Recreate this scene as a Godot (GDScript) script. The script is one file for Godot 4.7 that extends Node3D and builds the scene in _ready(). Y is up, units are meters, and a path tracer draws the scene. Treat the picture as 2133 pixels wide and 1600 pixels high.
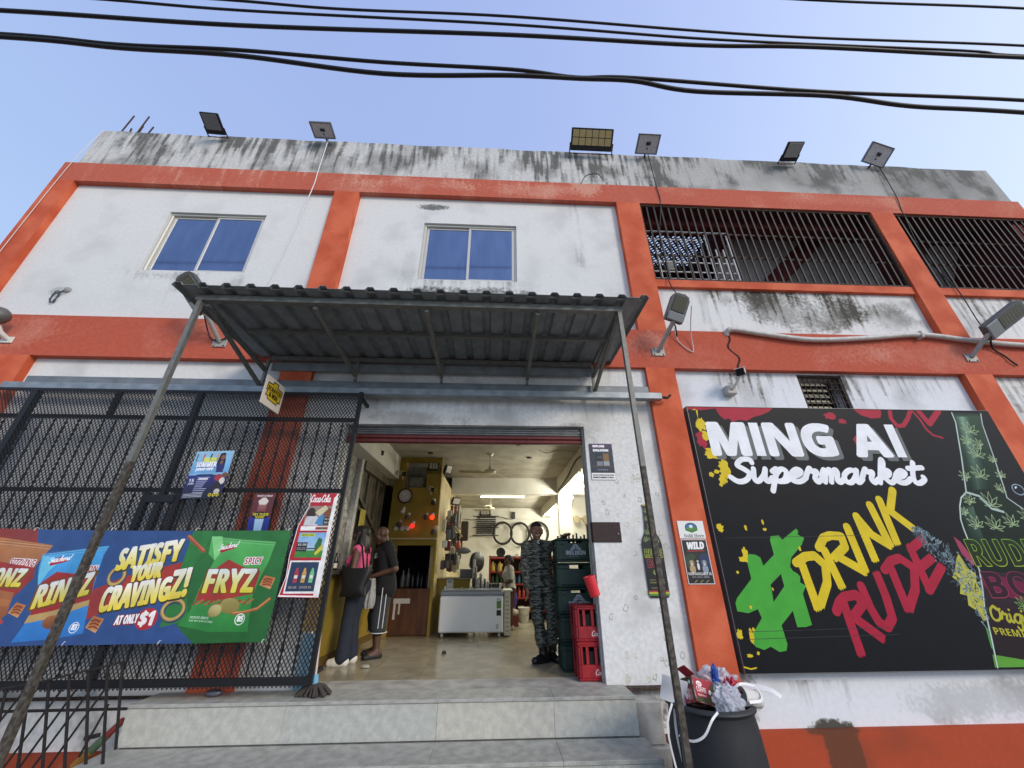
extends Node3D
# A two-storey supermarket seen from the street at dusk. Metres, y up; the facade lies in the plane z = 0.

class MB:  # collects triangles of one mesh
	var v := PackedVector3Array()
	var n := PackedVector3Array()
	var t := PackedVector2Array()
	var x := PackedInt32Array()
	var tf := Transform3D()
	func put(p: Vector3, nn: Vector3, u: Vector2) -> int:
		v.append(tf * p); n.append((tf.basis * nn).normalized()); t.append(u)
		return v.size() - 1
	func tri(a: Vector3, b: Vector3, c: Vector3, ua := Vector2(), ub := Vector2(), uc := Vector2()) -> void:  # counter-clockwise seen from outside
		var nn := (b - a).cross(c - a).normalized()
		var i := put(a, nn, ua)
		put(b, nn, ub); put(c, nn, uc)
		x.append_array([i, i + 2, i + 1])
	func quad(a: Vector3, b: Vector3, c: Vector3, d: Vector3, ua := Vector2(0, 1), ub := Vector2(1, 1), uc := Vector2(1, 0), ud := Vector2(0, 0)) -> void:
		var nn := (b - a).cross(d - a)
		if nn.length() < 1e-12: nn = (c - b).cross(d - b)
		nn = nn.normalized()
		var i := put(a, nn, ua)
		put(b, nn, ub); put(c, nn, uc); put(d, nn, ud)
		x.append_array([i, i + 2, i + 1, i, i + 3, i + 2])
	func box(a: Vector3, b: Vector3) -> MB:
		var lo := Vector3(minf(a.x, b.x), minf(a.y, b.y), minf(a.z, b.z))
		var hi := Vector3(maxf(a.x, b.x), maxf(a.y, b.y), maxf(a.z, b.z))
		var p := func(i: int, j: int, k: int) -> Vector3: return Vector3(hi.x if i else lo.x, hi.y if j else lo.y, hi.z if k else lo.z)
		quad(p.call(0, 0, 1), p.call(1, 0, 1), p.call(1, 1, 1), p.call(0, 1, 1))
		quad(p.call(1, 0, 0), p.call(0, 0, 0), p.call(0, 1, 0), p.call(1, 1, 0))
		quad(p.call(1, 0, 1), p.call(1, 0, 0), p.call(1, 1, 0), p.call(1, 1, 1))
		quad(p.call(0, 0, 0), p.call(0, 0, 1), p.call(0, 1, 1), p.call(0, 1, 0))
		quad(p.call(0, 1, 1), p.call(1, 1, 1), p.call(1, 1, 0), p.call(0, 1, 0))
		quad(p.call(0, 0, 0), p.call(1, 0, 0), p.call(1, 0, 1), p.call(0, 0, 1))
		return self
	func bbox(a: Vector3, b: Vector3, r: float) -> MB:  # a box with chamfered edges
		var lo := Vector3(minf(a.x, b.x), minf(a.y, b.y), minf(a.z, b.z))
		var hi := Vector3(maxf(a.x, b.x), maxf(a.y, b.y), maxf(a.z, b.z))
		var c := (lo + hi) / 2.0
		var h := (hi - lo) / 2.0
		r = minf(r, minf(h.x, minf(h.y, h.z)) * 0.9)
		var pt := func(s: Vector3, ax: int) -> Vector3:
			var q := Vector3(s.x * (h.x - r), s.y * (h.y - r), s.z * (h.z - r))
			q[ax] = s[ax] * h[ax]
			return c + q
		for ax in 3:
			var u := (ax + 1) % 3
			var w := (ax + 2) % 3
			for sg in [-1.0, 1.0]:
				var q: Array = []
				for k in [[-1, -1], [1, -1], [1, 1], [-1, 1]]:
					var s := Vector3()
					s[ax] = sg; s[u] = k[0]; s[w] = k[1]
					q.append(pt.call(s, ax))
				if sg < 0: q.reverse()
				quad(q[0], q[1], q[2], q[3])
			for su in [-1.0, 1.0]:  # edges along ax
				for sw in [-1.0, 1.0]:
					var s0 := Vector3()
					s0[ax] = -1; s0[u] = su; s0[w] = sw
					var s1 := s0
					s1[ax] = 1
					var e := [pt.call(s0, u), pt.call(s1, u), pt.call(s1, w), pt.call(s0, w)]
					var out := Vector3()
					out[u] = su; out[w] = sw
					if ((e[1] - e[0]).cross(e[3] - e[0])).dot(out) < 0: e.reverse()
					quad(e[0], e[1], e[2], e[3])
		for sx in [-1.0, 1.0]:
			for sy in [-1.0, 1.0]:
				for sz in [-1.0, 1.0]:
					var s := Vector3(sx, sy, sz)
					var a0: Vector3 = pt.call(s, 0)
					var a1: Vector3 = pt.call(s, 1)
					var a2: Vector3 = pt.call(s, 2)
					if (a1 - a0).cross(a2 - a0).dot(s) < 0: tri(a0, a2, a1)
					else: tri(a0, a1, a2)
		return self
	func bar(a: Vector3, b: Vector3, w: float, h: float, up := Vector3.UP) -> MB:  # a rectangular bar from a to b
		var z := (b - a).normalized()
		if absf(z.dot(up)) > 0.98: up = Vector3.BACK
		var r := up.cross(z).normalized() * w / 2.0
		var q := z.cross(r.normalized()).normalized() * h / 2.0
		var c := [a - r - q, a + r - q, a + r + q, a - r + q, b - r - q, b + r - q, b + r + q, b - r + q]
		quad(c[1], c[0], c[3], c[2]); quad(c[4], c[5], c[6], c[7])
		quad(c[0], c[1], c[5], c[4]); quad(c[1], c[2], c[6], c[5]); quad(c[2], c[3], c[7], c[6]); quad(c[3], c[0], c[4], c[7])
		return self
	func tube(p: Array, r: float, k := 6, r1 := -1.0) -> MB:
		var m := p.size()
		var first := v.size()
		var side := Vector3()
		for i in m:
			var d: Vector3 = (p[mini(i + 1, m - 1)] - p[maxi(i - 1, 0)]).normalized()
			if i == 0:
				side = d.cross(Vector3.UP if absf(d.y) < 0.9 else Vector3.RIGHT).normalized()
			side = (side - d * side.dot(d)).normalized()
			var o := d.cross(side)
			var rr := r if r1 < 0 else lerpf(r, r1, i / float(m - 1))
			for j in k + 1:
				var g := TAU * j / k
				var nn := side * cos(g) + o * sin(g)
				put(p[i] + nn * rr, nn, Vector2(j / float(k), i / float(m - 1)))
		for i in m - 1:
			for j in k:
				var q := first + i * (k + 1) + j
				x.append_array([q, q + k + 1, q + 1, q + 1, q + k + 1, q + k + 2])
		for e in 2:
			var at := 0 if e == 0 else m - 1
			var d2: Vector3 = (p[0] - p[1]) if e == 0 else (p[m - 1] - p[m - 2])
			var ci := put(p[at], d2.normalized(), Vector2(.5, .5))
			for j in k:
				var q2 := first + at * (k + 1) + j
				var i0 := put(tf.affine_inverse() * v[q2], d2.normalized(), Vector2())
				var i1 := put(tf.affine_inverse() * v[q2 + 1], d2.normalized(), Vector2())
				if e == 0: x.append_array([ci, i0, i1])
				else: x.append_array([ci, i1, i0])
		return self
	func lathe(at: Vector3, pr: Array, k := 16, cap := true) -> MB:  # pr: Vector2(radius, height) from the foot up
		var m := pr.size()
		var first := v.size()
		for i in m:
			var d: Vector2 = (pr[mini(i + 1, m - 1)] - pr[maxi(i - 1, 0)]).normalized()
			for j in k + 1:
				var g := TAU * j / k
				var e := Vector3(cos(g), 0, -sin(g))
				put(at + e * pr[i].x + Vector3(0, pr[i].y, 0), e * d.y - Vector3(0, d.x, 0), Vector2(j / float(k), 1.0 - i / float(m - 1)))
		for i in m - 1:
			for j in k:
				var q := first + i * (k + 1) + j
				x.append_array([q, q + k + 1, q + 1, q + 1, q + k + 1, q + k + 2])
		if cap:
			for e in 2:
				var y: float = pr[0].y if e == 0 else pr[m - 1].y
				var r: float = pr[0].x if e == 0 else pr[m - 1].x
				if r < 0.001: continue
				for j in k:
					var a := at + Vector3(cos(TAU * j / k) * r, y, -sin(TAU * j / k) * r)
					var b := at + Vector3(cos(TAU * (j + 1) / k) * r, y, -sin(TAU * (j + 1) / k) * r)
					if e == 0: tri(at + Vector3(0, y, 0), b, a)
					else: tri(at + Vector3(0, y, 0), a, b)
		return self
	func prism(p: PackedVector2Array, z0: float, z1: float, uv := Rect2()) -> MB:  # an outline in x, y with depth
		if Geometry2D.is_polygon_clockwise(p): p.reverse()
		var f := Geometry2D.triangulate_polygon(p)
		var g := func(q: Vector2) -> Vector2: return Vector2((q.x - uv.position.x) / uv.size.x, 1.0 - (q.y - uv.position.y) / uv.size.y) if uv.size.x > 0 else q
		for i in range(0, f.size(), 3):
			var a := p[f[i]]
			var b := p[f[i + 1]]
			var c := p[f[i + 2]]
			if (b - a).cross(c - a) < 0:
				var s := b
				b = c; c = s
			tri(Vector3(a.x, a.y, z1), Vector3(b.x, b.y, z1), Vector3(c.x, c.y, z1), g.call(a), g.call(b), g.call(c))
			tri(Vector3(a.x, a.y, z0), Vector3(c.x, c.y, z0), Vector3(b.x, b.y, z0), g.call(a), g.call(c), g.call(b))
		for i in p.size():
			var a := p[i]
			var b := p[(i + 1) % p.size()]
			quad(Vector3(a.x, a.y, z0), Vector3(b.x, b.y, z0), Vector3(b.x, b.y, z1), Vector3(a.x, a.y, z1), g.call(a), g.call(b), g.call(b), g.call(a))
		return self
	func sheet(nx: int, ny: int, f: Callable, smooth := true) -> MB:  # f(u, v) with v = 0 at the top
		var first := v.size()
		for j in ny + 1:
			for i in nx + 1:
				var u := i / float(nx)
				var w := j / float(ny)
				var p: Vector3 = f.call(u, w)
				var nn := ((f.call(minf(u + .01, 1.0), w) - f.call(maxf(u - .01, 0.0), w)) as Vector3).cross(f.call(u, maxf(w - .01, 0.0)) - f.call(u, minf(w + .01, 1.0)))
				put(p, nn.normalized(), Vector2(u, w))
		for j in ny:
			for i in nx:
				var q := first + j * (nx + 1) + i
				x.append_array([q, q + 1, q + nx + 1, q + 1, q + nx + 2, q + nx + 1])
		return self
	func ball(c: Vector3, r: Vector3, k := 12) -> MB:
		var first := v.size()
		for i in k / 2 + 1:
			var a := PI * i / (k / 2)
			for j in k + 1:
				var g := TAU * j / k
				var e := Vector3(sin(a) * cos(g), cos(a), -sin(a) * sin(g))
				put(c + e * r, (e / r).normalized(), Vector2(j / float(k), i / float(k / 2)))
		for i in k / 2:
			for j in k:
				var q := first + i * (k + 1) + j
				x.append_array([q, q + 1, q + k + 1, q + 1, q + k + 2, q + k + 1])
		return self
	func into(am: ArrayMesh, m: Material) -> ArrayMesh:
		if v.is_empty(): return am
		var a := []
		a.resize(Mesh.ARRAY_MAX)
		a[Mesh.ARRAY_VERTEX] = v; a[Mesh.ARRAY_NORMAL] = n; a[Mesh.ARRAY_TEX_UV] = t; a[Mesh.ARRAY_INDEX] = x
		am.add_surface_from_arrays(Mesh.PRIMITIVE_TRIANGLES, a)
		am.surface_set_material(am.get_surface_count() - 1, m)
		return am
	func done(m: Material) -> ArrayMesh:
		return into(ArrayMesh.new(), m)

class Canvas:  # paints flat print: polygons, strokes, lettering
	var im: Image
	var w: int
	var h: int
	var k := Vector2.ONE
	var off := Vector2.ZERO
	static var glyphs := {}
	func _init(wd: int, ht: int, bg: Color, unit_w := 0.0, unit_h := 0.0) -> void:
		w = wd; h = ht
		im = Image.create(w, h, false, Image.FORMAT_RGB8)
		im.fill(bg)
		if unit_w > 0:  # design units with y up
			k = Vector2(w / unit_w, -h / unit_h)
			off = Vector2(0, h)
	func px(p: Vector2) -> Vector2: return p * k + off
	func raw(p: PackedVector2Array, c: Color, c2 := Color(0, 0, 0, 0)) -> void:
		var y0 := INF
		var y1 := -INF
		for q in p:
			y0 = minf(y0, q.y); y1 = maxf(y1, q.y)
		var m := p.size()
		for y in range(maxi(0, ceili(y0 - .5)), mini(h, ceili(y1 - .5))):
			var yc := y + .5
			var xs := PackedFloat32Array()
			for i in m:
				var a := p[i]
				var b := p[(i + 1) % m]
				if (a.y <= yc) != (b.y <= yc): xs.append(a.x + (yc - a.y) * (b.x - a.x) / (b.y - a.y))
			xs.sort()
			var cc := c if c2.a == 0 else c.lerp(c2, (yc - y0) / maxf(y1 - y0, 1.0))
			for i in range(0, xs.size() - 1, 2):
				var xa := maxi(0, ceili(xs[i] - .5))
				var xb := mini(w, ceili(xs[i + 1] - .5))
				if xb > xa: im.fill_rect(Rect2i(xa, y, xb - xa, 1), cc)
	func poly(a: Array, c: Color, c2 := Color(0, 0, 0, 0)) -> void:
		var p := PackedVector2Array()
		for i in range(0, a.size() - 1, 2): p.append(px(Vector2(a[i], a[i + 1])))
		raw(p, c, c2)
	func rect(x0: float, y0: float, x1: float, y1: float, c: Color, c2 := Color(0, 0, 0, 0)) -> void: poly([x0, y0, x1, y0, x1, y1, x0, y1], c, c2)
	func disc(cx: float, cy: float, rx: float, ry: float, c: Color, c2 := Color(0, 0, 0, 0), rot := 0.0) -> void:
		var p := PackedVector2Array()
		for i in 28: p.append(px(Vector2(cx, cy) + Vector2(cos(TAU * i / 28) * rx, sin(TAU * i / 28) * ry).rotated(rot)))
		raw(p, c, c2)
	func ring(cx: float, cy: float, rx: float, ry: float, wd: float, c: Color) -> void:
		var a := []
		for i in 25: a.append_array([cx + cos(TAU * i / 24) * rx, cy + sin(TAU * i / 24) * ry])
		stroke(a, wd, c)
	func stroke(a: Array, wd: float, c: Color, rough := 0.0) -> void:
		var r := wd * absf(k.x) / 2.0
		var pts := PackedVector2Array()
		for i in range(0, a.size() - 1, 2): pts.append(px(Vector2(a[i], a[i + 1])))
		for i in pts.size() - 1:
			var d := (pts[i + 1] - pts[i])
			if d.length() < .01: continue
			var s := d.normalized().orthogonal() * r
			if rough > 0.0:  # a dry brush: the end is torn
				var q := PackedVector2Array([pts[i] + s, pts[i] - s, pts[i + 1] - s])
				if i == pts.size() - 2:
					for g in 7: q.append(pts[i + 1] - s + s * 2.0 * (g + .5) / 7.0 + d.normalized() * r * rough * (1.0 if g % 2 else -.6) * (1.0 + .5 * sin(g * 2.3)))
				q.append(pts[i + 1] + s)
				raw(q, c)
			else: raw(PackedVector2Array([pts[i] + s, pts[i] - s, pts[i + 1] - s, pts[i + 1] + s]), c)
		if r > 0.6:
			for i in pts.size() - (1 if rough > 0.0 else 0):
				var q2 := PackedVector2Array()
				for g in 10: q2.append(pts[i] + Vector2.from_angle(TAU * g / 10) * r)
				raw(q2, c)
	func text(s: String, box: Array, c: Color, c2 := Color(0, 0, 0, 0), fat := 0.0, serif := false, bold := true) -> void:
		# box: left, baseline, width, height, then slant (x per y) and rise (y per x)
		var key := s + str(serif) + str(bold)
		if not glyphs.has(key):
			var f := SystemFont.new()
			f.font_names = PackedStringArray(["Droid Serif" if serif else "Droid Sans"])
			f.font_weight = 700 if bold else 400
			var tm := TextMesh.new()
			tm.font = f; tm.text = s; tm.font_size = 48; tm.pixel_size = .01; tm.depth = 0.0
			glyphs[key] = [tm.get_mesh_arrays()[0], tm.get_mesh_arrays()[12]]
		var vs: PackedVector3Array = glyphs[key][0]
		var ix: PackedInt32Array = glyphs[key][1]
		var lo := Vector2(INF, INF)
		var hi := -lo
		for q in vs:
			lo = lo.min(Vector2(q.x, q.y)); hi = hi.max(Vector2(q.x, q.y))
		var sl: float = box[4] if box.size() > 4 else 0.0
		var ri: float = box[5] if box.size() > 5 else 0.0
		var pts := PackedVector2Array()
		for q in vs:
			var u := Vector2((q.x - lo.x) / (hi.x - lo.x) * box[2], (q.y - lo.y) / (hi.y - lo.y) * box[3])
			pts.append(px(Vector2(box[0] + u.x + u.y * sl, box[1] + u.y + u.x * ri)))
		var shifts := [Vector2.ZERO]
		if fat > 0.0: shifts = [Vector2(-fat, 0), Vector2(fat, 0), Vector2(0, fat), Vector2(0, -fat), Vector2(-fat, -fat) * .7, Vector2(fat, fat) * .7, Vector2(fat, -fat) * .7, Vector2(-fat, fat) * .7]
		var top := px(Vector2(box[0], box[1] + box[3])).y
		var bot := px(Vector2(box[0], box[1])).y
		for sh in shifts:
			var o: Vector2 = sh * k.abs()
			for i in range(0, ix.size(), 3): tritext(pts[ix[i]] + o, pts[ix[i + 1]] + o, pts[ix[i + 2]] + o, c, c2, top, bot, ri * k.y / k.x, px(Vector2(box[0], 0)).x)
	func tritext(a: Vector2, b: Vector2, d: Vector2, c: Color, c2: Color, top: float, bot: float, slope: float, x0: float) -> void:
		var y0 := minf(a.y, minf(b.y, d.y))
		var y1 := maxf(a.y, maxf(b.y, d.y))
		var p := [a, b, d]
		for y in range(maxi(0, ceili(y0 - .5)), mini(h, ceili(y1 - .5))):
			var yc := y + .5
			var xa := INF
			var xb := -INF
			for i in 3:
				var q: Vector2 = p[i]
				var r: Vector2 = p[(i + 1) % 3]
				if (q.y <= yc) != (r.y <= yc):
					var xx := q.x + (yc - q.y) * (r.x - q.x) / (r.y - q.y)
					xa = minf(xa, xx); xb = maxf(xb, xx)
			var ia := maxi(0, ceili(xa - .5)) if xa < INF else 0
			var ib := mini(w, ceili(xb - .5)) if xb > -INF else 0
			if ib > ia:
				var cc := c if c2.a == 0 else c.lerp(c2, clampf((yc - slope * (xa - x0) - top) / (bot - top), 0, 1))
				im.fill_rect(Rect2i(ia, y, ib - ia, 1), cc)
	const PEN := {
		"u": [[0, 1, .05, .2, .3, 0, .65, .5, .75, 1], [.75, 1, .74, .2, .95, 0, 1.2, .3]],
		"p": [[.05, .8, .35, 1, .2, .1, .05, -.75], [.25, .5, .6, 1, .95, .8, .85, .2, .5, 0, .22, .2], [.5, 0, .9, .05, 1.2, .3]],
		"e": [[0, .35, .55, .55, .75, .85, .45, 1, .1, .6, .15, .15, .5, 0, .8, .1, 1.05, .35]],
		"r": [[0, .3, .3, 1.1, .42, .85, .75, .85, .62, .3, .8, 0, 1.1, .3]],
		"m": [[0, .5, .2, 1, .25, .5, .2, 0], [.22, .5, .5, 1, .65, .8, .6, 0], [.62, .5, .9, 1, 1.05, .8, 1.0, .15, 1.2, 0, 1.45, .3]],
		"n": [[0, .5, .2, 1, .25, .5, .2, 0], [.22, .5, .55, 1, .7, .8, .68, .15, .85, 0, 1.1, .3]],
		"a": [[.9, .85, .5, 1, .1, .6, .15, .1, .5, 0, .82, .5, .92, 1], [.92, 1, .85, .2, 1.0, 0, 1.25, .3]],
		"k": [[.1, 0, .25, 1, .4, 1.9, .5, 1.6, .25, .4], [.22, .4, .55, 1, .82, .9, .7, .6, .35, .5], [.4, .5, .8, 0, 1.15, .3]],
		"t": [[.4, 1.7, .25, .7, .3, .1, .6, 0, .95, .3, .9, .5], [0, 1.2, .95, 1.28]],
		"S": [[1.25, 1.5, 1.1, 1.75, .6, 1.75, .3, 1.3, .75, .95, 1.1, .6, .9, .1, .4, -.05, -.1, .3]],
		"C": [[1.15, 1.35, 1.05, 1.7, .6, 1.75, .15, 1.1, .15, .3, .55, 0, 1.1, .3]],
		"O": [[.6, 1.7, .15, 1.2, .15, .3, .6, 0, 1.1, .4, 1.15, 1.2, .6, 1.7, .9, 1.3, 1.3, 1.4]],
		"o": [[.5, 1, .1, .6, .2, .1, .5, 0, .85, .3, .85, .8, .5, 1, .8, .8, 1.1, .8]],
		"c": [[.8, .85, .5, 1, .1, .6, .2, .1, .5, 0, 1.0, .35]],
		"l": [[0, .3, .4, 1.3, .45, 1.8, .25, 1.8, .15, .8, .25, .1, .45, 0, .7, .3]],
		"i": [[.05, .9, .1, .2, .25, 0, .5, .3], [.1, 1.4, .12, 1.45]],
		"g": [[.8, .85, .5, 1, .1, .6, .2, .1, .5, 0, .8, .5, .85, 1], [.85, 1, .75, -.6, .4, -.8, .2, -.5]],
		"s": [[0, .3, .45, 1, .6, .4, .4, 0, .1, .1], [.4, 0, .8, .3]],
		"!": [[.3, .7, .5, 1.9], [.22, .05, .24, .1]], "-": [[.1, .55, .6, .6]],
	}
	const PENW := {"u": 1.15, "p": 1.15, "e": 1.0, "r": 1.05, "m": 1.4, "n": 1.05, "a": 1.2, "k": 1.1, "t": .9, "S": 1.35, "C": 1.15, "O": 1.25, "o": 1.05, "c": .95, "l": .65, "i": .45, "g": 1.05, "s": .75, "!": .5, "-": .6}
	func script(s: String, x0: float, y0: float, size: float, wd: float, c: Color, rise := 0.0, wide := 1.0) -> void:
		var at := 0.0
		for ch in s:
			for st in PEN[ch]:
				var raw_pts := PackedVector2Array()
				for i in range(0, st.size(), 2): raw_pts.append(Vector2(st[i], st[i + 1]))
				var a := []
				for i in raw_pts.size() - 1:  # rounded through the points
					for g in 4:
						var q := raw_pts[i].cubic_interpolate(raw_pts[i + 1], raw_pts[maxi(i - 1, 0)], raw_pts[mini(i + 2, raw_pts.size() - 1)], g / 4.0)
						var u := (at + q.x + q.y * .2) * size * wide
						a.append_array([x0 + u, y0 + q.y * size + u * rise])
				var e := raw_pts[raw_pts.size() - 1]
				var ue := (at + e.x + e.y * .2) * size * wide
				a.append_array([x0 + ue, y0 + e.y * size + ue * rise])
				stroke(a, wd, c)
			at += PENW[ch]
	func worn(sd: int, amount := .1) -> Canvas:  # grain and uneven fading of the print
		var n := FastNoiseLite.new()
		n.seed = sd; n.frequency = .01; n.fractal_octaves = 3
		var a := n.get_image(w, h).get_data()
		n.frequency = .45; n.fractal_octaves = 2
		var b := n.get_image(w, h).get_data()
		var d := im.get_data()
		for i in w * h:
			var g := 1.0 + (a[i] - 128) / 255.0 * amount + (b[i] - 128) / 255.0 * amount * 1.3
			for c in 3: d[i * 3 + c] = mini(255, int(d[i * 3 + c] * g + 2.0))
		im = Image.create_from_data(w, h, false, Image.FORMAT_RGB8, d)
		return self
	func tex() -> ImageTexture: return ImageTexture.create_from_image(im)

# ---------- names, labels, parts
var used := {}
var rng := RandomNumberGenerator.new()
func numbered(s: String) -> String:
	used[s] = used.get(s, -1) + 1
	return s if used[s] == 0 else "%s_%03d" % [s, used[s]]
func tag(o: Node, label: String, cat: String, group := "") -> Node:
	if label: o.set_meta("label", label)
	if cat: o.set_meta("category", cat)
	if group: o.set_meta("group", group)
	return o
func thing(called: String, label: String, cat: String, at := Vector3.ZERO, turn := 0.0, group := "") -> Node3D:
	var o := Node3D.new()
	o.name = numbered(called)
	o.position = at
	o.rotation.y = turn
	add_child(o)
	tag(o, label, cat, group)
	return o
func part(called: String, m: Mesh, parent: Node, label := "") -> MeshInstance3D:
	var o := MeshInstance3D.new()
	o.mesh = m
	var nm := called
	var i := 0
	while parent.has_node(NodePath(nm)):
		i += 1
		nm = "%s_%03d" % [called, i]
	o.name = nm
	parent.add_child(o, true)
	if label: o.set_meta("label", label)
	return o
func solo(called: String, m: Mesh, label: String, cat: String, group := "", at := Vector3.ZERO) -> MeshInstance3D:
	var o := MeshInstance3D.new()
	o.mesh = m
	o.name = numbered(called)
	o.position = at
	add_child(o)
	tag(o, label, cat, group)
	return o
func structure(called: String, m: Mesh) -> MeshInstance3D:
	var o := solo(called, m, "", "")
	o.set_meta("kind", "structure")
	return o
func copy(o: Node3D, label: String, at: Vector3, turn := 0.0, group := "") -> Node3D:
	var c: Node3D = o.duplicate()
	c.name = numbered(String(o.name).rstrip("0123456789").trim_suffix("_"))
	add_child(c)
	c.position = at
	c.rotation.y = turn
	tag(c, label, "", group)
	return c

# ---------- materials
var mats := {}
func M(c: Color, rough := .7, metal := 0.0, tex: Texture2D = null, sc := 1.0) -> StandardMaterial3D:
	var key := [c, rough, metal, tex, sc]
	if mats.has(key): return mats[key]
	var m := StandardMaterial3D.new()
	m.albedo_color = c; m.roughness = rough; m.metallic = metal
	if tex:
		m.albedo_texture = tex
		m.uv1_triplanar = true; m.uv1_world_triplanar = true
		m.uv1_scale = Vector3.ONE * sc
	mats[key] = m
	return m
func print_mat(t: Texture2D, rough := .5) -> StandardMaterial3D:
	var m := StandardMaterial3D.new()
	m.albedo_texture = t
	m.roughness = rough
	m.texture_repeat = false
	return m
func C(hex: int) -> Color: return Color.hex((hex << 8) | 255)
func noise(sd: int, w: int, h: int, freq: float, oct := 4, type := FastNoiseLite.TYPE_SIMPLEX_SMOOTH) -> PackedByteArray:
	var n := FastNoiseLite.new()
	n.seed = sd; n.frequency = freq; n.fractal_octaves = oct; n.noise_type = type
	return n.get_image(w, h).get_data()
func tile_tex(sd: int, lo: Color, hi: Color, freq: float, fine: float, contrast := 1.0, streak := 1) -> ImageTexture:  # a seamless blotchy texture
	var n := FastNoiseLite.new()
	n.seed = sd; n.frequency = freq; n.fractal_octaves = 5
	var s := 512
	var a := n.get_seamless_image(s, s / streak, false, false, .2).get_data()
	n.seed = sd + 7; n.frequency = .35; n.fractal_octaves = 2
	var b := n.get_seamless_image(s, s).get_data()
	var o := PackedByteArray()
	o.resize(s * s * 3)
	for y in s:
		for x in s:
			var f := clampf((a[(y / streak) * s + x] / 255.0 - .5) * contrast + .5, 0, 1)
			var c := lo.lerp(hi, f)
			var g := 1.0 + (b[y * s + x] / 255.0 - .5) * fine
			var i := (y * s + x) * 3
			o[i] = int(clampf(c.r * g, 0, 1) * 255); o[i + 1] = int(clampf(c.g * g, 0, 1) * 255); o[i + 2] = int(clampf(c.b * g, 0, 1) * 255)
	return ImageTexture.create_from_image(Image.create_from_data(s, s, false, Image.FORMAT_RGB8, o))
# weathered render on a wall piece w by h metres: soft grime, rain streaks that run down from given heights, blotches
func plaster(sd: int, w: float, h: float, ppm: float, base: Color, o: Dictionary) -> StandardMaterial3D:
	var W := int(w * ppm)
	var H := int(h * ppm)
	var n1 := noise(sd, W, H, .9 / ppm, 5)
	var n2 := noise(sd + 1, W, H, 14.0 / ppm, 3)
	var H8 := H / 9 + 2
	var st := noise(sd + 2, W, H8, 7.5 / ppm, 5)
	var dirt: Color = o.get("dirt", Color(.27, .27, .26))
	var grime: float = o.get("grime", .25)
	var fine: float = o.get("fine", .045)
	var runs: Array = o.get("runs", [])      # [height m from the piece's foot, length m, strength, x0, x1]
	var spots: Array = o.get("spots", [])    # [x, y, rx, ry, strength]
	var out := PackedByteArray()
	out.resize(W * H * 3)
	for y in H:
		var ym := (H - y) / ppm
		for x in W:
			var i := y * W + x
			var f1 := n1[i] / 255.0
			var f2 := n2[i] / 255.0
			var xm := x / ppm
			var a := clampf((f1 - .52) * 2.4, 0, 1) * grime * (.6 + .8 * f2)
			var s := st[(y / 9) * W + x] / 255.0
			for r in runs:
				if ym < r[0] and xm > r[3] and xm < r[4]:
					var d: float = (r[0] - ym) / r[1]
					var e: float = minf(1.0, minf(xm - r[3], r[4] - xm) * 6.0)
					a += clampf((s - .36 - d * .3) * 2.1, 0, 1) * r[2] * e * (.5 + f2) * clampf(.25 + (f1 - .25) * 2.0, .15, 1.3)
			for q in spots:
				var dx: float = (xm - q[0]) / q[2]
				var dy: float = (ym - q[1]) / q[3]
				var dd := dx * dx + dy * dy
				if dd < 1.0: a += clampf((1.0 - dd) * 1.6 + ((f1 - .5) * 2.2 + (f2 - .5) * 1.6) * (q[5] if q.size() > 5 else 1.0) - .35, 0, 1) * q[4]
			a = clampf(a, 0, .96)
			var g := 1.0 + (f2 - .5) * fine
			i *= 3
			out[i] = int(clampf(lerpf(base.r, dirt.r, a) * g, 0, 1) * 255)
			out[i + 1] = int(clampf(lerpf(base.g, dirt.g, a) * g, 0, 1) * 255)
			out[i + 2] = int(clampf(lerpf(base.b, dirt.b, a) * g, 0, 1) * 255)
	var im := Image.create_from_data(W, H, false, Image.FORMAT_RGB8, out)
	if o.has("paint"): o.paint.call(im, ppm)
	var m := StandardMaterial3D.new()
	m.albedo_texture = ImageTexture.create_from_image(im)
	m.roughness = .9
	m.metallic_specular = .3
	m.texture_repeat = false
	return m
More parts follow.
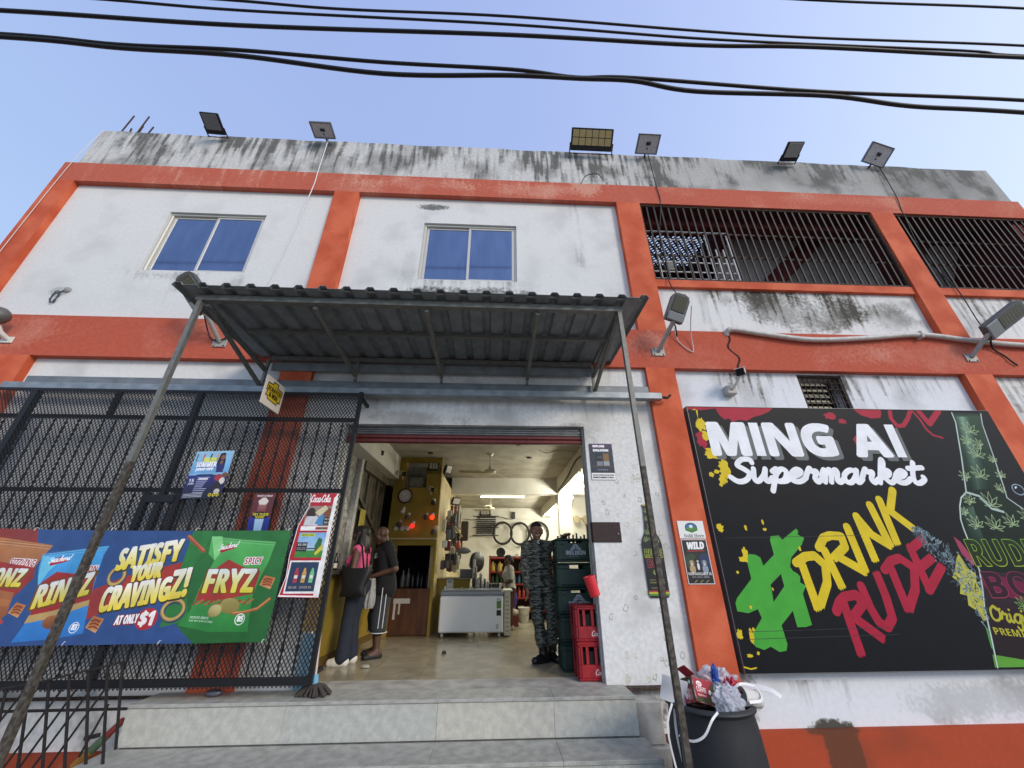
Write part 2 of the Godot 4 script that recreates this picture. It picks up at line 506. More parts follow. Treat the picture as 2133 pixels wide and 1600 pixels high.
# a wall piece with openings: faces, reveals and back
func wall(r: Rect2, z: float, depth: float, holes: Array) -> MB:
	var b := MB.new()
	var xs := [r.position.x, r.end.x]
	var ys := [r.position.y, r.end.y]
	for q in holes:
		xs.append_array([q.position.x, q.end.x]); ys.append_array([q.position.y, q.end.y])
	xs.sort(); ys.sort()
	var uv := func(p: Vector3) -> Vector2: return Vector2((p.x - r.position.x) / r.size.x, 1.0 - (p.y - r.position.y) / r.size.y)
	var q4 := func(a: Vector3, c: Vector3, d: Vector3, e: Vector3) -> void: b.quad(a, c, d, e, uv.call(a), uv.call(c), uv.call(d), uv.call(e))
	for i in xs.size() - 1:
		for j in ys.size() - 1:
			if xs[i + 1] - xs[i] < .001 or ys[j + 1] - ys[j] < .001: continue
			var m := Vector2((xs[i] + xs[i + 1]) / 2, (ys[j] + ys[j + 1]) / 2)
			if holes.any(func(q): return q.has_point(m)): continue
			q4.call(Vector3(xs[i], ys[j], z), Vector3(xs[i + 1], ys[j], z), Vector3(xs[i + 1], ys[j + 1], z), Vector3(xs[i], ys[j + 1], z))
			q4.call(Vector3(xs[i + 1], ys[j], z - depth), Vector3(xs[i], ys[j], z - depth), Vector3(xs[i], ys[j + 1], z - depth), Vector3(xs[i + 1], ys[j + 1], z - depth))
	for q in [r] + holes:
		var a := Vector3(q.position.x, q.position.y, z)
		var c := Vector3(q.end.x, q.position.y, z)
		var d := Vector3(q.end.x, q.end.y, z)
		var e := Vector3(q.position.x, q.end.y, z)
		var k := Vector3(0, 0, -depth)
		var ring := [a, c, d, e]
		if q != r: ring.reverse()
		for i in 4:
			var p0: Vector3 = ring[i]
			var p1: Vector3 = ring[(i + 1) % 4]
			q4.call(p1, p0, p0 + k, p1 + k)
	return b

# ---------- people: distance field of tapered capsules, meshed as surface nets
func flesh(bones: Array, cell: float, k: float, mb: MB) -> MB:
	var lo := Vector3.INF
	var hi := -Vector3.INF
	for q in bones:
		var r := Vector3.ONE * (maxf(q[2], q[3]) + k * .5 + cell * 3.0)
		lo = lo.min(q[0] - r).min(q[1] - r)
		hi = hi.max(q[0] + r).max(q[1] + r)
	var nx := int((hi.x - lo.x) / cell) + 2
	var ny := int((hi.y - lo.y) / cell) + 2
	var nz := int((hi.z - lo.z) / cell) + 2
	var g := PackedFloat32Array()
	g.resize(nx * ny * nz)
	g.fill(10.0)
	for q in bones:
		var a: Vector3 = q[0]
		var ba: Vector3 = q[1] - a
		var l2 := maxf(ba.length_squared(), 1e-9)
		var ra: float = q[2]
		var rb: float = q[3]
		var m := Vector3.ONE * (maxf(ra, rb) + k + cell * 2.0)
		var p0 := (a.min(q[1]) - m - lo) / cell
		var p1 := (a.max(q[1]) + m - lo) / cell
		for kz in range(maxi(0, int(p0.z)), mini(nz, int(p1.z) + 1)):
			for ky in range(maxi(0, int(p0.y)), mini(ny, int(p1.y) + 1)):
				var i := (kz * ny + ky) * nx
				for kx in range(maxi(0, int(p0.x)), mini(nx, int(p1.x) + 1)):
					var pa := lo + Vector3(kx, ky, kz) * cell - a
					var t := clampf(pa.dot(ba) / l2, 0, 1)
					var d := (pa - ba * t).length() - lerpf(ra, rb, t)
					var o := g[i + kx]
					var e := maxf(k - absf(o - d), 0.0) / k
					g[i + kx] = minf(o, d) - e * e * k * .25
	var idx := PackedInt32Array()
	idx.resize(nx * ny * nz)
	idx.fill(-1)
	var sy := nx
	var sz := nx * ny
	var edges := [[0, 1], [2, 3], [4, 5], [6, 7], [0, 2], [1, 3], [4, 6], [5, 7], [0, 4], [1, 5], [2, 6], [3, 7]]
	var offs := [0, 1, sy, sy + 1, sz, sz + 1, sz + sy, sz + sy + 1]
	for kz in nz - 1:
		for ky in ny - 1:
			for kx in nx - 1:
				var i := kz * sz + ky * sy + kx
				if absf(g[i]) > cell * 2.2: continue
				var mask := 0
				for c in 8:
					if g[i + offs[c]] < 0: mask |= 1 << c
				if mask == 0 or mask == 255: continue
				var s := Vector3()
				var n := 0
				for e in edges:
					var va: float = g[i + offs[e[0]]]
					var vb: float = g[i + offs[e[1]]]
					if (va < 0) != (vb < 0):
						var t := va / (va - vb)
						s += Vector3(e[0] & 1, (e[0] >> 1) & 1, e[0] >> 2).lerp(Vector3(e[1] & 1, (e[1] >> 1) & 1, e[1] >> 2), t)
						n += 1
				var nn := Vector3(g[i + 1] - g[i] + g[i + sy + sz + 1] - g[i + sy + sz], g[i + sy] - g[i] + g[i + 1 + sz + sy] - g[i + 1 + sz], g[i + sz] - g[i] + g[i + 1 + sy + sz] - g[i + 1 + sy])
				idx[i] = mb.put(lo + (Vector3(kx, ky, kz) + s / n) * cell, nn.normalized(), Vector2())
	for kz in range(1, nz - 1):
		for ky in range(1, ny - 1):
			for kx in range(1, nx - 1):
				var i := kz * sz + ky * sy + kx
				if absf(g[i]) > cell * 2.2: continue
				var neg := g[i] < 0
				for ax in 3:
					var st: int = [1, sy, sz][ax]
					if (g[i + st] < 0) == neg: continue
					var u: int = [sy, sz, 1][ax]
					var w: int = [sz, 1, sy][ax]
					var c0 := idx[i - u - w]
					var c1 := idx[i - w]
					var c2 := idx[i]
					var c3 := idx[i - u]
					if c0 < 0 or c1 < 0 or c2 < 0 or c3 < 0: continue
					if neg: mb.x.append_array([c0, c2, c1, c0, c3, c2])
					else: mb.x.append_array([c0, c1, c2, c0, c2, c3])
	return mb
func V(x: float, y: float, z: float) -> Vector3: return Vector3(x, y, z)
func grow(bones: Array, by: float) -> Array: return bones.map(func(q): return [q[0], q[1], q[2] + by, q[3] + by])
func cut(q: Array, t0: float, t1: float) -> Array: return [q[0].lerp(q[1], t0), q[0].lerp(q[1], t1), lerpf(q[2], q[3], t0), lerpf(q[2], q[3], t1)]
func hand(wrist: Vector3, dir: Vector3, palm_n: Vector3, thumb_side: float, curl: float) -> Array:  # bones of a palm and five fingers
	dir = dir.normalized()
	var sd := dir.cross(palm_n).normalized()
	var n := sd.cross(dir).normalized()
	var b := [[wrist - dir * .02, wrist + dir * .03, .024, .022]]
	for i in 4:
		var o := (i - 1.5) * .019
		var base := wrist + dir * .085 + sd * o
		b.append([wrist + dir * .02 + sd * o * .7, base, .015, .0125])
		var ln: float = [.034, .042, .04, .03][i]
		var p := base
		var d := dir
		for j in 3:
			d = d.rotated(sd, -curl * (.5 + .4 * j))
			var q: Vector3 = p + d * ln * float([1.0, .7, .55][j])
			b.append([p, q, .0102 - .0012 * j, .009 - .0012 * j])
			p = q
	var tb := wrist + dir * .03 + sd * thumb_side * .03
	var t1 := tb + (dir * .6 + sd * thumb_side * .8 + n * .3).normalized() * .04
	b.append([tb, t1, .014, .011])
	b.append([t1, t1 + (dir + sd * thumb_side * .3 + n * .3).normalized() * .032, .011, .009])
	return b
func head(c: Vector3, f: Vector3, s := 1.0, smile := false) -> Array:  # bones of a head whose middle is c, looking along f
	var up := Vector3.UP
	var r := up.cross(f).normalized()
	up = f.cross(r).normalized()
	var P := func(x: float, y: float, z: float) -> Vector3: return c + (r * x + up * y + f * z) * s
	var b := [[P.call(0, .035, -.02), P.call(0, .03, .015), .088 * s, .082 * s], [P.call(0, -.03, .02), P.call(0, -.07, .045), .064 * s, .042 * s],
		[P.call(-.03, -.04, .03), P.call(.03, -.04, .03), .045 * s, .045 * s],
		[P.call(0, .02, .095), P.call(0, -.022, .112), .009 * s, .015 * s], [P.call(-.013, -.024, .1), P.call(.013, -.024, .1), .009 * s, .009 * s],
		[P.call(-.04, .038, .085), P.call(.04, .038, .085), .014 * s, .014 * s], [P.call(-.026, -.055, .085), P.call(.026, -.055, .085), .011 * s, .011 * s],
		[P.call(0, -.1, .062), P.call(0, -.1, .066), .024 * s, .024 * s], [P.call(-.05, -.005, .06), P.call(-.052, -.02, .05), .028 * s, .026 * s], [P.call(.05, -.005, .06), P.call(.052, -.02, .05), .028 * s, .026 * s]]
	for e in [-1, 1]: b.append_array([[P.call(e * .088, .02, -.012), P.call(e * .094, -.025, -.005), .014 * s, .011 * s], [P.call(e * .09, .03, -.02), P.call(e * .098, .005, -.026), .01 * s, .01 * s]])
	return b
func face_parts(t: Node3D, c: Vector3, f: Vector3, s: float, smile: bool) -> void:
	var r := Vector3.UP.cross(f).normalized()
	var up := f.cross(r).normalized()
	var w := MB.new()
	var d := MB.new()
	for e in [-1, 1]:
		var p: Vector3 = c + (r * e * .033 + up * .012 + f * .083) * s
		w.ball(p, V(.0125, .008, .0125) * s, 10)
		d.ball(p + f * .008 * s, V(.0065, .0068, .0065) * s, 8)
		d.bar(c + (r * e * .016 + up * .038 + f * .1) * s, c + (r * e * .05 + up * .037 + f * .088) * s, .008 * s, .006 * s)
	part("eye_whites", w.done(M(C(0xcfc8bc), .3)), t)
	part("eyebrows_and_pupils", d.done(M(C(0x0d0a09), .5)), t)
	if smile:
		var m := MB.new()
		m.tf = Transform3D(Basis(r, up, f), c + (up * -.054 + f * .094) * s)
		m.bbox(V(-.026, -.006, -.008) * s, V(.026, .006, .004) * s, .004)
		part("teeth", m.done(M(C(0xd8d2c4), .3)), t)

# ---------- the place
var white := C(0xdfe0dd)
var orange: StandardMaterial3D
var orange_faded: StandardMaterial3D
var black_iron: StandardMaterial3D
var galv: StandardMaterial3D
var rusty: StandardMaterial3D
var concrete: StandardMaterial3D
var cream: StandardMaterial3D
var mustard: StandardMaterial3D
var dark: StandardMaterial3D
var cable_black: StandardMaterial3D
var t_cloud: ImageTexture
var building: Node3D
const GROUND := -.4
const FLOOR := .44

func _ready() -> void:
	rng.seed = 11
	var cam := Camera3D.new()
	cam.name = "camera"
	cam.fov = 91.447
	cam.far = 400.0
	cam.transform = Transform3D(Basis(V(.9989, -.0025, .0472), V(-.0181, .9025, .4304), V(-.0436, -.4307, .9014)).orthonormalized(), V(0, 1.62, 4.9))
	add_child(cam)
	cam.current = true
	var sky_im := Image.create(512, 256, false, Image.FORMAT_RGBF)
	var sunward := V(.86, .13, .5).normalized()
	for y in 256:
		var el := PI / 2 - (y + .5) / 256.0 * PI
		for x in 512:
			var az := (x + .5) / 512.0 * TAU
			var d := V(cos(el) * sin(az), sin(el), -cos(el) * cos(az))
			var up := clampf(d.y, 0, 1)
			var c := V(.56, .74, .97).lerp(V(.30, .39, .745), pow(up, .75))
			var g := d.angle_to(sunward)
			c += V(1.0, .86, .66) * .62 * exp(-g * g / .85) + V(.20, .30, .36) * exp(-g * g / 2.2) * .62
			c += V(.03, .10, .12) * exp(-pow(wrapf(az + 1.3, -PI, PI) / .6, 2.0)) * (1.0 - up)
			sky_im.set_pixel(x, y, Color(c.x, c.y, c.z))
	var pano := PanoramaSkyMaterial.new()
	pano.panorama = ImageTexture.create_from_image(sky_im)
	var sky := Sky.new()
	sky.sky_material = pano
	var env := Environment.new()
	env.background_mode = Environment.BG_SKY
	env.sky = sky
	env.tonemap_mode = Environment.TONE_MAPPER_LINEAR
	env.tonemap_exposure = 1.03
	env.sdfgi_enabled = true
	env.ssao_enabled = true
	env.ssil_enabled = true
	var we := WorldEnvironment.new()
	we.name = "world_environment"
	we.environment = env
	add_child(we)
	var sun := DirectionalLight3D.new()
	sun.name = "low_sun"
	sun.light_color = Color(1.0, .94, .87)
	sun.light_energy = .58
	sun.light_angular_distance = 18.0
	sun.shadow_enabled = true
	add_child(sun)
	sun.look_at_from_position(V(0, 0, 0), -V(.62, .5, .75))

	t_cloud = tile_tex(5, Color(.84, .84, .84), Color(1, 1, 1), .012, .1, 1.3)
	var t_or := tile_tex(21, C(0xc05330), C(0xd56a46), .012, .09, 2.2)
	var t_of := tile_tex(22, C(0xbd5740), C(0xcf6f56), .014, .12, 2.0)
	orange = M(Color.WHITE, .85, 0, t_or, .25)
	orange_faded = M(Color.WHITE, .9, 0, t_of, .3)
	black_iron = M(C(0x1d1d20), .55, .3)
	galv = M(C(0x8b8f90), .45, .65, t_cloud, .9)
	rusty = M(Color.WHITE, .85, .1, tile_tex(31, C(0x2c2420), C(0x5b4638), .03, .25, 2.0), .8)
	concrete = M(Color.WHITE, .92, 0, tile_tex(32, C(0x8d8b86), C(0xb3b1ab), .012, .3, 1.6), .5)
	cream = M(C(0xd2d1c8), .85, 0, tile_tex(6, Color(.93, .93, .92), Color(1, 1, 1), .012, .05, 1.2), .3)
	mustard = M(C(0x9c8429), .75, 0, t_cloud, .4)
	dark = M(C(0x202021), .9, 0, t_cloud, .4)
	cable_black = M(C(0x0c0d12), .6)
	ground()
	facade()
	upper_balcony()
	shop_shell()
	steps()
	canopy()
	security_grille()
	sign_board()
	printed_matter()
	roof_fittings()
	wall_fittings()
	cables()
	shop_left()
	shop_right()
	shop_back()
	trash()
	railing()
	people()

func ground() -> void:
	var b := MB.new()
	b.quad(V(-150, GROUND, 150), V(150, GROUND, 150), V(150, GROUND, -150), V(-150, GROUND, -150))
	structure("ground", b.done(M(Color.WHITE, .95, 0, tile_tex(41, C(0x6f6960), C(0x8d867a), .02, .35, 1.5), .35)))

func R(x0: float, y0: float, x1: float, y1: float) -> Rect2: return Rect2(x0, y0, x1 - x0, y1 - y0)

func facade() -> void:
	building = thing("supermarket_building", "two storey white supermarket with orange pillars and beams and stained grey parapet", "building")
	var z := -.1
	var w1 := R(-5.86, 5.96, -4.19, 7.30)
	var w2 := R(-1.36, 5.94, .33, 7.26)
	var door := R(-2.05, .021, 1.25, 3.35)
	var vent := R(4.68, 3.67, 5.40, 4.26)
	var grey := Color(.36, .37, .36)
	var P := plaster(101, 4.64, 2.93, 80, white, {"grime": .09, "dirt": grey, "runs": [[1.0, .5, .25, 1.6, 3.6]], "spots": [[2.4, .9, .7, .12, .3], [3.4, .75, .2, .25, .2], [.84, .5, .16, .12, .25]]})
	part("wall", wall(R(-7.70, 4.96, -3.06, 7.89), z, .25, [w1]).done(P), building)
	P = plaster(102, 4.87, 2.93, 80, white, {"grime": .14, "dirt": grey, "runs": [[2.93, 3.4, .42, 3.93, 4.2], [.98, .5, .4, .9, 3.0]], "spots": [[1.35, 2.72, .34, .09, .75], [2.1, .74, 1.1, .14, .75], [1.1, 1.3, .15, .5, .12], [3.2, 1.3, .3, .7, .1]]})
	part("wall", wall(R(-2.61, 4.96, 2.26, 7.89), z, .25, [w2]).done(P), building)
	var soot := Color(.31, .30, .27)
	P = plaster(103, 4.67, .92, 90, white, {"grime": .55, "dirt": soot, "runs": [[.92, .5, .75, .9, 3.7], [.92, .9, .45, .6, 4.0], [.92, 1.6, .6, .82, 1.05]], "spots": [[2.4, .5, 1.3, .5, .4], [4.0, .4, .6, .4, .22]]})
	part("wall", wall(R(2.71, 4.96, 7.38, 5.88), z, .25, []).done(P), building)
	P = plaster(104, 2.9, .92, 80, white, {"grime": .4, "dirt": soot, "runs": [[.92, .8, .7, .2, 2.4]], "spots": []})
	part("wall", wall(R(7.84, 4.96, 10.74, 5.88), z, .25, []).done(P), building)
	P = plaster(105, 3.5, 4.3, 70, white, {"grime": .2, "dirt": grey, "spots": [[1.0, .2, 2.0, .5, .3]], "runs": []})
	part("wall", wall(R(-6.57, -.02, -3.07, 4.28), z, .25, []).done(P), building)
	var torn := func(im: Image, ppm: float) -> void:  # scraps of old paper left on the shop front
		var r := RandomNumberGenerator.new()
		r.seed = 5
		for i in 46:
			var x := (3.98 + r.randf() * .85) * ppm
			var y := im.get_height() - (.45 + r.randf() * 2.6) * ppm
			var w := r.randf_range(3, 6)
			var h := r.randf_range(4, 9)
			var e := C(0x9a9c94) if r.randf() < .7 else C(0xbdb89c)
			var tilt := Vector2.from_angle(r.randf_range(-.5, .5))
			for k in range(0, 40):
				var t := k / 40.0 * 4.0
				var q := Vector2([t, 1.0, 3.0 - t, 0.0][int(t)] if t < 3 else 0.0, [0.0, t - 1.0, 1.0, 4.0 - t][int(t)])
				if r.randf() < .8: im.fill_rect(Rect2i(int(x + q.x * w * tilt.x - q.y * h * tilt.y), int(y + q.x * w * tilt.y + q.y * h * tilt.x), 1, 1), e)
			if r.randf() < .35: im.fill_rect(Rect2i(int(x), int(y), int(w), int(h * .7)), C(0xd8d6c8))
	P = plaster(106, 4.89, 4.26, 140, white, {"grime": .3, "dirt": Color(.42, .41, .39), "fine": .11, "paint": torn, "runs": [[3.70, .2, .22, .6, 4.6], [4.26, .5, .3, 3.9, 4.85]],
		"spots": [[4.55, .25, .5, .3, .5], [4.2, .12, .5, .22, .6], [3.6, 3.2, .6, .2, .3], [1.5, 3.4, .9, .15, .3]]})
	part("wall", wall(R(-2.63, .02, 2.26, 4.28), z + .03, .25, [door]).done(P), building)
	P = plaster(107, 4.65, 4.26, 100, C(0xe2e5e8), {"grime": .22, "dirt": soot, "runs": [[4.26, .55, .85, .6, 2.1], [4.26, .7, .95, 2.6, 3.5], [4.26, .4, .5, 3.4, 4.5], [.42, .2, .7, .5, 1.3]],
		"spots": [[.05, .45, .2, .5, .5], [.9, -.02, .31, .12, 1.9, .7], [2.6, .2, 1.2, .25, .2], [1.05, .53, .2, .05, .8]]})
	part("wall", wall(R(2.71, .03, 7.36, 4.28), z, .25, [vent]).done(P), building)
	P = plaster(108, 2.92, 4.26, 60, white, {"grime": .3, "dirt": soot, "runs": [[4.26, .5, .8, 0, 2.9]], "spots": []})
	part("wall", wall(R(7.82, .03, 10.74, 4.28), z, .25, []).done(P), building)
	# painted plinths
	P = plaster(109, 8.1, .43, 100, C(0xb04e33), {"grime": .35, "dirt": C(0x6d4433), "runs": [], "spots": [[.91, .45, .33, .08, 1.9, .6], [.95, .2, .2, .62, 2.0, .8]]})
	part("plinth", wall(R(2.70, GROUND, 10.8, .03), -.04, .3, []).done(P), building)
	P = plaster(110, 4.7, .38, 60, C(0x9a4630), {"grime": .9, "dirt": C(0xb8a89a), "runs": [], "spots": []})
	part("plinth", wall(R(-8.08, GROUND, -3.38, -.02), -.04, .3, []).done(P), building)
	part("plinth", MB.new().box(V(1.25, GROUND, -.06), V(2.2, .02, -.35)).done(M(C(0x5e3a2c), .9, 0, t_cloud, 1.0)), building)
	part("skirting_strip", MB.new().box(V(-6.5, .385, -.098), V(-3.07, .405, -.05)).done(rusty), building)
	part("skirting_strip", MB.new().box(V(1.43, .395, -.068), V(2.2, .425, .02)).done(rusty), building)
	# orange frame
	for q in [[-8.08, -7.70, 4.96, 7.89], [-3.06, -2.61, 4.96, 7.89], [2.26, 2.71, 4.96, 7.89], [7.38, 7.84, 4.96, 7.89], [10.74, 10.8, 4.96, 7.89],
		[-8.08, -6.57, -.02, 4.28], [-3.07, -2.63, GROUND, 4.28], [2.26, 2.70, GROUND, 4.28], [7.36, 7.82, GROUND, 4.28], [10.74, 10.8, .03, 4.28]]:
		part("pillar", MB.new().box(V(q[0], q[2], -.1 if q[2] > 4.9 and q[0] > 2.0 and q[0] < 8.0 else -.34), V(q[1], q[3], 0)).done(orange), building)
	P = plaster(112, 18.88, .49, 70, C(0xbd6450), {"grime": .55, "dirt": C(0xcf937e), "fine": .1, "runs": [[.49, .4, .8, 2.0, 10.4], [.49, 1.0, .5, .3, 5.0]], "spots": [[6.6, .3, 1.4, .2, .45], [8.9, .25, 1.6, .2, .5], [9.8, .4, .3, .3, .4], [15.0, .3, 2.5, .2, .3]]})
	part("beam", wall(R(-8.08, 7.89, 10.8, 8.38), 0, .1, []).done(P), building)
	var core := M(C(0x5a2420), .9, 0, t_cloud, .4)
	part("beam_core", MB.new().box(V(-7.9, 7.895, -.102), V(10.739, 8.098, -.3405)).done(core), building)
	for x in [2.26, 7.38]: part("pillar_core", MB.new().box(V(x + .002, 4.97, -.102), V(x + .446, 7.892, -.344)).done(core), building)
	P = plaster(113, 18.88, .68, 70, C(0xbd5e49), {"grime": .55, "dirt": C(0xcb8470), "fine": .1, "runs": [], "spots": [[1.2, .4, 1.2, .3, .4], [10.3, .4, .5, .3, .55], [13.6, .35, .9, .3, .35], [15.2, .3, 2.0, .3, .3]]})
	part("beam", wall(R(-8.08, 4.28, 10.8, 4.96), 0, .34, []).done(P), building)
	part("window_sill", MB.new().box(V(2.71, 5.88, -.34), V(7.38, 6.03, -.03)).done(orange), building)
	part("window_sill", MB.new().box(V(7.84, 5.88, -.34), V(10.74, 6.03, -.03)).done(orange), building)
	P = plaster(111, 18.7, 1.04, 80, C(0xcacac6), {"grime": .6, "dirt": Color(.40, .40, .385), "fine": .16, "runs": [[1.04, .55, .85, 0, 18.7], [1.04, 1.3, .6, 0, 12.0], [1.04, 2.2, .8, 8.4, 11.6], [1.04, 1.6, .5, .2, 3.5]],
		"spots": [[18.0, .5, 2.6, 1.2, .4, .3], [15.6, .6, 3.4, 1.2, .36, .3], [12.6, .6, 3.0, 1.0, .25, .3], [1.0, .1, 1.0, .2, .3, .5]]})
	var pr := MB.new()
	for i in 47:  # the crest is slightly uneven
		var xa := -7.93 + 18.7 * i / 47.0
		var xb := -7.93 + 18.7 * (i + 1) / 47.0
		var ya := 9.42 + .022 * sin(i * 1.7) * cos(i * .6)
		var yb := 9.42 + .022 * sin((i + 1) * 1.7) * cos((i + 1) * .6)
		pr.quad(V(xa, 8.38, -.05), V(xb, 8.38, -.05), V(xb, yb, -.05), V(xa, ya, -.05), Vector2(i / 47.0, 1), Vector2((i + 1) / 47.0, 1), Vector2((i + 1) / 47.0, 0), Vector2(i / 47.0, 0))
		pr.quad(V(xa, ya, -.05), V(xb, yb, -.05), V(xb, yb, -.22), V(xa, ya, -.22), Vector2(i / 47.0, .02), Vector2((i + 1) / 47.0, .02), Vector2((i + 1) / 47.0, 0), Vector2(i / 47.0, 0))
		pr.quad(V(xb, 8.38, -.22), V(xa, 8.38, -.22), V(xa, ya, -.22), V(xb, yb, -.22))
	part("parapet", pr.done(P), building)
	for x in [-7.93, 10.65]: part("parapet_return", MB.new().box(V(x, 8.38, -.222), V(x + .12, 9.42, -12)).done(concrete), building)
	part("side_wall", MB.new().box(V(-8.08, GROUND, -.342), V(-7.9, 8.38, -12)).done(orange), building)
	part("side_wall", MB.new().box(V(10.62, GROUND, -.342), V(10.8, 8.38, -12)).done(orange), building)
	part("rear_wall", MB.new().box(V(-7.9, GROUND, -11.8), V(10.62, 8.38, -12)).done(concrete), building)
	for q in [[-7.9, 2.72, -.342, -11.8], [4.75, 10.62, -.342, -11.8], [2.72, 4.75, -2.1, -11.8]]:
		part("roof_slab", MB.new().box(V(q[0], 8.1, q[2]), V(q[1], 8.34, q[3])).done(M(C(0x55534f), .95, 0, t_cloud, .4)), building)
	# window frames with tinted sliding panes
	var alu := M(C(0xc9c8c0), .4, .2)
	var tint := M(C(0x7284a4), .07, .86, tile_tex(81, Color(.91, .92, .94), Color(1, 1, 1), .02, .03, 1.3, 4), .4)
	for q in [w1, w2]:
		var f := MB.new()
		var a: Vector2 = q.position
		var b: Vector2 = q.end
		for e in [[a.x, a.y, b.x, a.y + .03], [a.x, b.y - .045, b.x, b.y], [a.x, a.y + .03, a.x + .05, b.y - .045], [b.x - .04, a.y + .03, b.x, b.y - .045]]:
			f.bbox(V(e[0] + .002, e[1] + .002, -.21), V(e[2] - .002, e[3] - .002, -.135), .006)
		var wn := part("window", f.done(alu), building)
		var mid := (a.x + b.x) / 2
		for s in 2:
			var x0 := a.x + .05 if s == 0 else mid - .03
			var x1 := mid + .03 if s == 0 else b.x - .04
			var zz := -.185 if s == 0 else -.16
			var fr := MB.new()
			for e in [[x0, a.y + .03, x1, a.y + .07], [x0, b.y - .085, x1, b.y - .05], [x0, a.y + .07, x0 + .045, b.y - .085], [x1 - .045, a.y + .07, x1, b.y - .085]]:
				fr.bbox(V(e[0], e[1], zz - .012), V(e[2], e[3], zz + .012), .004)
			part("sash", fr.done(alu), wn)
			part("pane", MB.new().box(V(x0 + .046, a.y + .071, zz - .004), V(x1 - .046, b.y - .086, zz + .002)).done(tint), wn)
	# a small barred vent above the sign
	var vg := MB.new()
	for e in [[4.68, 3.67, 5.40, 3.71], [4.68, 4.22, 5.40, 4.26], [4.68, 3.71, 4.72, 4.22], [5.36, 3.71, 5.40, 4.22]]: vg.box(V(e[0] + .003, e[1] + .003, -.16), V(e[2] - .003, e[3] - .003, -.115))
	var vn := part("barred_vent", vg.done(rusty), building)
	for i in 7: part("bar", MB.new().tube([V(4.79 + i * .087, 3.70, -.135), V(4.79 + i * .087, 4.24, -.135)], .008, 5).done(rusty), vn)
	for i in 4: part("bar", MB.new().tube([V(4.70, 3.80 + i * .11, -.12), V(5.38, 3.80 + i * .11, -.12)], .007, 5).done(rusty), vn)
	for i in 5: part("slat", MB.new().bar(V(4.72, 3.76 + i * .1, -.24), V(5.2, 3.76 + i * .1, -.24), .09, .012, V(0, 1, 1.2)).done(M(C(0xc2bda8), .8)), vn)
	part("backing", MB.new().box(V(4.6, 3.6, -.40), V(5.5, 4.27, -.36)).done(dark), vn)
	# barred openings on the upper floor
	for q in [R(2.71, 6.03, 7.38, 7.89), R(7.84, 6.03, 10.74, 7.89)]:
		var f := MB.new()
		var a: Vector2 = q.position
		var b: Vector2 = q.end
		for e in [[a.x, a.y, b.x, a.y + .04], [a.x, b.y - .04, b.x, b.y], [a.x, a.y + .04, a.x + .04, b.y - .04], [b.x - .04, a.y + .04, b.x, b.y - .04]]:
			f.box(V(e[0] + .003, e[1] + .003, -.075), V(e[2] - .003, e[3] - .003, -.035))
		var gr := part("window_grille", f.done(rusty), building)
		var nb := int(q.size.x / .142)
		for i in range(1, nb):
			var x: float = a.x + q.size.x * i / nb
			var bent := rng.randf_range(-.006, .006)
			part("bar", MB.new().bar(V(x, a.y + .04, -.055), V(x + bent, b.y - .04, -.055), .029, .022, V(0, 0, 1)).done(M(C(0x211e1f), .6, .3, t_cloud, 2.0)), gr)
		for y in [6.62, 7.2]: part("cross_bar", MB.new().box(V(a.x + .04, y, -.09), V(b.x - .04, y + .035, -.078)).done(rusty), gr)

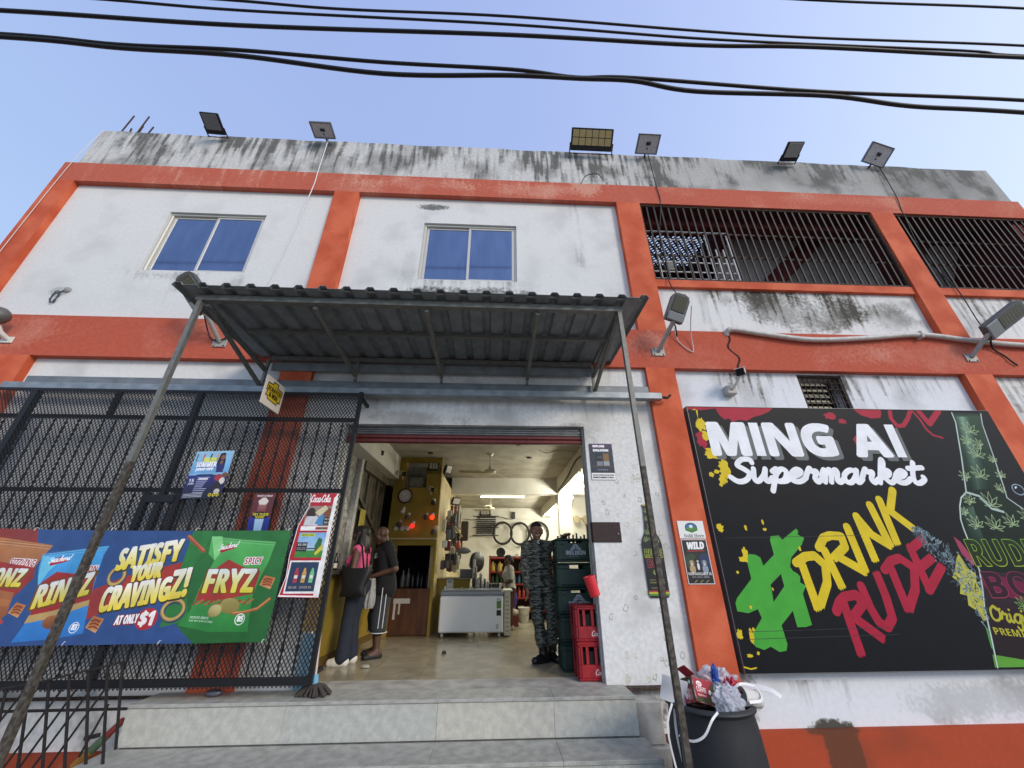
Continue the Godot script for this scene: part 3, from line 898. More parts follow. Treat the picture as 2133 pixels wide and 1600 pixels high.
func upper_balcony() -> void:
	# the open stair landing behind the bars, with a lattice over it on the left
	var dk := M(C(0x8d8b89), .95, 0, t_cloud, .4)
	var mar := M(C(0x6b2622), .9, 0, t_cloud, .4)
	part("landing_floor", MB.new().box(V(2.71, 4.3, -.345), V(10.62, 4.42, -6)).done(dk), building)
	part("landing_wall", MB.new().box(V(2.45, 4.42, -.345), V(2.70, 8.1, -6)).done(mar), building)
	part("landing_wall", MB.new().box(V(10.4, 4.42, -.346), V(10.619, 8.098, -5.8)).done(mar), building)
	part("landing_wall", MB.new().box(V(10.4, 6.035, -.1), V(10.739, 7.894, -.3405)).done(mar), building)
	part("landing_wall", MB.new().box(V(2.71, 4.42, -5.8), V(10.62, 8.1, -6)).done(dk), building)
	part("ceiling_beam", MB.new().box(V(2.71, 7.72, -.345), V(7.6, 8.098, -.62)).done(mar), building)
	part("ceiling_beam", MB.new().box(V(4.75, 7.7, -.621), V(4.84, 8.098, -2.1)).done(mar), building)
	part("stair_soffit", MB.new().bar(V(7.7, 5.6, -2.5), V(7.7, 8.05, -.95), 5.7, .1, V(0, 0, 1)).done(M(C(0xb5b3b0), .95, 0, t_cloud, .4)), building)
	part("stair_string", MB.new().bar(V(5.0, 6.1, -2.0), V(6.9, 8.0, -.82), .36, .1, V(0, .5, 1)).done(mar), building)
	part("stair_string", MB.new().bar(V(8.3, 6.1, -2.0), V(9.4, 8.0, -.82), .3, .1, V(0, .5, 1)).done(mar), building)
	# steel lattice over the well, and the pale rod guard under it
	var la := MB.new()
	for i in 34:
		var o := i * .12
		for s in [0, 1]:
			var a := V(2.72 + o, 8.2, -.66) if s == 0 else V(2.72 + o - 1.44, 8.2, -.66)
			var b := V(2.72 + o - 1.44, 8.2, -2.1) if s == 0 else V(2.72 + o, 8.2, -2.1)
			var pa := Geometry2D.clip_polyline_with_polygon(PackedVector2Array([Vector2(a.x, a.z), Vector2(b.x, b.z)]), PackedVector2Array())
			var inside := Geometry2D.intersect_polyline_with_polygon(PackedVector2Array([Vector2(a.x, a.z), Vector2(b.x, b.z)]), PackedVector2Array([Vector2(2.73, -.65), Vector2(4.74, -.65), Vector2(4.74, -2.09), Vector2(2.73, -2.09)]))
			for l in inside: la.bar(V(l[0].x, 8.2, l[0].y), V(l[1].x, 8.2, l[1].y), .034, .012)
	var lat := part("roof_lattice", la.done(rusty), building)
	lat.set_meta("kind", "stuff")
	var rod := M(C(0xf2f3f2), .5)
	var gd := part("rod_guard", MB.new().box(V(2.74, 7.62, -.46), V(4.62, 7.65, -.43)).done(rod), building)
	for i in 13: part("rod", MB.new().tube([V(2.8 + i * .15, 6.03, -.45), V(2.8 + i * .15, 7.2 if i % 3 else 7.62, -.45)], .015, 5).done(rod), gd)
	for y in [6.12, 6.22, 6.45, 6.62, 6.86, 7.02, 7.45]: part("rod", MB.new().tube([V(2.74, y, -.47), V(4.62 if y < 7.2 else 4.0, y, -.47)], .015, 5).done(rod), gd)
	for q in [[2.9, 6.3], [3.6, 6.28], [4.1, 6.14], [3.3, 6.75]]: part("panel", MB.new().box(V(q[0], q[1], -.56), V(q[0] + .16, q[1] + .24, -.55)).done(M(C(0xa9aaa5), .7)), gd)

func shop_shell() -> void:
	part("foundation", MB.new().box(V(-7.9, GROUND, -.36), V(10.62, FLOOR - .02, -11.8)).done(concrete), building)
	var fl := structure("shop_floor", MB.new().box(V(-6, FLOOR - .019, -.36), V(4.6, FLOOR - .004, -9)).done(M(C(0x6f6a5c), .7)))
	var tt := tile_tex(51, C(0x958e79), C(0xaaa28d), .02, .12, 1.6)
	var tm := [M(Color(.97, .97, .97), .22, 0, tt, .3), M(Color(1, 1, 1), .2, 0, tt, .31), M(Color(.93, .93, .93), .26, 0, tt, .29)]
	for i in 12:
		for j in 15:
			var x := -2.61 + i * .6
			var zz := -.36 - j * .6
			part("floor_tile", MB.new().box(V(x + .002, FLOOR - .003, zz - .002), V(x + .598, FLOOR, zz - .598)).done(tm[rng.randi() % 3]), fl)
	var ceil_m := M(C(0xb2afa2), .9, 0, t_cloud, .3)
	part("sill_slab", MB.new().box(V(-2.049, FLOOR - .06, -.359), V(1.249, FLOOR - .001, .01)).done(concrete), building)
	part("ceiling", MB.new().box(V(-7.9, 3.66, -.36), V(10.62, 3.95, -5.2)).done(ceil_m), building)
	part("ceiling", MB.new().box(V(-7.9, 3.36, -5.5), V(10.62, 3.95, -9.2)).done(ceil_m), building)
	part("ceiling_beam", MB.new().box(V(-1.1, 3.25, -5.2), V(4.6, 3.95, -5.499)).done(cream), building)
	part("ceiling_beam", MB.new().box(V(1.68, 3.25, -.36), V(2.12, 3.658, -5.198)).done(cream), building)
	part("ceiling_beam", MB.new().box(V(1.68, 3.05, -5.502), V(2.12, 3.358, -8.9)).done(cream), building)
	part("column", MB.new().box(V(1.70, FLOOR, -5.21), V(2.03, 3.248, -5.49)).done(cream), building)
	part("interior_wall", MB.new().box(V(-1.1, FLOOR, -9), V(4.6, 3.358, -9.2)).done(cream), building)
	part("interior_wall_ledge", MB.new().box(V(-1.1, 3.0, -8.9), V(1.678, 3.357, -8.998)).done(cream), building)
	part("interior_wall", MB.new().box(V(4.6, FLOOR, -.36), V(4.8, 3.655, -9)).done(cream), building)
	part("interior_wall", MB.new().box(V(1.45, FLOOR, -.312), V(4.6, 3.655, -.36)).done(cream), building)
	part("door_jamb", MB.new().box(V(1.252, FLOOR, -.322), V(1.44, 3.35, -.36)).done(cream), building)
	for i in 3:  # cracks and conduit scars on the ceiling
		part("ceiling_rose", MB.new().lathe(V([.45, .75, -1.3][i], 3.635, [-2.0, -3.0, -2.7][i]), [Vector2(.05, 0), Vector2(.06, .025)], 10).done(M(C(0x3b3a36), .8)), building)
	var sh := thing("roller_shutter", "raised steel roller shutter with maroon bottom bar under the door lintel", "shutter")
	part("bottom_bar", MB.new().bbox(V(-2.03, 3.11, -.2), V(1.24, 3.165, -.13), .012).bbox(V(-2.03, 3.168, -.195), V(1.24, 3.225, -.135), .015).done(M(C(0x6d2f2e), .5, .3, t_cloud, 2.0)), sh)
	for i in 4: part("slat", MB.new().bbox(V(-2.03, 3.228 + i * .032, -.185), V(1.24, 3.258 + i * .032, -.145), .012).done(galv), sh)
	for x in [-2.047, 1.225]: part("guide_rail", MB.new().box(V(x, FLOOR, -.21), V(x + .022, 3.35, -.12)).done(M(C(0xa9a9a4), .7, 0, t_cloud, 2.0)), sh)

func steps() -> void:
	var o := thing("entrance_steps", "grey terrazzo entrance steps leading up to the shop doorway", "steps")
	var n := tile_tex(61, C(0xb1b1ab), C(0xc4c4bd), .03, .32, 1.5)
	var tr := [M(Color(.98, .98, .96), .6, 0, n, .7), M(Color(.95, .96, .95), .6, 0, n, .72), M(Color(1, .99, .96), .65, 0, n, .69)]
	var tread := M(Color(.92, .92, .90), .6, 0, tile_tex(62, C(0xa2a29d), C(0xbebeb9), .03, .28, 1.6), .45)
	var xs := [-3.35, -1.92, -.5, .62, 1.43]
	for i in 4:
		for k in 3:
			var top := FLOOR - .31 * k
			var zf: float = [.32, .77, 1.2][k]
			var zb: float = [-.06, .321, .771][k]
			var x0: float = xs[i] - (.03 * k if i == 0 else 0.0)
			var x1: float = xs[i + 1] + (.04 * k if i == 3 else 0.0)
			part("riser_slab", MB.new().bbox(V(x0 + .0006, top - .31 if k < 2 else GROUND, zf - .04), V(x1 - .0006, top - .034, zf - .012), .003).done(tr[(i + k) % 3]), o)
			part("tread_slab", MB.new().bbox(V(x0 + .0004, top - .032, zb + .013), V(x1 - .0004, top - .002, zf), .004).done(tread), o)
	part("core", MB.new().box(V(-3.33, GROUND, -.05), V(1.41, FLOOR - .035, .27)).box(V(-3.34, GROUND, .2705), V(1.42, FLOOR - .345, .72)).box(V(-3.35, GROUND, .7205), V(1.43, FLOOR - .655, 1.15)).done(concrete), o)
	var b := thing("concrete_block", "grey concrete block wedged beside the right end of the entrance steps", "block")
	part("slab", MB.new().bbox(V(1.445, .02, -.02), V(1.72, .36, .2), .012).done(concrete), b)
	part("footing", MB.new().bbox(V(1.48, GROUND, -.03), V(1.76, .018, .24), .01).done(concrete), b)

func canopy() -> void:
	var o := thing("entrance_canopy", "dark corrugated metal canopy over the doorway on two thin steel posts", "canopy")
	var st := M(C(0x83847e), .55, .3, t_cloud, 1.5)
	var sheet_m := M(C(0x8a9194), .5, .15, t_cloud, .8)
	var b := MB.new()
	var pf := PackedVector2Array()
	var nr := 20
	var x0 := -3.45
	var pitch := 5.12 / nr
	for i in nr + 1:
		for e in [[-.055, 0.0], [-.03, .038], [.03, .038], [.055, 0.0]]:
			var x: float = x0 + i * pitch + e[0]
			pf.append(Vector2(x, e[1]))
	for i in pf.size() - 1:
		for s in [0.0, -.004]:
			var p := pf[i]
			var q := pf[i + 1]
			var ya: float = 4.335 + s
			var A := V(p.x, ya + p.y, 1.56)
			var B := V(q.x, ya + q.y, 1.56)
			var D := V(p.x, ya + p.y - .015, .0)
			var E := V(q.x, ya + q.y - .015, .0)
			if s == 0.0: b.quad(A, B, E, D)
			else: b.quad(B, A, D, E)
		b.quad(V(pf[i].x, 4.331 + pf[i].y, 1.56), V(pf[i + 1].x, 4.331 + pf[i + 1].y, 1.56), V(pf[i + 1].x, 4.335 + pf[i + 1].y, 1.56), V(pf[i].x, 4.335 + pf[i].y, 1.56))
	part("roof_sheet", b.done(sheet_m), o)
	part("fascia_flashing", MB.new().bar(V(-3.42, 4.345, 1.50), V(1.66, 4.345, 1.50), .02, .02).done(st), o)
	var tube := func(nm: String, a: Vector3, c: Vector3, w := .045) -> void: part(nm, MB.new().bar(a, c, w, w).done(st), o)
	tube.call("front_beam", V(-3.33, 4.285, 1.38), V(1.46, 4.28, 1.38), .07)
	tube.call("purlin", V(-3.15, 4.29, .74), V(1.44, 4.28, .74))
	tube.call("rear_beam", V(-3.2, 4.27, .06), V(1.42, 4.26, .06), .06)
	part("rear_flashing", MB.new().box(V(-3.2, 4.1, .004), V(1.42, 4.232, .02)).done(sheet_m), o)
	for q in [[-2.05, -1.97], [-.8, -.77], [.47, .45]]:
		tube.call("rafter", V(q[0], 4.225, 1.36), V(q[1], 4.0, .1))
		tube.call("strut", V(q[1], 4.235, .09), V(q[1], 3.92, .09), .035)
	for x in [-3.22, 1.41]:
		tube.call("rafter", V(x, 4.225, 1.36), V(x, 4.06, .1))
		tube.call("strut", V(x, 4.235, .09), V(x, 3.80, .09), .035)
		tube.call("brace", V(x, 4.2, 1.3), V(x, 3.81, .1), .04)
	for x in [-3.28, 1.42]:
		tube.call("post", V(x, 2.45, 1.39), V(x, 4.25, 1.39), .046)
		part("post_foot", MB.new().bar(V(x, GROUND, 1.39), V(x, 2.45, 1.39), .046, .046).done(M(Color.WHITE, .7, .15, tile_tex(91, C(0x3a342d), C(0x5f5a51), .03, .2, 2.2), 1.2)), o)
	for x in [-3.28, 1.42]: part("base_plate", MB.new().box(V(x - .08, GROUND + .004, 1.31), V(x + .08, GROUND + .012, 1.47)).done(st), o)
	var r := thing("steel_channel", "long weathered galvanised steel channel along the wall above the doorway", "rail")
	var g := M(C(0x9aa3a8), .5, .5, t_cloud, .7)
	part("web", MB.new().bbox(V(-6.5, 3.70, .05), V(2.36, 3.80, .15), .008).done(g), r)
	part("back_plate", MB.new().bbox(V(-6.4, 3.802, -.06), V(2.24, 3.95, .02), .006).done(M(C(0x83898c), .55, .4, t_cloud, .6)), r)
	part("bent_end", MB.new().tube([V(2.36, 3.745, .1), V(2.46, 3.74, .1), V(2.5, 3.78, .11)], .02, 6).done(rusty), r)
	# the little hanging board at the left brace
	var cv := Canvas.new(300, 300, C(0xe6ddd0), 100, 100)
	cv.poly([22, 24, 78, 20, 78, 30, 92, 32, 90, 58, 96, 60, 92, 78, 66, 80, 64, 94, 36, 92, 34, 82, 10, 80, 8, 50, 14, 50, 10, 32, 22, 32], C(0x151310))
	cv.poly([25, 27, 75, 24, 75, 34, 88, 36, 87, 56, 92, 62, 89, 74, 62, 77, 61, 90, 40, 89, 38, 79, 14, 76, 12, 54, 18, 52, 14, 36, 25, 36], C(0xd9b91f))
	for l in [[14, 54, 60, 50], [40, 78, 88, 70], [28, 36, 80, 34]]: cv.stroke(l, 2, C(0x8d7510))
	cv.text("SCRATCH", [16, 56, 70, 14, 0, -.02], C(0x15130c), Color(0, 0, 0, 0), .8)
	cv.text("& WIN", [28, 36, 46, 14], C(0x15130c), Color(0, 0, 0, 0), .8)
	var sb := thing("hanging_sign", "small square white hanging sign with yellow SCRATCH & WIN badge", "sign")
	var face := print_mat(cv.tex(), .4)
	var am := MB.new().box(V(-2.773, 3.337, .29), V(-2.765, 3.698, .70)).done(M(C(0xd8d2c6), .5))
	var mf := MB.new()
	mf.quad(V(-2.762, 3.335, .70), V(-2.762, 3.335, .29), V(-2.762, 3.70, .29), V(-2.762, 3.70, .70))
	mf.quad(V(-2.776, 3.335, .29), V(-2.776, 3.335, .70), V(-2.776, 3.70, .70), V(-2.776, 3.70, .29))
	part("board", mf.into(am, face), sb)
	part("hook", MB.new().tube([V(-2.77, 3.70, .48), V(-2.85, 3.82, .3), V(-2.95, 3.86, .16)], .004, 4).done(rusty), sb)

func security_grille() -> void:
	var o := thing("security_grille", "black iron security grille with expanded metal mesh left of the doorway", "grille")
	var z := .25
	var bar := func(nm: String, x0: float, y0: float, x1: float, y1: float, w := .045) -> void: part(nm, MB.new().bar(V(x0, y0, z - .03), V(x1, y1, z - .03), w, w).done(black_iron), o)
	bar.call("frame_rail", -7.2, 3.66, -1.79, 3.66, .03)
	bar.call("frame_rail", -7.2, 3.295, -1.80, 3.295)
	bar.call("frame_rail", -7.2, 2.40, -1.80, 2.40)
	bar.call("frame_rail", -7.2, .575, -1.76, .575, .06)
	bar.call("frame_post", -1.775, .55, -1.795, 3.69)
	bar.call("frame_post", -5.89, .6, -5.89, 3.64, .07)
	bar.call("frame_post", -4.875, 3.32, -4.875, 3.64, .05)
	bar.call("frame_post", -3.85, .6, -3.85, 3.64, .06)
	bar.call("hatch_frame", -4.02, 1.2, -4.02, 2.37, .06)
	bar.call("hatch_frame", -4.0, 2.3, -3.68, 2.3, .08)
	bar.call("hatch_frame", -3.66, 1.2, -3.66, 2.37, .06)
	part("frame_return", MB.new().bar(V(-1.785, 3.6, .22), V(-1.785, 3.6, -.06), .04, .04).bar(V(-1.785, .62, .22), V(-1.785, .62, -.06), .04, .04).done(black_iron), o)
	var x := -7.1
	while x < -1.85:
		var m := MB.new().tube([V(x, .6, .13), V(x, 3.29, .13)], .0095, 5)
		for k in 9: m.bar(V(x, .8 + k * .29, .13), V(x, .86 + k * .29, .13), .026, .026, V(1, 0, 1))
		part("bar", m.done(black_iron), o)
		x += .15
	var b := MB.new()  # expanded metal: zigzag strands that meet their neighbours
	var cw := .0205
	var chh := .06
	var x0 := -6.9
	var nc := int((-1.79 - x0) / cw)
	var nr := int((3.67 - .53) / chh)
	for i in nc + 1:
		for j in nr * 2:
			var s := -1.0 if (i + j) % 2 else 1.0
			var xa := x0 + i * cw - s * cw * .25 * 1.9
			var xb := x0 + i * cw + s * cw * .25 * 1.9
			if maxf(xa, xb) > -1.77: continue
			b.bar(V(xa, .53 + j * chh / 2, z), V(xb, .53 + (j + 1) * chh / 2, z), .0078, .004, V(0, 0, 1))
	var me := part("wire_mesh", b.done(M(C(0x232427), .6, .3)), o)
	me.set_meta("kind", "stuff")

func flat_board(nm: String, label: String, cat: String, tex: Texture2D, r: Rect2, z: float, th: float, rough := .5, edge := Color(.1, .1, .1), group := "") -> Node3D:
	var am := MB.new().box(V(r.position.x, r.position.y, z - th), V(r.end.x, r.end.y, z)).done(M(edge, .6))
	var f := MB.new()
	f.quad(V(r.position.x, r.position.y, z + .002), V(r.end.x, r.position.y, z + .002), V(r.end.x, r.end.y, z + .002), V(r.position.x, r.end.y, z + .002))
	return solo(nm, f.into(am, print_mat(tex, rough)), label, cat, group)

func blob(cv: Canvas, x: float, y: float, rx: float, ry: float, c: Color, sd: int) -> void:
	var r := RandomNumberGenerator.new()
	r.seed = sd
	var a := []
	for i in 22:
		var g := TAU * i / 22
		var q := r.randf_range(.55, 1.1) if i % 2 else r.randf_range(.75, 1.0)
		a.append_array([x + cos(g) * rx * q, y + sin(g) * ry * q])
	cv.poly(a, c)

func leaf(cv: Canvas, x: float, y: float, s: float, rot: float, c: Color) -> void:
	for i in 7:
		var g := rot + (i - 3) * .62 + PI / 2
		var l: float = s * [.5, .8, .95, 1.0, .95, .8, .5][i]
		var d := Vector2.from_angle(g)
		var o := d.orthogonal() * l * .13
		cv.stroke([x, y, x + d.x * l * .5 + o.x, y + d.y * l * .5 + o.y, x + d.x * l, y + d.y * l, x + d.x * l * .5 - o.x, y + d.y * l * .5 - o.y, x, y], .7, c)

func sign_board() -> void:
	var bg := C(0x1d1e21)
	var cv := Canvas.new(1880, 1244, bg, 470, 311)
	var yel := C(0xd8bf2e)
	var red := C(0xa92a3f)
	var grn := C(0x4ba540)
	# splashes of colour along the top left
	cv.poly([0, 311, 0, 307, 20, 306, 42, 309, 46, 298, 52, 292, 58, 294, 62, 289, 72, 292, 84, 291, 96, 297, 108, 300, 120, 305, 128, 311], red)
	blob(cv, 12, 262, 9, 14, red, 3)
	blob(cv, 30, 246, 9, 6, red, 4)
	blob(cv, 210, 300, 10, 6, red, 5); blob(cv, 226, 292, 7, 4, red, 8); blob(cv, 238, 262, 8, 9, red, 6); blob(cv, 251, 254, 5, 6, red, 7)
	cv.poly([250, 311, 258, 302, 272, 297, 286, 298, 290, 304, 292, 311], red)
	cv.stroke([306, 311, 302, 298, 306, 286, 316, 287, 328, 298, 338, 311], 6, red)
	cv.stroke([340, 311, 346, 296, 348, 282, 354, 273, 366, 269], 3, red)
	cv.stroke([350, 311, 357, 290, 382, 311], 8, red)
	cv.poly([6, 306, 12, 308, 13, 292, 15, 306], yel)
	blob(cv, 15, 285, 9, 12, yel, 12); blob(cv, 18, 268, 6, 8, yel, 13); blob(cv, 28, 262, 5, 4, yel, 14); blob(cv, 22, 243, 14, 9, yel, 15)
	blob(cv, 33, 222, 9, 15, yel, 16); blob(cv, 28, 208, 6, 9, yel, 17); blob(cv, 14, 214, 4, 4, yel, 18); blob(cv, 22, 218, 5, 3, yel, 19); blob(cv, 24, 201, 3, 3, yel, 20)
	for q in [[5, -5, C(0x6e7271)], [0, 0, C(0xeceff2)]]:
		for l in [["M", 24, 52], ["N", 105, 44], ["G", 158, 42], ["A", 229, 50]]: cv.text(l[0], [l[1] + q[0], 242 + q[1], l[2], 44], q[2], Color(0, 0, 0, 0), 2.5)
		for x in [84, 286]: cv.rect(x + q[0], 240 + q[1], x + 13.5 + q[0], 288 + q[1], q[2])
	cv.script("Supermarket", 40, 206, 16.5, 7.2, C(0xeceff2), -.005, 1.31)
	# brush lettering
	cv.poly([71,138,82,139,85,134,107,147,109,144,107,140,114,136,111,132,108,128,90,114,85,104,87,99,91,97,94,93,92,87,98,83,94,79,91,75,91,44,87,43,83,42,73,42,73,58,55,44,56,26,53,20,45,19,36,24,28,21,19,24,15,30,19,36,30,47,34,51,32,60,20,56,7,58,7,66,10,71,33,91,33,113,38,118,46,117,51,114,52,105,69,117,69,133], grn)
	cv.poly([55, 85, 71, 96, 71, 83, 53, 67], bg)
	for s in [[101, 106, 104, 58], [94, 108, 108, 115, 120, 116, 130, 105, 125, 86, 107, 62], [135, 122, 142, 80], [129, 125, 139, 136, 149, 139, 163, 138, 163, 126, 142, 112], [148, 116, 179, 97], [175, 149, 178, 97], [193, 162, 196, 109], [193, 161, 204, 140, 224, 126], [217, 176, 223, 125], [233, 183, 233, 128], [257, 195, 240, 166], [242, 168, 264, 146]]:
		cv.stroke(s, 10.2, yel, .25)
	for s in [[137, 67, 138, 14], [125, 57, 132, 66, 141, 72, 156, 74, 160, 64, 143, 51], [144, 51, 171, 29], [166, 83, 168, 60, 172, 46, 180, 41, 190, 50, 192, 72, 191, 98], [212, 102, 213, 56], [203, 100, 216, 110, 228, 113, 242, 102, 232, 79, 213, 57], [248, 125, 250, 77], [249, 124, 272, 136], [247, 101, 272, 114], [249, 78, 280, 105]]:
		cv.stroke(s, 10.2, red, .25)
	var k := 30
	for p in [[9, 148, 5, 6], [42, 148, 2, 4], [66, 155, 1.5, 4], [66, 146, 3, 2], [33, 118, 4, 9], [29, 112, 6, 4], [18, 98, 2, 2], [104, 124, 2, 3], [4, 36, 4, 6], [17, 34, 3, 8], [21, 40, 2, 3], [10, 16, 4, 2], [20, 18, 2, 2], [24, 62, 2, 2], [56, 80, 1.4, 2]]:
		k += 1
		blob(cv, p[0], p[1], p[2], p[3], yel, k)
	cv.stroke([0, 6, 8, 4, 14, 5], 1.4, yel)
	# the bottle
	var r := RandomNumberGenerator.new()
	r.seed = 9
	cv.poly([302, 112, 308, 118, 312, 100, 318, 96, 314, 86, 316, 66, 308, 48, 300, 46, 298, 56, 290, 62, 294, 72, 286, 74, 292, 84, 286, 92, 294, 100], C(0xb5b34a))
	cv.poly([312, 138, 318, 132, 326, 108, 320, 104, 312, 118], C(0xa0405a))
	cv.poly([306, 50, 312, 60, 316, 40, 310, 36], C(0xbfa21e))
	cv.poly([299, 42, 306, 30, 300, 12, 294, 20], C(0x4e8f46))
	var bottle := [401, 308, 399, 293, 380, 242, 360, 193, 349, 186, 341, 175, 333, 158, 331, 147, 328, 120, 325, 99, 318, 80, 309, 60, 300, 30, 291, 2, 470, 2, 470, 170, 440, 172, 428, 176, 414, 186, 418, 200, 430, 250, 439, 290, 446, 307]
	cv.poly(bottle, C(0x2a3b31), C(0x121915))
	cv.poly([402, 304, 446, 304, 439, 290, 430, 250, 420, 210, 360, 193, 380, 242, 398, 290], C(0x38503f), C(0x1c2a22))
	for q in 6: cv.poly([403 + q * 2, 302, 424 - q * 2, 302, 411 - q * 2, 250, 394 - q * 3, 198, 371 + q * 2, 196, 387 + q * 2, 245], C(0x3f5a4a).lerp(C(0x84a592), q / 5.0), C(0x24362c).lerp(C(0x3f5548), q / 5.0))
	for q in 5: cv.poly([340 + q * 3, 168, 352 + q * 2, 176, 346 + q * 2, 150, 336 + q * 3, 110, 330 + q * 3, 112, 335 + q * 3, 146], C(0x2d4036).lerp(C(0x4e6b5a), q / 4.0), C(0x1a2620))
	cv.poly([310, 62, 326, 97, 470, 97, 470, 2, 298, 2, 300, 28], C(0x35272f), C(0x2a2426))
	cv.poly([318, 84, 325, 99, 470, 60, 470, 40, 330, 74], C(0x6d2340))
	cv.poly([288, 2, 292, 14, 330, 8, 470, 6, 470, 2], C(0x5f9e3c))
	for p in [[414, 278, 17, -.2], [402, 262, 12, .4], [405, 243, 17, -.1], [418, 258, 12, .8], [393, 214, 17, -.2], [372, 212, 12, .6], [386, 176, 19, -.3], [360, 180, 13, .3], [352, 150, 15, .2], [376, 148, 17, -.2], [402, 152, 15, .1], [345, 166, 9, .5], [424, 214, 10, .2], [410, 196, 10, -.6], [430, 160, 16, .3], [452, 150, 15, -.2], [425, 236, 9, .2]]:
		leaf(cv, p[0], p[1], p[2], p[3], C(0x9db487))
	for i in 3: cv.stroke([401, 308, 399, 293, 380, 242, 360, 193, 349, 186, 341, 175, 333, 158, 331, 147, 328, 120, 325, 99, 318, 80, 309, 60, 300, 30, 291, 2], 2.4 - i * .7, [C(0x4f665c), C(0x90a89c), C(0xc8d6d0)][i])
	cv.stroke([446, 307, 439, 290, 430, 250, 418, 200, 414, 186, 428, 172], 1.6, C(0xaebdb6))
	cv.stroke([360, 193, 376, 188, 384, 172, 398, 168], 3, C(0xa9bdb5))
	cv.text("RUDE", [324, 104, 92, 30], C(0x6f9a34), C(0x9fae35), 1.1)
	cv.text("RUDE", [324, 104, 92, 30], C(0x27331f), Color(0, 0, 0, 0), .1)
	cv.text("BOY", [325, 70, 88, 27], C(0x7d2f50), C(0x96384e), 1.1)
	cv.text("BOY", [325, 70, 88, 27], C(0x35202a), Color(0, 0, 0, 0), .1)
	leaf(cv, 360, 60, 12, .5, C(0x6e9a52))
	cv.script("Original", 311, 47, 9, 2.6, C(0xb0ad36), -.1, 1.1)
	cv.text("PREMIUM", [307, 33, 54, 7, 0, -.1], C(0xb9b338))
	# water thrown off the bottle
	for i in 330:
		var t := r.randf()
		var x := lerpf(266, 322, t) + r.randf_range(-16, 16) * (.4 + t)
		var y := lerpf(148, 70, t) + r.randf_range(-46, 30) * t
		if x > 332 - (148 - y) * .22: continue
		var c := C(0x8ea3ad).lerp(C(0x2b3a42), r.randf() * .9)
		if i % 3: cv.stroke([x, y, x + r.randf_range(-3, 3), y + r.randf_range(-3, 3), x + r.randf_range(-5, 2), y + r.randf_range(-5, 2)], r.randf_range(.5, 1.2), c)
		else: cv.ring(x, y, r.randf_range(.8, 2.2), r.randf_range(1.0, 3.0), .6, c)
	for p in [[437, 197, 8, 7], [452, 160, 13, 12]]:
		cv.disc(p[0], p[1], p[2], p[3], C(0x1c232b))
		cv.ring(p[0], p[1], p[2], p[3], 1.4, C(0x8ea1b2))
		cv.stroke([p[0] - p[2] * .4, p[1] + 2, p[0] - 1, p[1] + p[3] * .5], 2, C(0xd5dee4))
	for y in [135, 37, 30]: cv.stroke([12, y + 1, 190, y + 4], .5, C(0x3d3e42))
	var s := thing("shop_sign", "large black shop sign with green hashtag, yellow and red brush lettering and a bottle", "sign")
	var am := MB.new().box(V(2.75, .53, -.095), V(7.345, 3.64, .02)).done(M(C(0x1b1b1d), .5))
	var f := MB.new()
	f.quad(V(2.75, .53, .022), V(7.345, .53, .022), V(7.345, 3.64, .022), V(2.75, 3.64, .022), Vector2(0, 1), Vector2(.9777, 1), Vector2(.9777, 0), Vector2(0, 0))
	var pm := print_mat(cv.worn(3, .08).tex(), .45)
	pm.metallic_specular = .22
	part("panel", f.into(am, pm), s)
	var e := MB.new()
	e.bbox(V(2.742, .522, -.09), V(7.35, .5295, .03), .002).bbox(V(2.742, 3.6405, -.09), V(7.35, 3.648, .03), .002).bbox(V(2.742, .53, -.09), V(2.7495, 3.64, .03), .002)
	part("edge_trim", e.done(M(C(0x77797b), .4, .6)), s)

func bag(cv: Canvas, p: Array, c: Color, c2: Color, seal: Array) -> void:
	cv.poly(p, c, c2)
	for i in 4: cv.stroke([seal[0], seal[1] - i * 1.2, seal[2], seal[3] - i * 1.2], .4, c.lerp(Color.WHITE, .35) if i % 2 else c.lerp(Color.BLACK, .25))

func snack_logo(cv: Canvas, x: float, y: float, s: float) -> void:
	cv.poly([x + 2 * s, y + 1.5 * s, x + 9 * s, y + 8 * s, x + 20 * s, y + 4 * s, x + 3 * s, y - 1.5 * s], C(0xa32530))
	cv.script("Snackers!", x, y + 1.5 * s, 3.0 * s, .75, C(0xf3f0ee), .18, .75)

func snack_cube(cv: Canvas, x: float, y: float, s: float) -> void:
	cv.poly([x - 9 * s, y - 3 * s, x - 5 * s, y + 8 * s, x + 8 * s, y + 5 * s, x + 5 * s, y - 8 * s], C(0xb5703a), C(0xd8a26a))
	cv.poly([x - 7 * s, y - 3 * s, x - 4 * s, y + 6 * s, x + 6 * s, y + 4 * s, x + 4 * s, y - 6 * s], C(0xa4572b), C(0xc98a55))
	for i in 3: cv.stroke([x - 5 * s, y + (3 - i * 3) * s, x, y + (4 - i * 3) * s, x + 5 * s, y + (2 - i * 3) * s], 1.3 * s, C(0x7d3a1d))

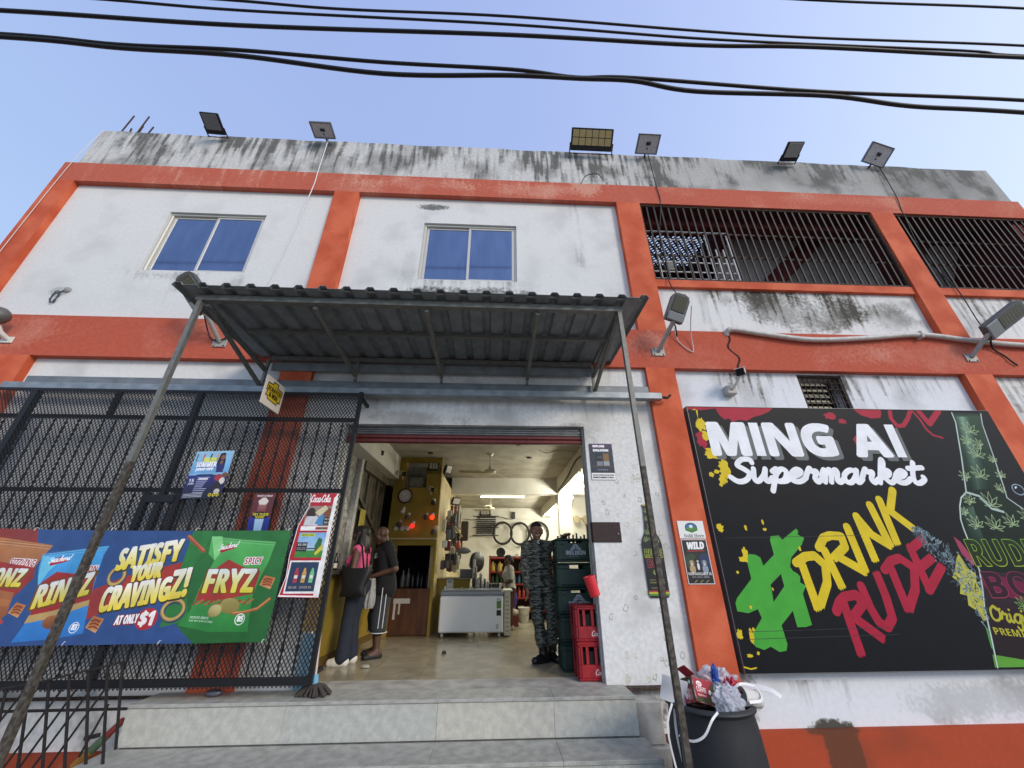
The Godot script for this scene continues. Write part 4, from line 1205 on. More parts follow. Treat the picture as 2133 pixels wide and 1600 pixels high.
func printed_matter() -> void:
	# the long snack banner
	var cv := Canvas.new(1790, 540, C(0x2f4f86), 358, 108)
	cv.poly([0, 0, 70, 0, 108, 60, 88, 108, 0, 108], C(0x8a3530))
	cv.poly([150, 40, 200, 62, 275, 82, 290, 64, 240, 48, 172, 20, 150, 30], C(0xa1352f))
	cv.poly([60, 0, 100, 20, 80, 40, 40, 0], C(0xb3413b))
	cv.poly([252, 108, 358, 108, 358, 0, 288, 0, 262, 20], C(0x2d7237), C(0x22602b))
	cv.poly([252, 108, 275, 108, 262, 60, 276, 20, 250, 14], C(0x2f7a3a))
	bag(cv, [18, 100, 54, 99, 112, 92, 106, 79, 100, 60, 96, 45, 99, 27, 80, 5, 20, 3, 10, 40], C(0xb87b4c), C(0x8a4e2c), [20, 99, 111, 92])
	snack_logo(cv, 24, 84, 1.0)
	cv.text("SIZZLING", [76, 72, 25, 6.5, .1, -.05], C(0xf0e6e6), Color(0, 0, 0, 0), .9)
	cv.text("SIZZLING", [76, 72, 25, 6.5, .1, -.05], C(0xa0262c))
	cv.poly([14, 60, 60, 76, 104, 70, 100, 46, 60, 52, 18, 40], C(0x9c3028))
	cv.text("ONZ", [65, 52, 33, 16, .05, -.02], C(0x6b4a18), Color(0, 0, 0, 0), 1.5)
	cv.text("ONZ", [66, 53, 31, 16, .05, -.02], C(0xdfe3e6), C(0xd9c63a), .7)
	cv.poly([20, 36, 60, 44, 97, 40, 96, 34, 60, 38, 22, 30], C(0xa86a3c))
	bag(cv, [105, 82, 134, 87, 169, 92, 167, 83, 169, 61, 172, 39, 177, 20, 180, 10, 150, 5, 116, 3, 120, 17, 122, 30, 117, 52, 112, 61, 108, 70], C(0x4aa4dc), C(0x2f78c4), [106, 84, 168, 92])
	cv.poly([106, 82, 112, 62, 117, 52, 120, 66, 128, 78], C(0x6dc3e4))
	snack_logo(cv, 116, 73, .95)
	cv.text("ONION", [147, 65, 19, 5.5, .05, .1], C(0xf0e6e6), Color(0, 0, 0, 0), .9)
	cv.text("ONION", [147, 65, 19, 5.5, .05, .1], C(0xa0262c))
	cv.poly([117, 54, 128, 66, 168, 62, 172, 40, 160, 34, 122, 26], C(0x9c2d2b))
	cv.text("RINGZ", [119, 31, 50, 22, -.06, .28], C(0x6b4a18), Color(0, 0, 0, 0), 1.6)
	cv.text("RINGZ", [120, 32, 47, 21, -.06, .28], C(0xdfe3e8), C(0xd9c63a), .7)
	cv.poly([121, 26, 140, 30, 172, 40, 173, 35, 145, 24, 120, 19], C(0xb89a62))
	cv.disc(143, 20, 8, 6, C(0xa8683f), C(0x7a4527)); cv.disc(152, 17, 6, 5, C(0xd9d4bd), C(0xa5a07f))
	cv.text("83", [166, 13, 5, 5], C(0xf2f2f2), Color(0, 0, 0, 0), .3)
	cv.ring(168.5, 15, 4.2, 4.6, .7, C(0xf2f2f2))
	for p in [[190, 62, 8, 8], [258, 30, 11, 9]]:
		cv.ring(p[0] + .8, p[1] - 1.2, p[2], p[3], 4.0, C(0x203860))
		cv.ring(p[0], p[1], p[2], p[3], 3.6, C(0x9a7a3c))
		cv.ring(p[0], p[1] + .3, p[2], p[3], 2.0, C(0xc9ab66))
	snack_cube(cv, 107, 31, .85); snack_cube(cv, 188, 18, .95); snack_cube(cv, 346, 55, .85)
	for l in [["SATISFY", 186, 67.5, 61, 21, .17], ["YOUR", 205, 56.5, 29, 14.5, .17], ["CRAVING", 186, 28.5, 62, 22, .17], ["Z!", 249, 40, 17, 27, .17]]:
		cv.text(l[0], [l[1] + .8, l[2] - 1.4, l[3], l[4], -.08, l[5]], C(0x3a3426), Color(0, 0, 0, 0), 1.4)
		cv.text(l[0], [l[1], l[2], l[3], l[4], -.08, l[5]], C(0xf2f2ea), C(0xe9d23c), .95)
	cv.disc(235, 22, 10, 10, C(0xb02a33))
	cv.text("AT ONLY", [206, 16.5, 21, 8.5, 0, .08], C(0x7e1f28), Color(0, 0, 0, 0), 1.0)
	cv.text("AT ONLY", [206, 17, 21, 8, 0, .08], C(0xf4f2f0), Color(0, 0, 0, 0), .3)
	cv.text("$1", [229, 15, 12, 14, 0, .05], C(0xf4f2f0), Color(0, 0, 0, 0), .6)
	bag(cv, [274, 102, 310, 98, 345, 96, 342, 75, 337, 58, 334, 43, 336, 25, 338, 9, 300, 10, 268, 16, 276, 29, 278, 50, 284, 77, 276, 84], C(0x58b45c), C(0x2b7f38), [275, 102, 344, 96])
	cv.poly([274, 102, 284, 77, 290, 88, 285, 102], C(0x86d287))
	snack_logo(cv, 285, 86, 1.0)
	cv.text("SPICY", [317, 73, 18, 6.5, 0, .02], C(0xf0e6e6), Color(0, 0, 0, 0), .9)
	cv.text("SPICY", [317, 73, 18, 6.5, 0, .02], C(0xa0262c))
	cv.poly([278, 46, 284, 66, 300, 78, 318, 70, 336, 66, 334, 44, 300, 38, 278, 38], C(0xa1342b))
	cv.text("FRYZ", [281, 45.5, 52, 22.5], C(0x6b4a18), Color(0, 0, 0, 0), 1.6)
	cv.text("FRYZ", [282, 46, 50, 22], C(0xdfe5ea), C(0xd8cf3c), .8)
	for i in 14: cv.stroke([276 + i * 4.2, 34 + (i % 3), 281 + i * 4.2, 40 - (i % 4)], 1.6, C(0xb0643a) if i % 2 else C(0x8b4424))
	cv.disc(314, 33, 9.5, 7, C(0xa59a5a), C(0x7d7136), -.3); cv.disc(301, 29, 7, 6, C(0xc9c28a), C(0x9c9250), .4)
	cv.ring(301, 29, 6.6, 5.8, .7, C(0x8a7d40))
	cv.stroke([319, 26, 330, 27, 342, 30, 352, 39], 3, C(0x9e5a30)); cv.stroke([319, 26.6, 330, 27.6, 342, 30.6, 352, 39.5], 1.2, C(0xc98d58))
	cv.stroke([249, 102, 270, 87], 4.0, C(0x9e4f2e)); cv.stroke([249, 102.8, 270, 87.8], 1.4, C(0xc07a50))
	cv.text("POTATO SNACK", [278, 22, 19, 2.2, 0, -.05], C(0xd8e8d4)); cv.text("NET WT. 0.56 OZ (16g)", [278, 19, 24, 2.0, 0, -.06], C(0xd8e8d4))
	cv.text("85", [324.5, 18.5, 5.5, 5], C(0xf2f2f2), Color(0, 0, 0, 0), .3); cv.ring(327, 20.5, 4.6, 5, .8, C(0xf2f2f2))
	cv.worn(4, .14)
	var b := thing("snack_banner", "long blue, red and green snack banner with crisp bags tied to the black grille", "banner")
	var m := MB.new().sheet(80, 14, func(u: float, v: float) -> Vector3: return V(-5.85 + u * 3.58 - v * .0, 1.955 - .012 * (1 - u) - v * 1.05 - .035 * sin(u * PI) * (1 - v) * .5 + .04 * (1 - u) * (1 - v), .275 + .012 * sin(u * 23 + v * 2) * (.3 + v * .7) + .006 * sin(u * 61)))
	part("vinyl_sheet", m.done(print_mat(cv.tex(), .42)), b)
	for x in [-5.0, -4.2, -3.3, -2.3]:
		for y in [1.95, .9]: part("tie", MB.new().tube([V(x, y, .285), V(x + .01, y + .03, .28), V(x + .02, y + .02, .245)], .004, 4).done(M(C(0xe2e2de), .5)), b)
	# summer poster
	cv = Canvas.new(330, 420, C(0x7fb4dc), 44, 56)
	cv.rect(0, 30, 44, 56, C(0x9fcbe8), C(0x6aa6d6)); cv.rect(0, 0, 44, 27, C(0x2c2f7d), C(0x14141f))
	for i in 5: cv.rect(2 + i * 8, 44, 3.6 + i * 8, 53, [C(0x3b7d55), C(0xcc3c5c), C(0x2b2b35), C(0xd98a3a), C(0x4a90b5)][i])
	cv.text("2025", [11, 43, 15, 5], C(0xd9e04a), Color(0, 0, 0, 0), .4)
	cv.text("SOMMER", [5, 36.5, 23, 5.5], C(0x2e5fae), Color(0, 0, 0, 0), .7); cv.text("SOMMER", [5, 37, 23, 5.5], C(0xf4f6f8), Color(0, 0, 0, 0), .3)
	cv.text("JUMP OFF", [6, 32, 20, 3.6], C(0xf4f6f8), Color(0, 0, 0, 0), .25)
	cv.poly([29, 53, 34, 54, 37, 44, 38, 34, 30, 32, 28, 42], C(0x16131a)); cv.disc(33, 48, 2.4, 3, C(0x8b5a42)); cv.poly([30, 44, 36, 44, 38, 30, 30, 30], C(0x2c2c66)); cv.disc(33, 42, 1.6, 2.4, C(0x8b5a42))
	cv.disc(35, 24, 4, 4, C(0xa23038)); cv.disc(40, 20, 3, 4, C(0xd8d2c8)); cv.disc(36, 14, 4, 5, C(0x2a2420)); cv.disc(41, 27, 3, 3, C(0x74503a)); cv.disc(38, 8, 3, 3, C(0xbdb9b0))
	for i in 9: cv.rect(12, 24 - i * 2.2, 26 - (i * 7) % 6, 24.7 - i * 2.2, C(0xb9bfe0))
	cv.rect(10, 25.4, 28, 28, C(0x1d2f68)); cv.rect(14, 21.6, 24, 23.4, C(0xe9e6ea)); cv.text("15", [3, 19, 6, 4], C(0xf4f6f8)); cv.text("JUNE", [3, 15.8, 7, 2.4], C(0xf4f6f8))
	for i in 3: cv.disc(32 + i * 4, 4, 1.6, 2, C(0xd9c62a)); cv.disc(32 + i * 4, 4, .7, 1, C(0x1a1a14))
	for i in 3: cv.rect(2, 5 - i * 1.6, 24, 5.7 - i * 1.6, C(0xb8bcc8))
	cv.worn(5, .14)
	var sm := thing("summer_poster", "light blue summer party poster tied high on the black grille", "poster")
	part("sheet", MB.new().sheet(10, 12, func(u: float, v: float) -> Vector3: return V(-3.60 + u * .445, 2.845 + u * .015 - v * .56, .272 + .02 * sin(u * 3 + .4) * v + .012 * u)).done(print_mat(cv.tex(), .35)), sm)
	part("tie", MB.new().tube([V(-3.17, 2.84, .28), V(-2.95, 2.845, .26)], .004, 4).done(cable_black), sm)
	# tall narrow candy poster
	cv = Canvas.new(160, 300, C(0x5e2a2c), 24, 45)
	cv.rect(0, 0, 24, 18, C(0x2a3a94), C(0x1f2766)); cv.poly([8, 38, 16, 38, 17, 24, 7, 24], C(0xb58a84), C(0x7d3f42)); cv.poly([6, 36, 10, 40, 14, 40, 18, 36, 16, 32, 8, 32], C(0xd8cfc8))
	cv.poly([7, 16, 17, 16, 16, 0, 8, 0], C(0xa9c8df), C(0x7fa6c8)); cv.disc(12, 20, 10, 4, C(0x14141c)); cv.text("TRY THEM", [3, 19.5, 18, 3], C(0xe9d93a)); cv.text("NOW!", [7, 16.6, 10, 3], C(0xe9d93a)); cv.text("SWEET VS FRUIT", [3, 41, 18, 2], C(0xf0ecec))
	var cd := thing("candy_poster", "narrow maroon and blue candy poster hung above the snack banner", "poster")
	part("sheet", MB.new().sheet(6, 10, func(u: float, v: float) -> Vector3: return V(-2.78 + u * .235 + v * .01, 2.36 - v * .44, .262 + .01 * sin(v * 4))).done(print_mat(cv.tex(), .4)), cd)
	# bottle-shaped soda poster
	cv = Canvas.new(420, 1050, C(0xb3202c), 42, 105)
	cv.script("Coca-Cola", 12.5, 95.5, 4.3, 1.0, C(0xf6f3f0), 0, .56)
	cv.rect(10, 70, 40, 91, C(0x8f8274)); cv.disc(16, 82, 5, 7, C(0x3a2a22)); cv.poly([10, 70, 26, 70, 24, 80, 12, 80], C(0xc9ccd0)); cv.poly([22, 72, 28, 88, 36, 84, 30, 70], C(0x4a86b5)); cv.disc(34, 84, 5, 5, C(0x7d4a36)); cv.rect(31, 71, 40, 79, C(0x2c2623)); cv.poly([20, 84, 30, 92, 34, 88, 26, 80], C(0xd6cba2))
	cv.text("$3.50", [32, 76, 7, 2], C(0xd8d4c8)); cv.text("$6.00", [32, 72.5, 7, 2], C(0xd8d4c8))
	cv.rect(8, 65, 40, 69.5, C(0xeff0ee)); cv.rect(24, 66, 39, 68.6, C(0x8f3a34)); cv.rect(30, 66, 33, 68.6, C(0x4a7d46))
	cv.rect(8, 38, 38, 63, C(0x79aad8), C(0xc6dcea)); cv.rect(8, 38, 38, 45, C(0x3f8a3a)); cv.rect(10, 59, 25, 62, C(0xc9d43a)); cv.text("SIP IT AND", [11, 59.5, 13, 1.8], C(0x3c4424)); cv.rect(8, 44, 19, 53, C(0x23242a)); cv.text("$2.00", [9, 49.5, 9, 2.4], C(0xd8dcd8)); cv.text("$3.50", [9, 45.5, 9, 2.4], C(0xd8dcd8)); cv.poly([28, 44, 34, 44, 34, 56, 30, 58, 27, 50], C(0x2f6a3a)); cv.poly([30, 40, 36, 46, 35, 52, 28, 42], C(0xd0c23a)); cv.rect(8, 46, 30, 47.4, C(0x4b4e4a))
	cv.rect(5, 4, 37, 35, C(0xecebe8)); cv.rect(6.5, 6, 35.5, 33.5, C(0x2a3c58))
	for i in 3: cv.poly([12 + i * 8, 14, 16 + i * 8, 14, 16.6 + i * 8, 22, 15 + i * 8, 28, 13.4 + i * 8, 28, 12 + i * 8, 22], [C(0xb53a46), C(0xc99a4c), C(0x6fbf86)][i]); cv.rect(12.6 + i * 8, 18, 15.8 + i * 8, 21, C(0xe3dfd2))
	cv.text("$2.00", [9, 8.5, 8, 2.4], C(0xb9a48c)); cv.text("3 FOR $5", [20, 8.5, 12, 2.4], C(0xb9a48c))
	cv.poly([38, 100, 42, 104, 42, 2, 36, 2], C(0xeceae6))
	cv.stroke([11, 104, 12, 92, 8, 80, 4.5, 70, 4, 60, 2.5, 40, 4, 20, .8, 2, 41, 1.2, 40.5, 60, 41, 104], 1.4, C(0xf2f1ee))
	cv.worn(6, .14)
	var ck := thing("soda_poster", "tall red bottle-shaped soda price poster at the right end of the grille", "poster")
	var ol := PackedVector2Array()
	for q in [[11, 105], [12, 92], [8, 80], [4.5, 70], [4, 60], [2.5, 40], [4, 20], [.5, 1], [41.6, 0], [41, 60], [42, 105]]: ol.append(Vector2(-2.25 + q[0] * .0102, 1.29 + q[1] * .0102))
	part("sheet", MB.new().prism(ol, .276, .279, R(-2.25, 1.29, -2.25 + .4284, 1.29 + 1.071)).done(print_mat(cv.tex(), .35)), ck)
	# stickers and posters on the right
	cv = Canvas.new(250, 190, C(0xe6e6e2), 34, 22)
	cv.disc(17, 14, 8, 5.6, C(0x2f6d9a)); cv.ring(17, 14, 7.4, 5.2, 1.2, C(0x24464e)); cv.disc(17, 12, 6, 2.4, C(0x4f8a3f)); cv.poly([9, 10, 17, 7, 25, 10, 25, 13, 17, 10.4, 9, 13], C(0x3c7a32)); cv.disc(17, 15, 2.4, 2, C(0xdfe6e8))
	cv.text("Sold Here", [6, 1.2, 26, 4.4], C(0x2b3034), Color(0, 0, 0, 0), 0, true)
	flat_board("sold_here_sticker", "torn white Sold Here sticker with green emblem, above the dog poster on the pillar", "sticker", cv.tex(), R(2.31, 1.885, 2.64, 2.09), .006, .004, .5, C(0xd8d8d4))
	cv = Canvas.new(250, 380, C(0x131416), 32, 49)
	cv.rect(0, 16, 32, 34, C(0x1c2420)); cv.disc(9, 24, 8, 9, C(0x31402a)); cv.disc(25, 24, 7, 9, C(0x1c2f55))
	cv.text("WILD", [6, 38, 21, 7.5, .12, .02], C(0xf0f0ee), Color(0, 0, 0, 0), .5); cv.stroke([6, 35.6, 27, 36.4], 1.1, C(0xb02a2e))
	for d in [[8.5, 20, C(0xb49a72)], [16, 23, C(0x1c1c1e)], [24, 20, C(0x8e99a8)]]:
		cv.disc(d[0], d[1] - 4, 3.6, 5, d[2]); cv.disc(d[0], d[1] + 3, 2.8, 2.8, d[2]); cv.disc(d[0] - 2.4, d[1] + 3, 1, 2.2, d[2].darkened(.3)); cv.disc(d[0] + 2.4, d[1] + 3, 1, 2.2, d[2].darkened(.3)); cv.disc(d[0], d[1] + 1.6, 1.2, 1.2, C(0xe6e2da)); cv.disc(d[0], d[1] + 1.9, .5, .4, C(0x101010))
	cv.disc(16, 19, 1.6, 4, C(0xdcdcdc))
	cv.text("NOW AVAILABLE IN", [2, 9.5, 28, 3], C(0xe8e8e6)); cv.text("PUPPY | CLASSIC | ORIGINAL", [6, 6.6, 21, 1.6], C(0xc9c9c6))
	for i in 3: cv.stroke([8 + i * 7, 2, 11 + i * 7, 4], 1.4, C(0x7d6f3a))
	cv.stroke([.4, .4, 31.6, .4, 31.6, 48.6, .4, 48.6, .4, .4], .7, C(0xdedddb))
	flat_board("dog_food_poster", "black poster with three dogs on the orange pillar beside the shop sign", "poster", cv.tex(), R(2.315, 1.385, 2.635, 1.875), .006, .004, .4, C(0xd8d8d4))
	cv = Canvas.new(240, 370, C(0x2e3440), 32, 50)
	cv.rect(0, 42, 32, 50, C(0x5a3a62), C(0x3a3448)); cv.text("EXPLORE", [5, 45, 16, 2.8], C(0xf2f2f4), Color(0, 0, 0, 0), .3); cv.text("EVERY DAY IN", [5, 42.2, 17, 1.8], C(0x55506a)); cv.text("EVOLUTION", [5, 39, 21, 2.8], C(0xf2f2f4), Color(0, 0, 0, 0), .3)
	cv.rect(7, 20, 17, 36, C(0x20242c)); cv.rect(18, 22, 26, 36, C(0x84643a)); cv.rect(8.5, 19, 17, 25, C(0x7c8288)); cv.rect(18, 19, 26, 25, C(0x9aa0a4)); cv.rect(2, 17, 30, 19, C(0x4f4538)); cv.text("STAY GOLDEN", [10, 30, 6, 1.4], C(0xb9a48c)); cv.text("FEEL THE DIFFERENCE", [9, 12.6, 14, 1.4], C(0xa9adb4))
	cv.rect(0, 0, 32, 9, C(0xeeeeec)); cv.text("Warning: The Ministry of Health advises", [1.5, 5, 29, 2], C(0x202124), Color(0, 0, 0, 0), .1); cv.text("SMOKING IS DANGEROUS TO HEALTH", [1.5, 2, 28, 2], C(0x202124), Color(0, 0, 0, 0), .1)
	flat_board("tobacco_poster", "dark tobacco poster with white warning strip right of the doorway", "poster", cv.tex(), R(1.30, 2.61, 1.615, 3.10), -.06, .004, .3, C(0x30343c))
	# bottle-shaped sign behind the post
	cv = Canvas.new(200, 760, C(0x1b1a18), 28, 105)
	for p in [[13, 96, 5, .2], [12, 86, 6, -.3], [16, 78, 6, .4], [11, 70, 6, 0], [16, 62, 7, -.2], [8, 62, 5, .5], [21, 60, 5, .3]]: leaf(cv, p[0], p[1], p[2], p[3], C(0x6f7d4a))
	cv.rect(8, 103, 19, 105, C(0xa58c36)); cv.text("RUDE", [3.5, 43, 21, 9], C(0x9db03a), C(0xb9b83a), .6); cv.text("RUDE", [3.5, 43, 21, 9], C(0x1b1a18)); cv.text("BOY", [5.5, 32, 17, 8.5], C(0xb03a4a), Color(0, 0, 0, 0), .6); cv.text("BOY", [5.5, 32, 17, 8.5], C(0x1b1a18)); leaf(cv, 14, 25, 5, 0, C(0x8ea65a))
	cv.text("every cool man", [5, 17.5, 18, 1.8], C(0xa8a05a)); cv.text("favourite drink", [5, 15, 18, 1.8], C(0xa8a05a)); cv.text("bottle 275 ml", [6, 9.4, 15, 1.6], C(0x9a9468))
	cv.rect(2, 2, 26, 4, C(0x4f8a3a)); cv.rect(2, 4, 26, 6, C(0xc4b03a)); cv.rect(2, 6, 26, 7.6, C(0x9a2f36))
	var bp := PackedVector2Array()
	for q in [[8, 105], [19, 105], [18.6, 101], [19.6, 84], [20.6, 72], [25, 64], [26.4, 57], [26.4, 3], [24.5, 0], [3.5, 0], [1.6, 3], [1.6, 57], [3, 64], [7.4, 72], [8.4, 84], [9.4, 101]]: bp.append(Vector2(1.83 + q[0] * .01, 1.245 + q[1] * .01))
	solo("bottle_sign", MB.new().prism(bp, -.065, -.052, R(1.83, 1.245, 2.11, 2.295)).done(print_mat(cv.tex(), .35)), "black beer bottle shaped sign on the white wall behind the canopy post", "sign")
	var pl := thing("metal_plate", "dark brown metal plate wrapped round the right corner of the doorway", "plate")
	part("front", MB.new().bbox(V(1.242, 1.845, -.068), V(1.60, 2.08, -.056), .003).done(M(C(0x3f302e), .7, .2, t_cloud, 3.0)), pl)
	part("return", MB.new().bbox(V(1.236, 1.845, -.30), V(1.248, 2.08, -.069), .003).done(M(C(0x3f302e), .7, .2, t_cloud, 3.0)), pl)
	part("bolt", MB.new().ball(V(1.56, 1.94, -.052), V(.014, .014, .008), 8).done(galv), pl)

func frame_at(p: Vector3, yaw: float, pitch: float, roll := 0.0) -> Transform3D:  # z looks out along yaw, pitched down by pitch
	return Transform3D(Basis(Vector3.UP, yaw) * Basis(Vector3.RIGHT, pitch) * Basis(Vector3.BACK, roll), p)

func flood(label: String, p: Vector3, yaw: float, pitch: float, w: float, h: float, cols: int, rows: int, lens_c: Color, nm := "floodlight", roll := 0.0) -> Node3D:
	var o := thing(nm, label, "floodlight")
	var t := frame_at(p, yaw, pitch, roll)
	var b := MB.new()
	b.tf = t
	b.bbox(V(-w / 2, 0, -.05), V(w / 2, h, 0), .012)
	for i in 6: b.box(V(-w * .4 + i * w * .16 - .004, .04, -.075), V(-w * .4 + i * w * .16 + .004, h - .04, -.05))
	part("housing", b.done(M(C(0x1b1c1f), .5, .3)), o)
	for i in cols:
		for j in rows:
			var l := MB.new()
			l.tf = t
			var x0 := -w / 2 + .03 + (w - .06) * i / cols
			var x1 := -w / 2 + .03 + (w - .06) * (i + 1) / cols - (.012 if cols > 1 else 0.0)
			var y0 := h * .22 + (h * .72) * j / rows
			var y1 := h * .22 + (h * .72) * (j + 1) / rows - (.012 if rows > 1 else 0.0)
			l.bbox(V(x0, y0, -.004), V(x1, y1, .006), .004)
			part("lens", l.done(M(lens_c, .25, 0, t_cloud, 4.0)), o)
	var s := MB.new()
	s.tf = t
	s.bar(V(-w / 2 - .012, h * .35, -.02), V(-w / 2 - .012, -.05, -.04), .02, .008).bar(V(w / 2 + .012, h * .35, -.02), V(w / 2 + .012, -.05, -.04), .02, .008).bar(V(-w / 2 - .02, -.05, -.04), V(w / 2 + .02, -.05, -.04), .03, .01)
	part("bracket", s.done(rusty), o)
	return o

func solar_panel(label: String, p: Vector3, yaw: float, pitch: float, w: float, h: float, roll := 0.0) -> void:
	var o := thing("solar_panel", label, "solar panel")
	var b := MB.new()
	b.tf = frame_at(p, yaw, pitch, roll)
	b.bbox(V(-w / 2, 0, -.012), V(w / 2, h, .012), .004)
	part("panel", b.done(M(C(0xd3d6d8), .5, .0, t_cloud, 3.0)), o)
	var f := MB.new()
	f.tf = b.tf
	for e in [[-w / 2 - .01, -.01, -w / 2 + .015, h + .01], [w / 2 - .015, -.01, w / 2 + .01, h + .01], [-w / 2 + .015, -.01, w / 2 - .015, .012], [-w / 2 + .015, h - .012, w / 2 - .015, h + .01]]: f.bbox(V(e[0], e[1], -.02), V(e[2], e[3], .02), .003)
	part("frame", f.done(M(C(0x77797c), .4, .6)), o)
	var j := MB.new()
	j.tf = b.tf
	j.bbox(V(-.04, h * .45, .012), V(.05, h * .62, .03), .005)
	part("junction_box", j.done(M(C(0x202226), .6)), o)
	var s := MB.new()
	s.tf = b.tf
	s.bar(V(0, h * .3, .01), V(0, -.08, -.05), .03, .02)
	part("stand", s.done(rusty), o)

func wire(label: String, pts: Array, r: float, c: Color, nm := "wire") -> void:
	var p := []
	for i in pts.size() - 1:
		for k in 6: p.append(pts[i].cubic_interpolate(pts[i + 1], pts[maxi(i - 1, 0)], pts[mini(i + 2, pts.size() - 1)], k / 6.0))
	p.append(pts[pts.size() - 1])
	solo(nm, MB.new().tube(p, r, 6).done(M(c, .6)), label, "wire")

func roof_fittings() -> void:
	flood("slim black floodlight on the parapet nearest the rusty reinforcing bars", V(-5.62, 9.29, .06), .05, 1.22, .34, .36, 1, 1, C(0x83878a))
	flood("large black twelve-cell floodlight in the middle of the parapet", V(1.88, 9.28, .09), 0, .8, .86, .4, 6, 2, C(0xb8a978))
	flood("slim black floodlight between the two right hand solar panels on the parapet", V(6.1, 9.26, .06), -.05, 1.22, .34, .36, 1, 1, C(0xa7adab))
	solar_panel("grey solar panel leaning out above the first upstairs window bay", V(-3.53, 9.38, .04), .0, 1.45, .4, .28)
	solar_panel("square grey solar panel just right of the twelve-cell floodlight", V(3.05, 9.34, .04), .0, 1.1, .44, .34)
	solar_panel("pale tilted solar panel with black junction box nearest the right end of the parapet", V(8.0, 9.33, .04), -.1, .9, .5, .36, -.3)
	var rb := thing("reinforcing_bars", "cluster of rusty reinforcing bars sticking up from the left end of the parapet", "rebar")
	for q in [[-7.72, .62, .1], [-7.4, .62, .08], [-7.36, .3, .05], [-7.2, .28, .1], [-7.5, .2, 0]]: part("bar", MB.new().tube([V(q[0], 9.3, -.14), V(q[0] + q[2], 9.42 + q[1], -.1)], .014, 6).done(M(C(0x4b2f2a), .9)), rb)
	wire("thin white wire running down the leftmost orange pillar", [V(-7.86, 9.42, -.02), V(-7.93, 8.4, .02), V(-7.97, 6.3, .02), V(-7.95, 5.0, .02)], .006, C(0xd9cfc8))
	wire("thin white wire hanging from the first solar panel down to the canopy", [V(-3.48, 9.44, .01), V(-3.46, 8.4, .03), V(-3.46, 7.85, .03), V(-3.62, 6.4, -.03), V(-3.78, 5.4, -.05)], .009, C(0xe2e2e2))
	wire("thin black wire from the square solar panel into the barred opening", [V(3.12, 9.42, .0), V(3.12, 8.4, .02), V(3.13, 7.9, .0), V(3.0, 7.0, -.1), V(2.93, 6.03, .0), V(2.92, 5.5, .2), V(2.9, 5.36, .4)], .009, C(0x17171a))
	wire("thin black wire from the pale tilted solar panel past the right barred opening", [V(8.2, 9.42, .0), V(8.12, 8.4, .02), V(8.06, 7.9, .0), V(8.1, 6.9, -.1), V(8.16, 6.03, .0), V(8.2, 5.3, -.02), V(8.1, 4.9, .1)], .009, C(0x17171a))
	wire("short black wire stub curling up under the large floodlight", [V(1.62, 8.37, .02), V(1.72, 8.55, .05), V(1.95, 8.62, .05), V(2.05, 8.5, .02)], .008, C(0x202020))

func street_lamp(label: String, base: Vector3, elbow: Vector3, tip: Vector3) -> void:
	var o := thing("wall_lamp", label, "lamp")
	var wh := M(C(0xb9b4ac), .6, .2, t_cloud, 5.0)
	part("arm", MB.new().tube([base + V(0, 0, .015), base.lerp(elbow, .5), elbow], .032, 10).done(wh), o)
	part("wall_plate", MB.new().bbox(base + V(-.1, -.08, .002), base + V(.1, .06, .018), .004).done(wh), o)
	var bo := MB.new()
	for x in [-.07, .07]:
		for y in [-.06, .04]: bo.ball(base + V(x, y, .02), V(.012, .012, .01), 6)
	part("bolts", bo.done(rusty), o).set_meta("kind", "stuff")
	var f := (tip - elbow).normalized()
	var r := f.cross(V(0, -.5, 1)).normalized()
	r = r if r.x > 0 else -r
	var n := r.cross(f).normalized()  # the side with the lights
	var b := MB.new()
	b.tf = Transform3D(Basis(r, f, n), elbow - f * .04)
	var l := (tip - elbow).length() + .04
	var p := PackedVector2Array()
	for q in [[-.13, 0], [.13, 0], [.14, .04], [.14, l - .08], [.11, l - .02], [.06, l], [-.06, l], [-.11, l - .02], [-.14, l - .08], [-.14, .04]]: p.append(Vector2(q[0], q[1]))
	b.prism(p, -.07, .0)
	part("housing", b.done(M(C(0x6e7272), .5, .3, t_cloud, 3.0)), o)
	var c := MB.new()
	c.tf = b.tf
	c.bbox(V(-.125, .0, .001), V(.125, l * .3, .035), .012)
	part("battery_box", c.done(M(C(0x85898a), .5, .2)), o)
	var d := MB.new()
	d.tf = b.tf
	d.bbox(V(-.1, l * .34, .001), V(.1, l * .92, .012), .004)
	part("diffuser", d.done(M(C(0x5b594c), .35, 0, t_cloud, 6.0)), o)
	var e := MB.new()
	e.tf = b.tf
	for i in 4:
		for j in 6: e.box(V(-.07 + i * .04, l * .42 + j * l * .075, .012), V(-.05 + i * .04, l * .44 + j * l * .075, .015))
	part("diodes", e.done(M(C(0x7d785c), .4)), o).set_meta("kind", "stuff")

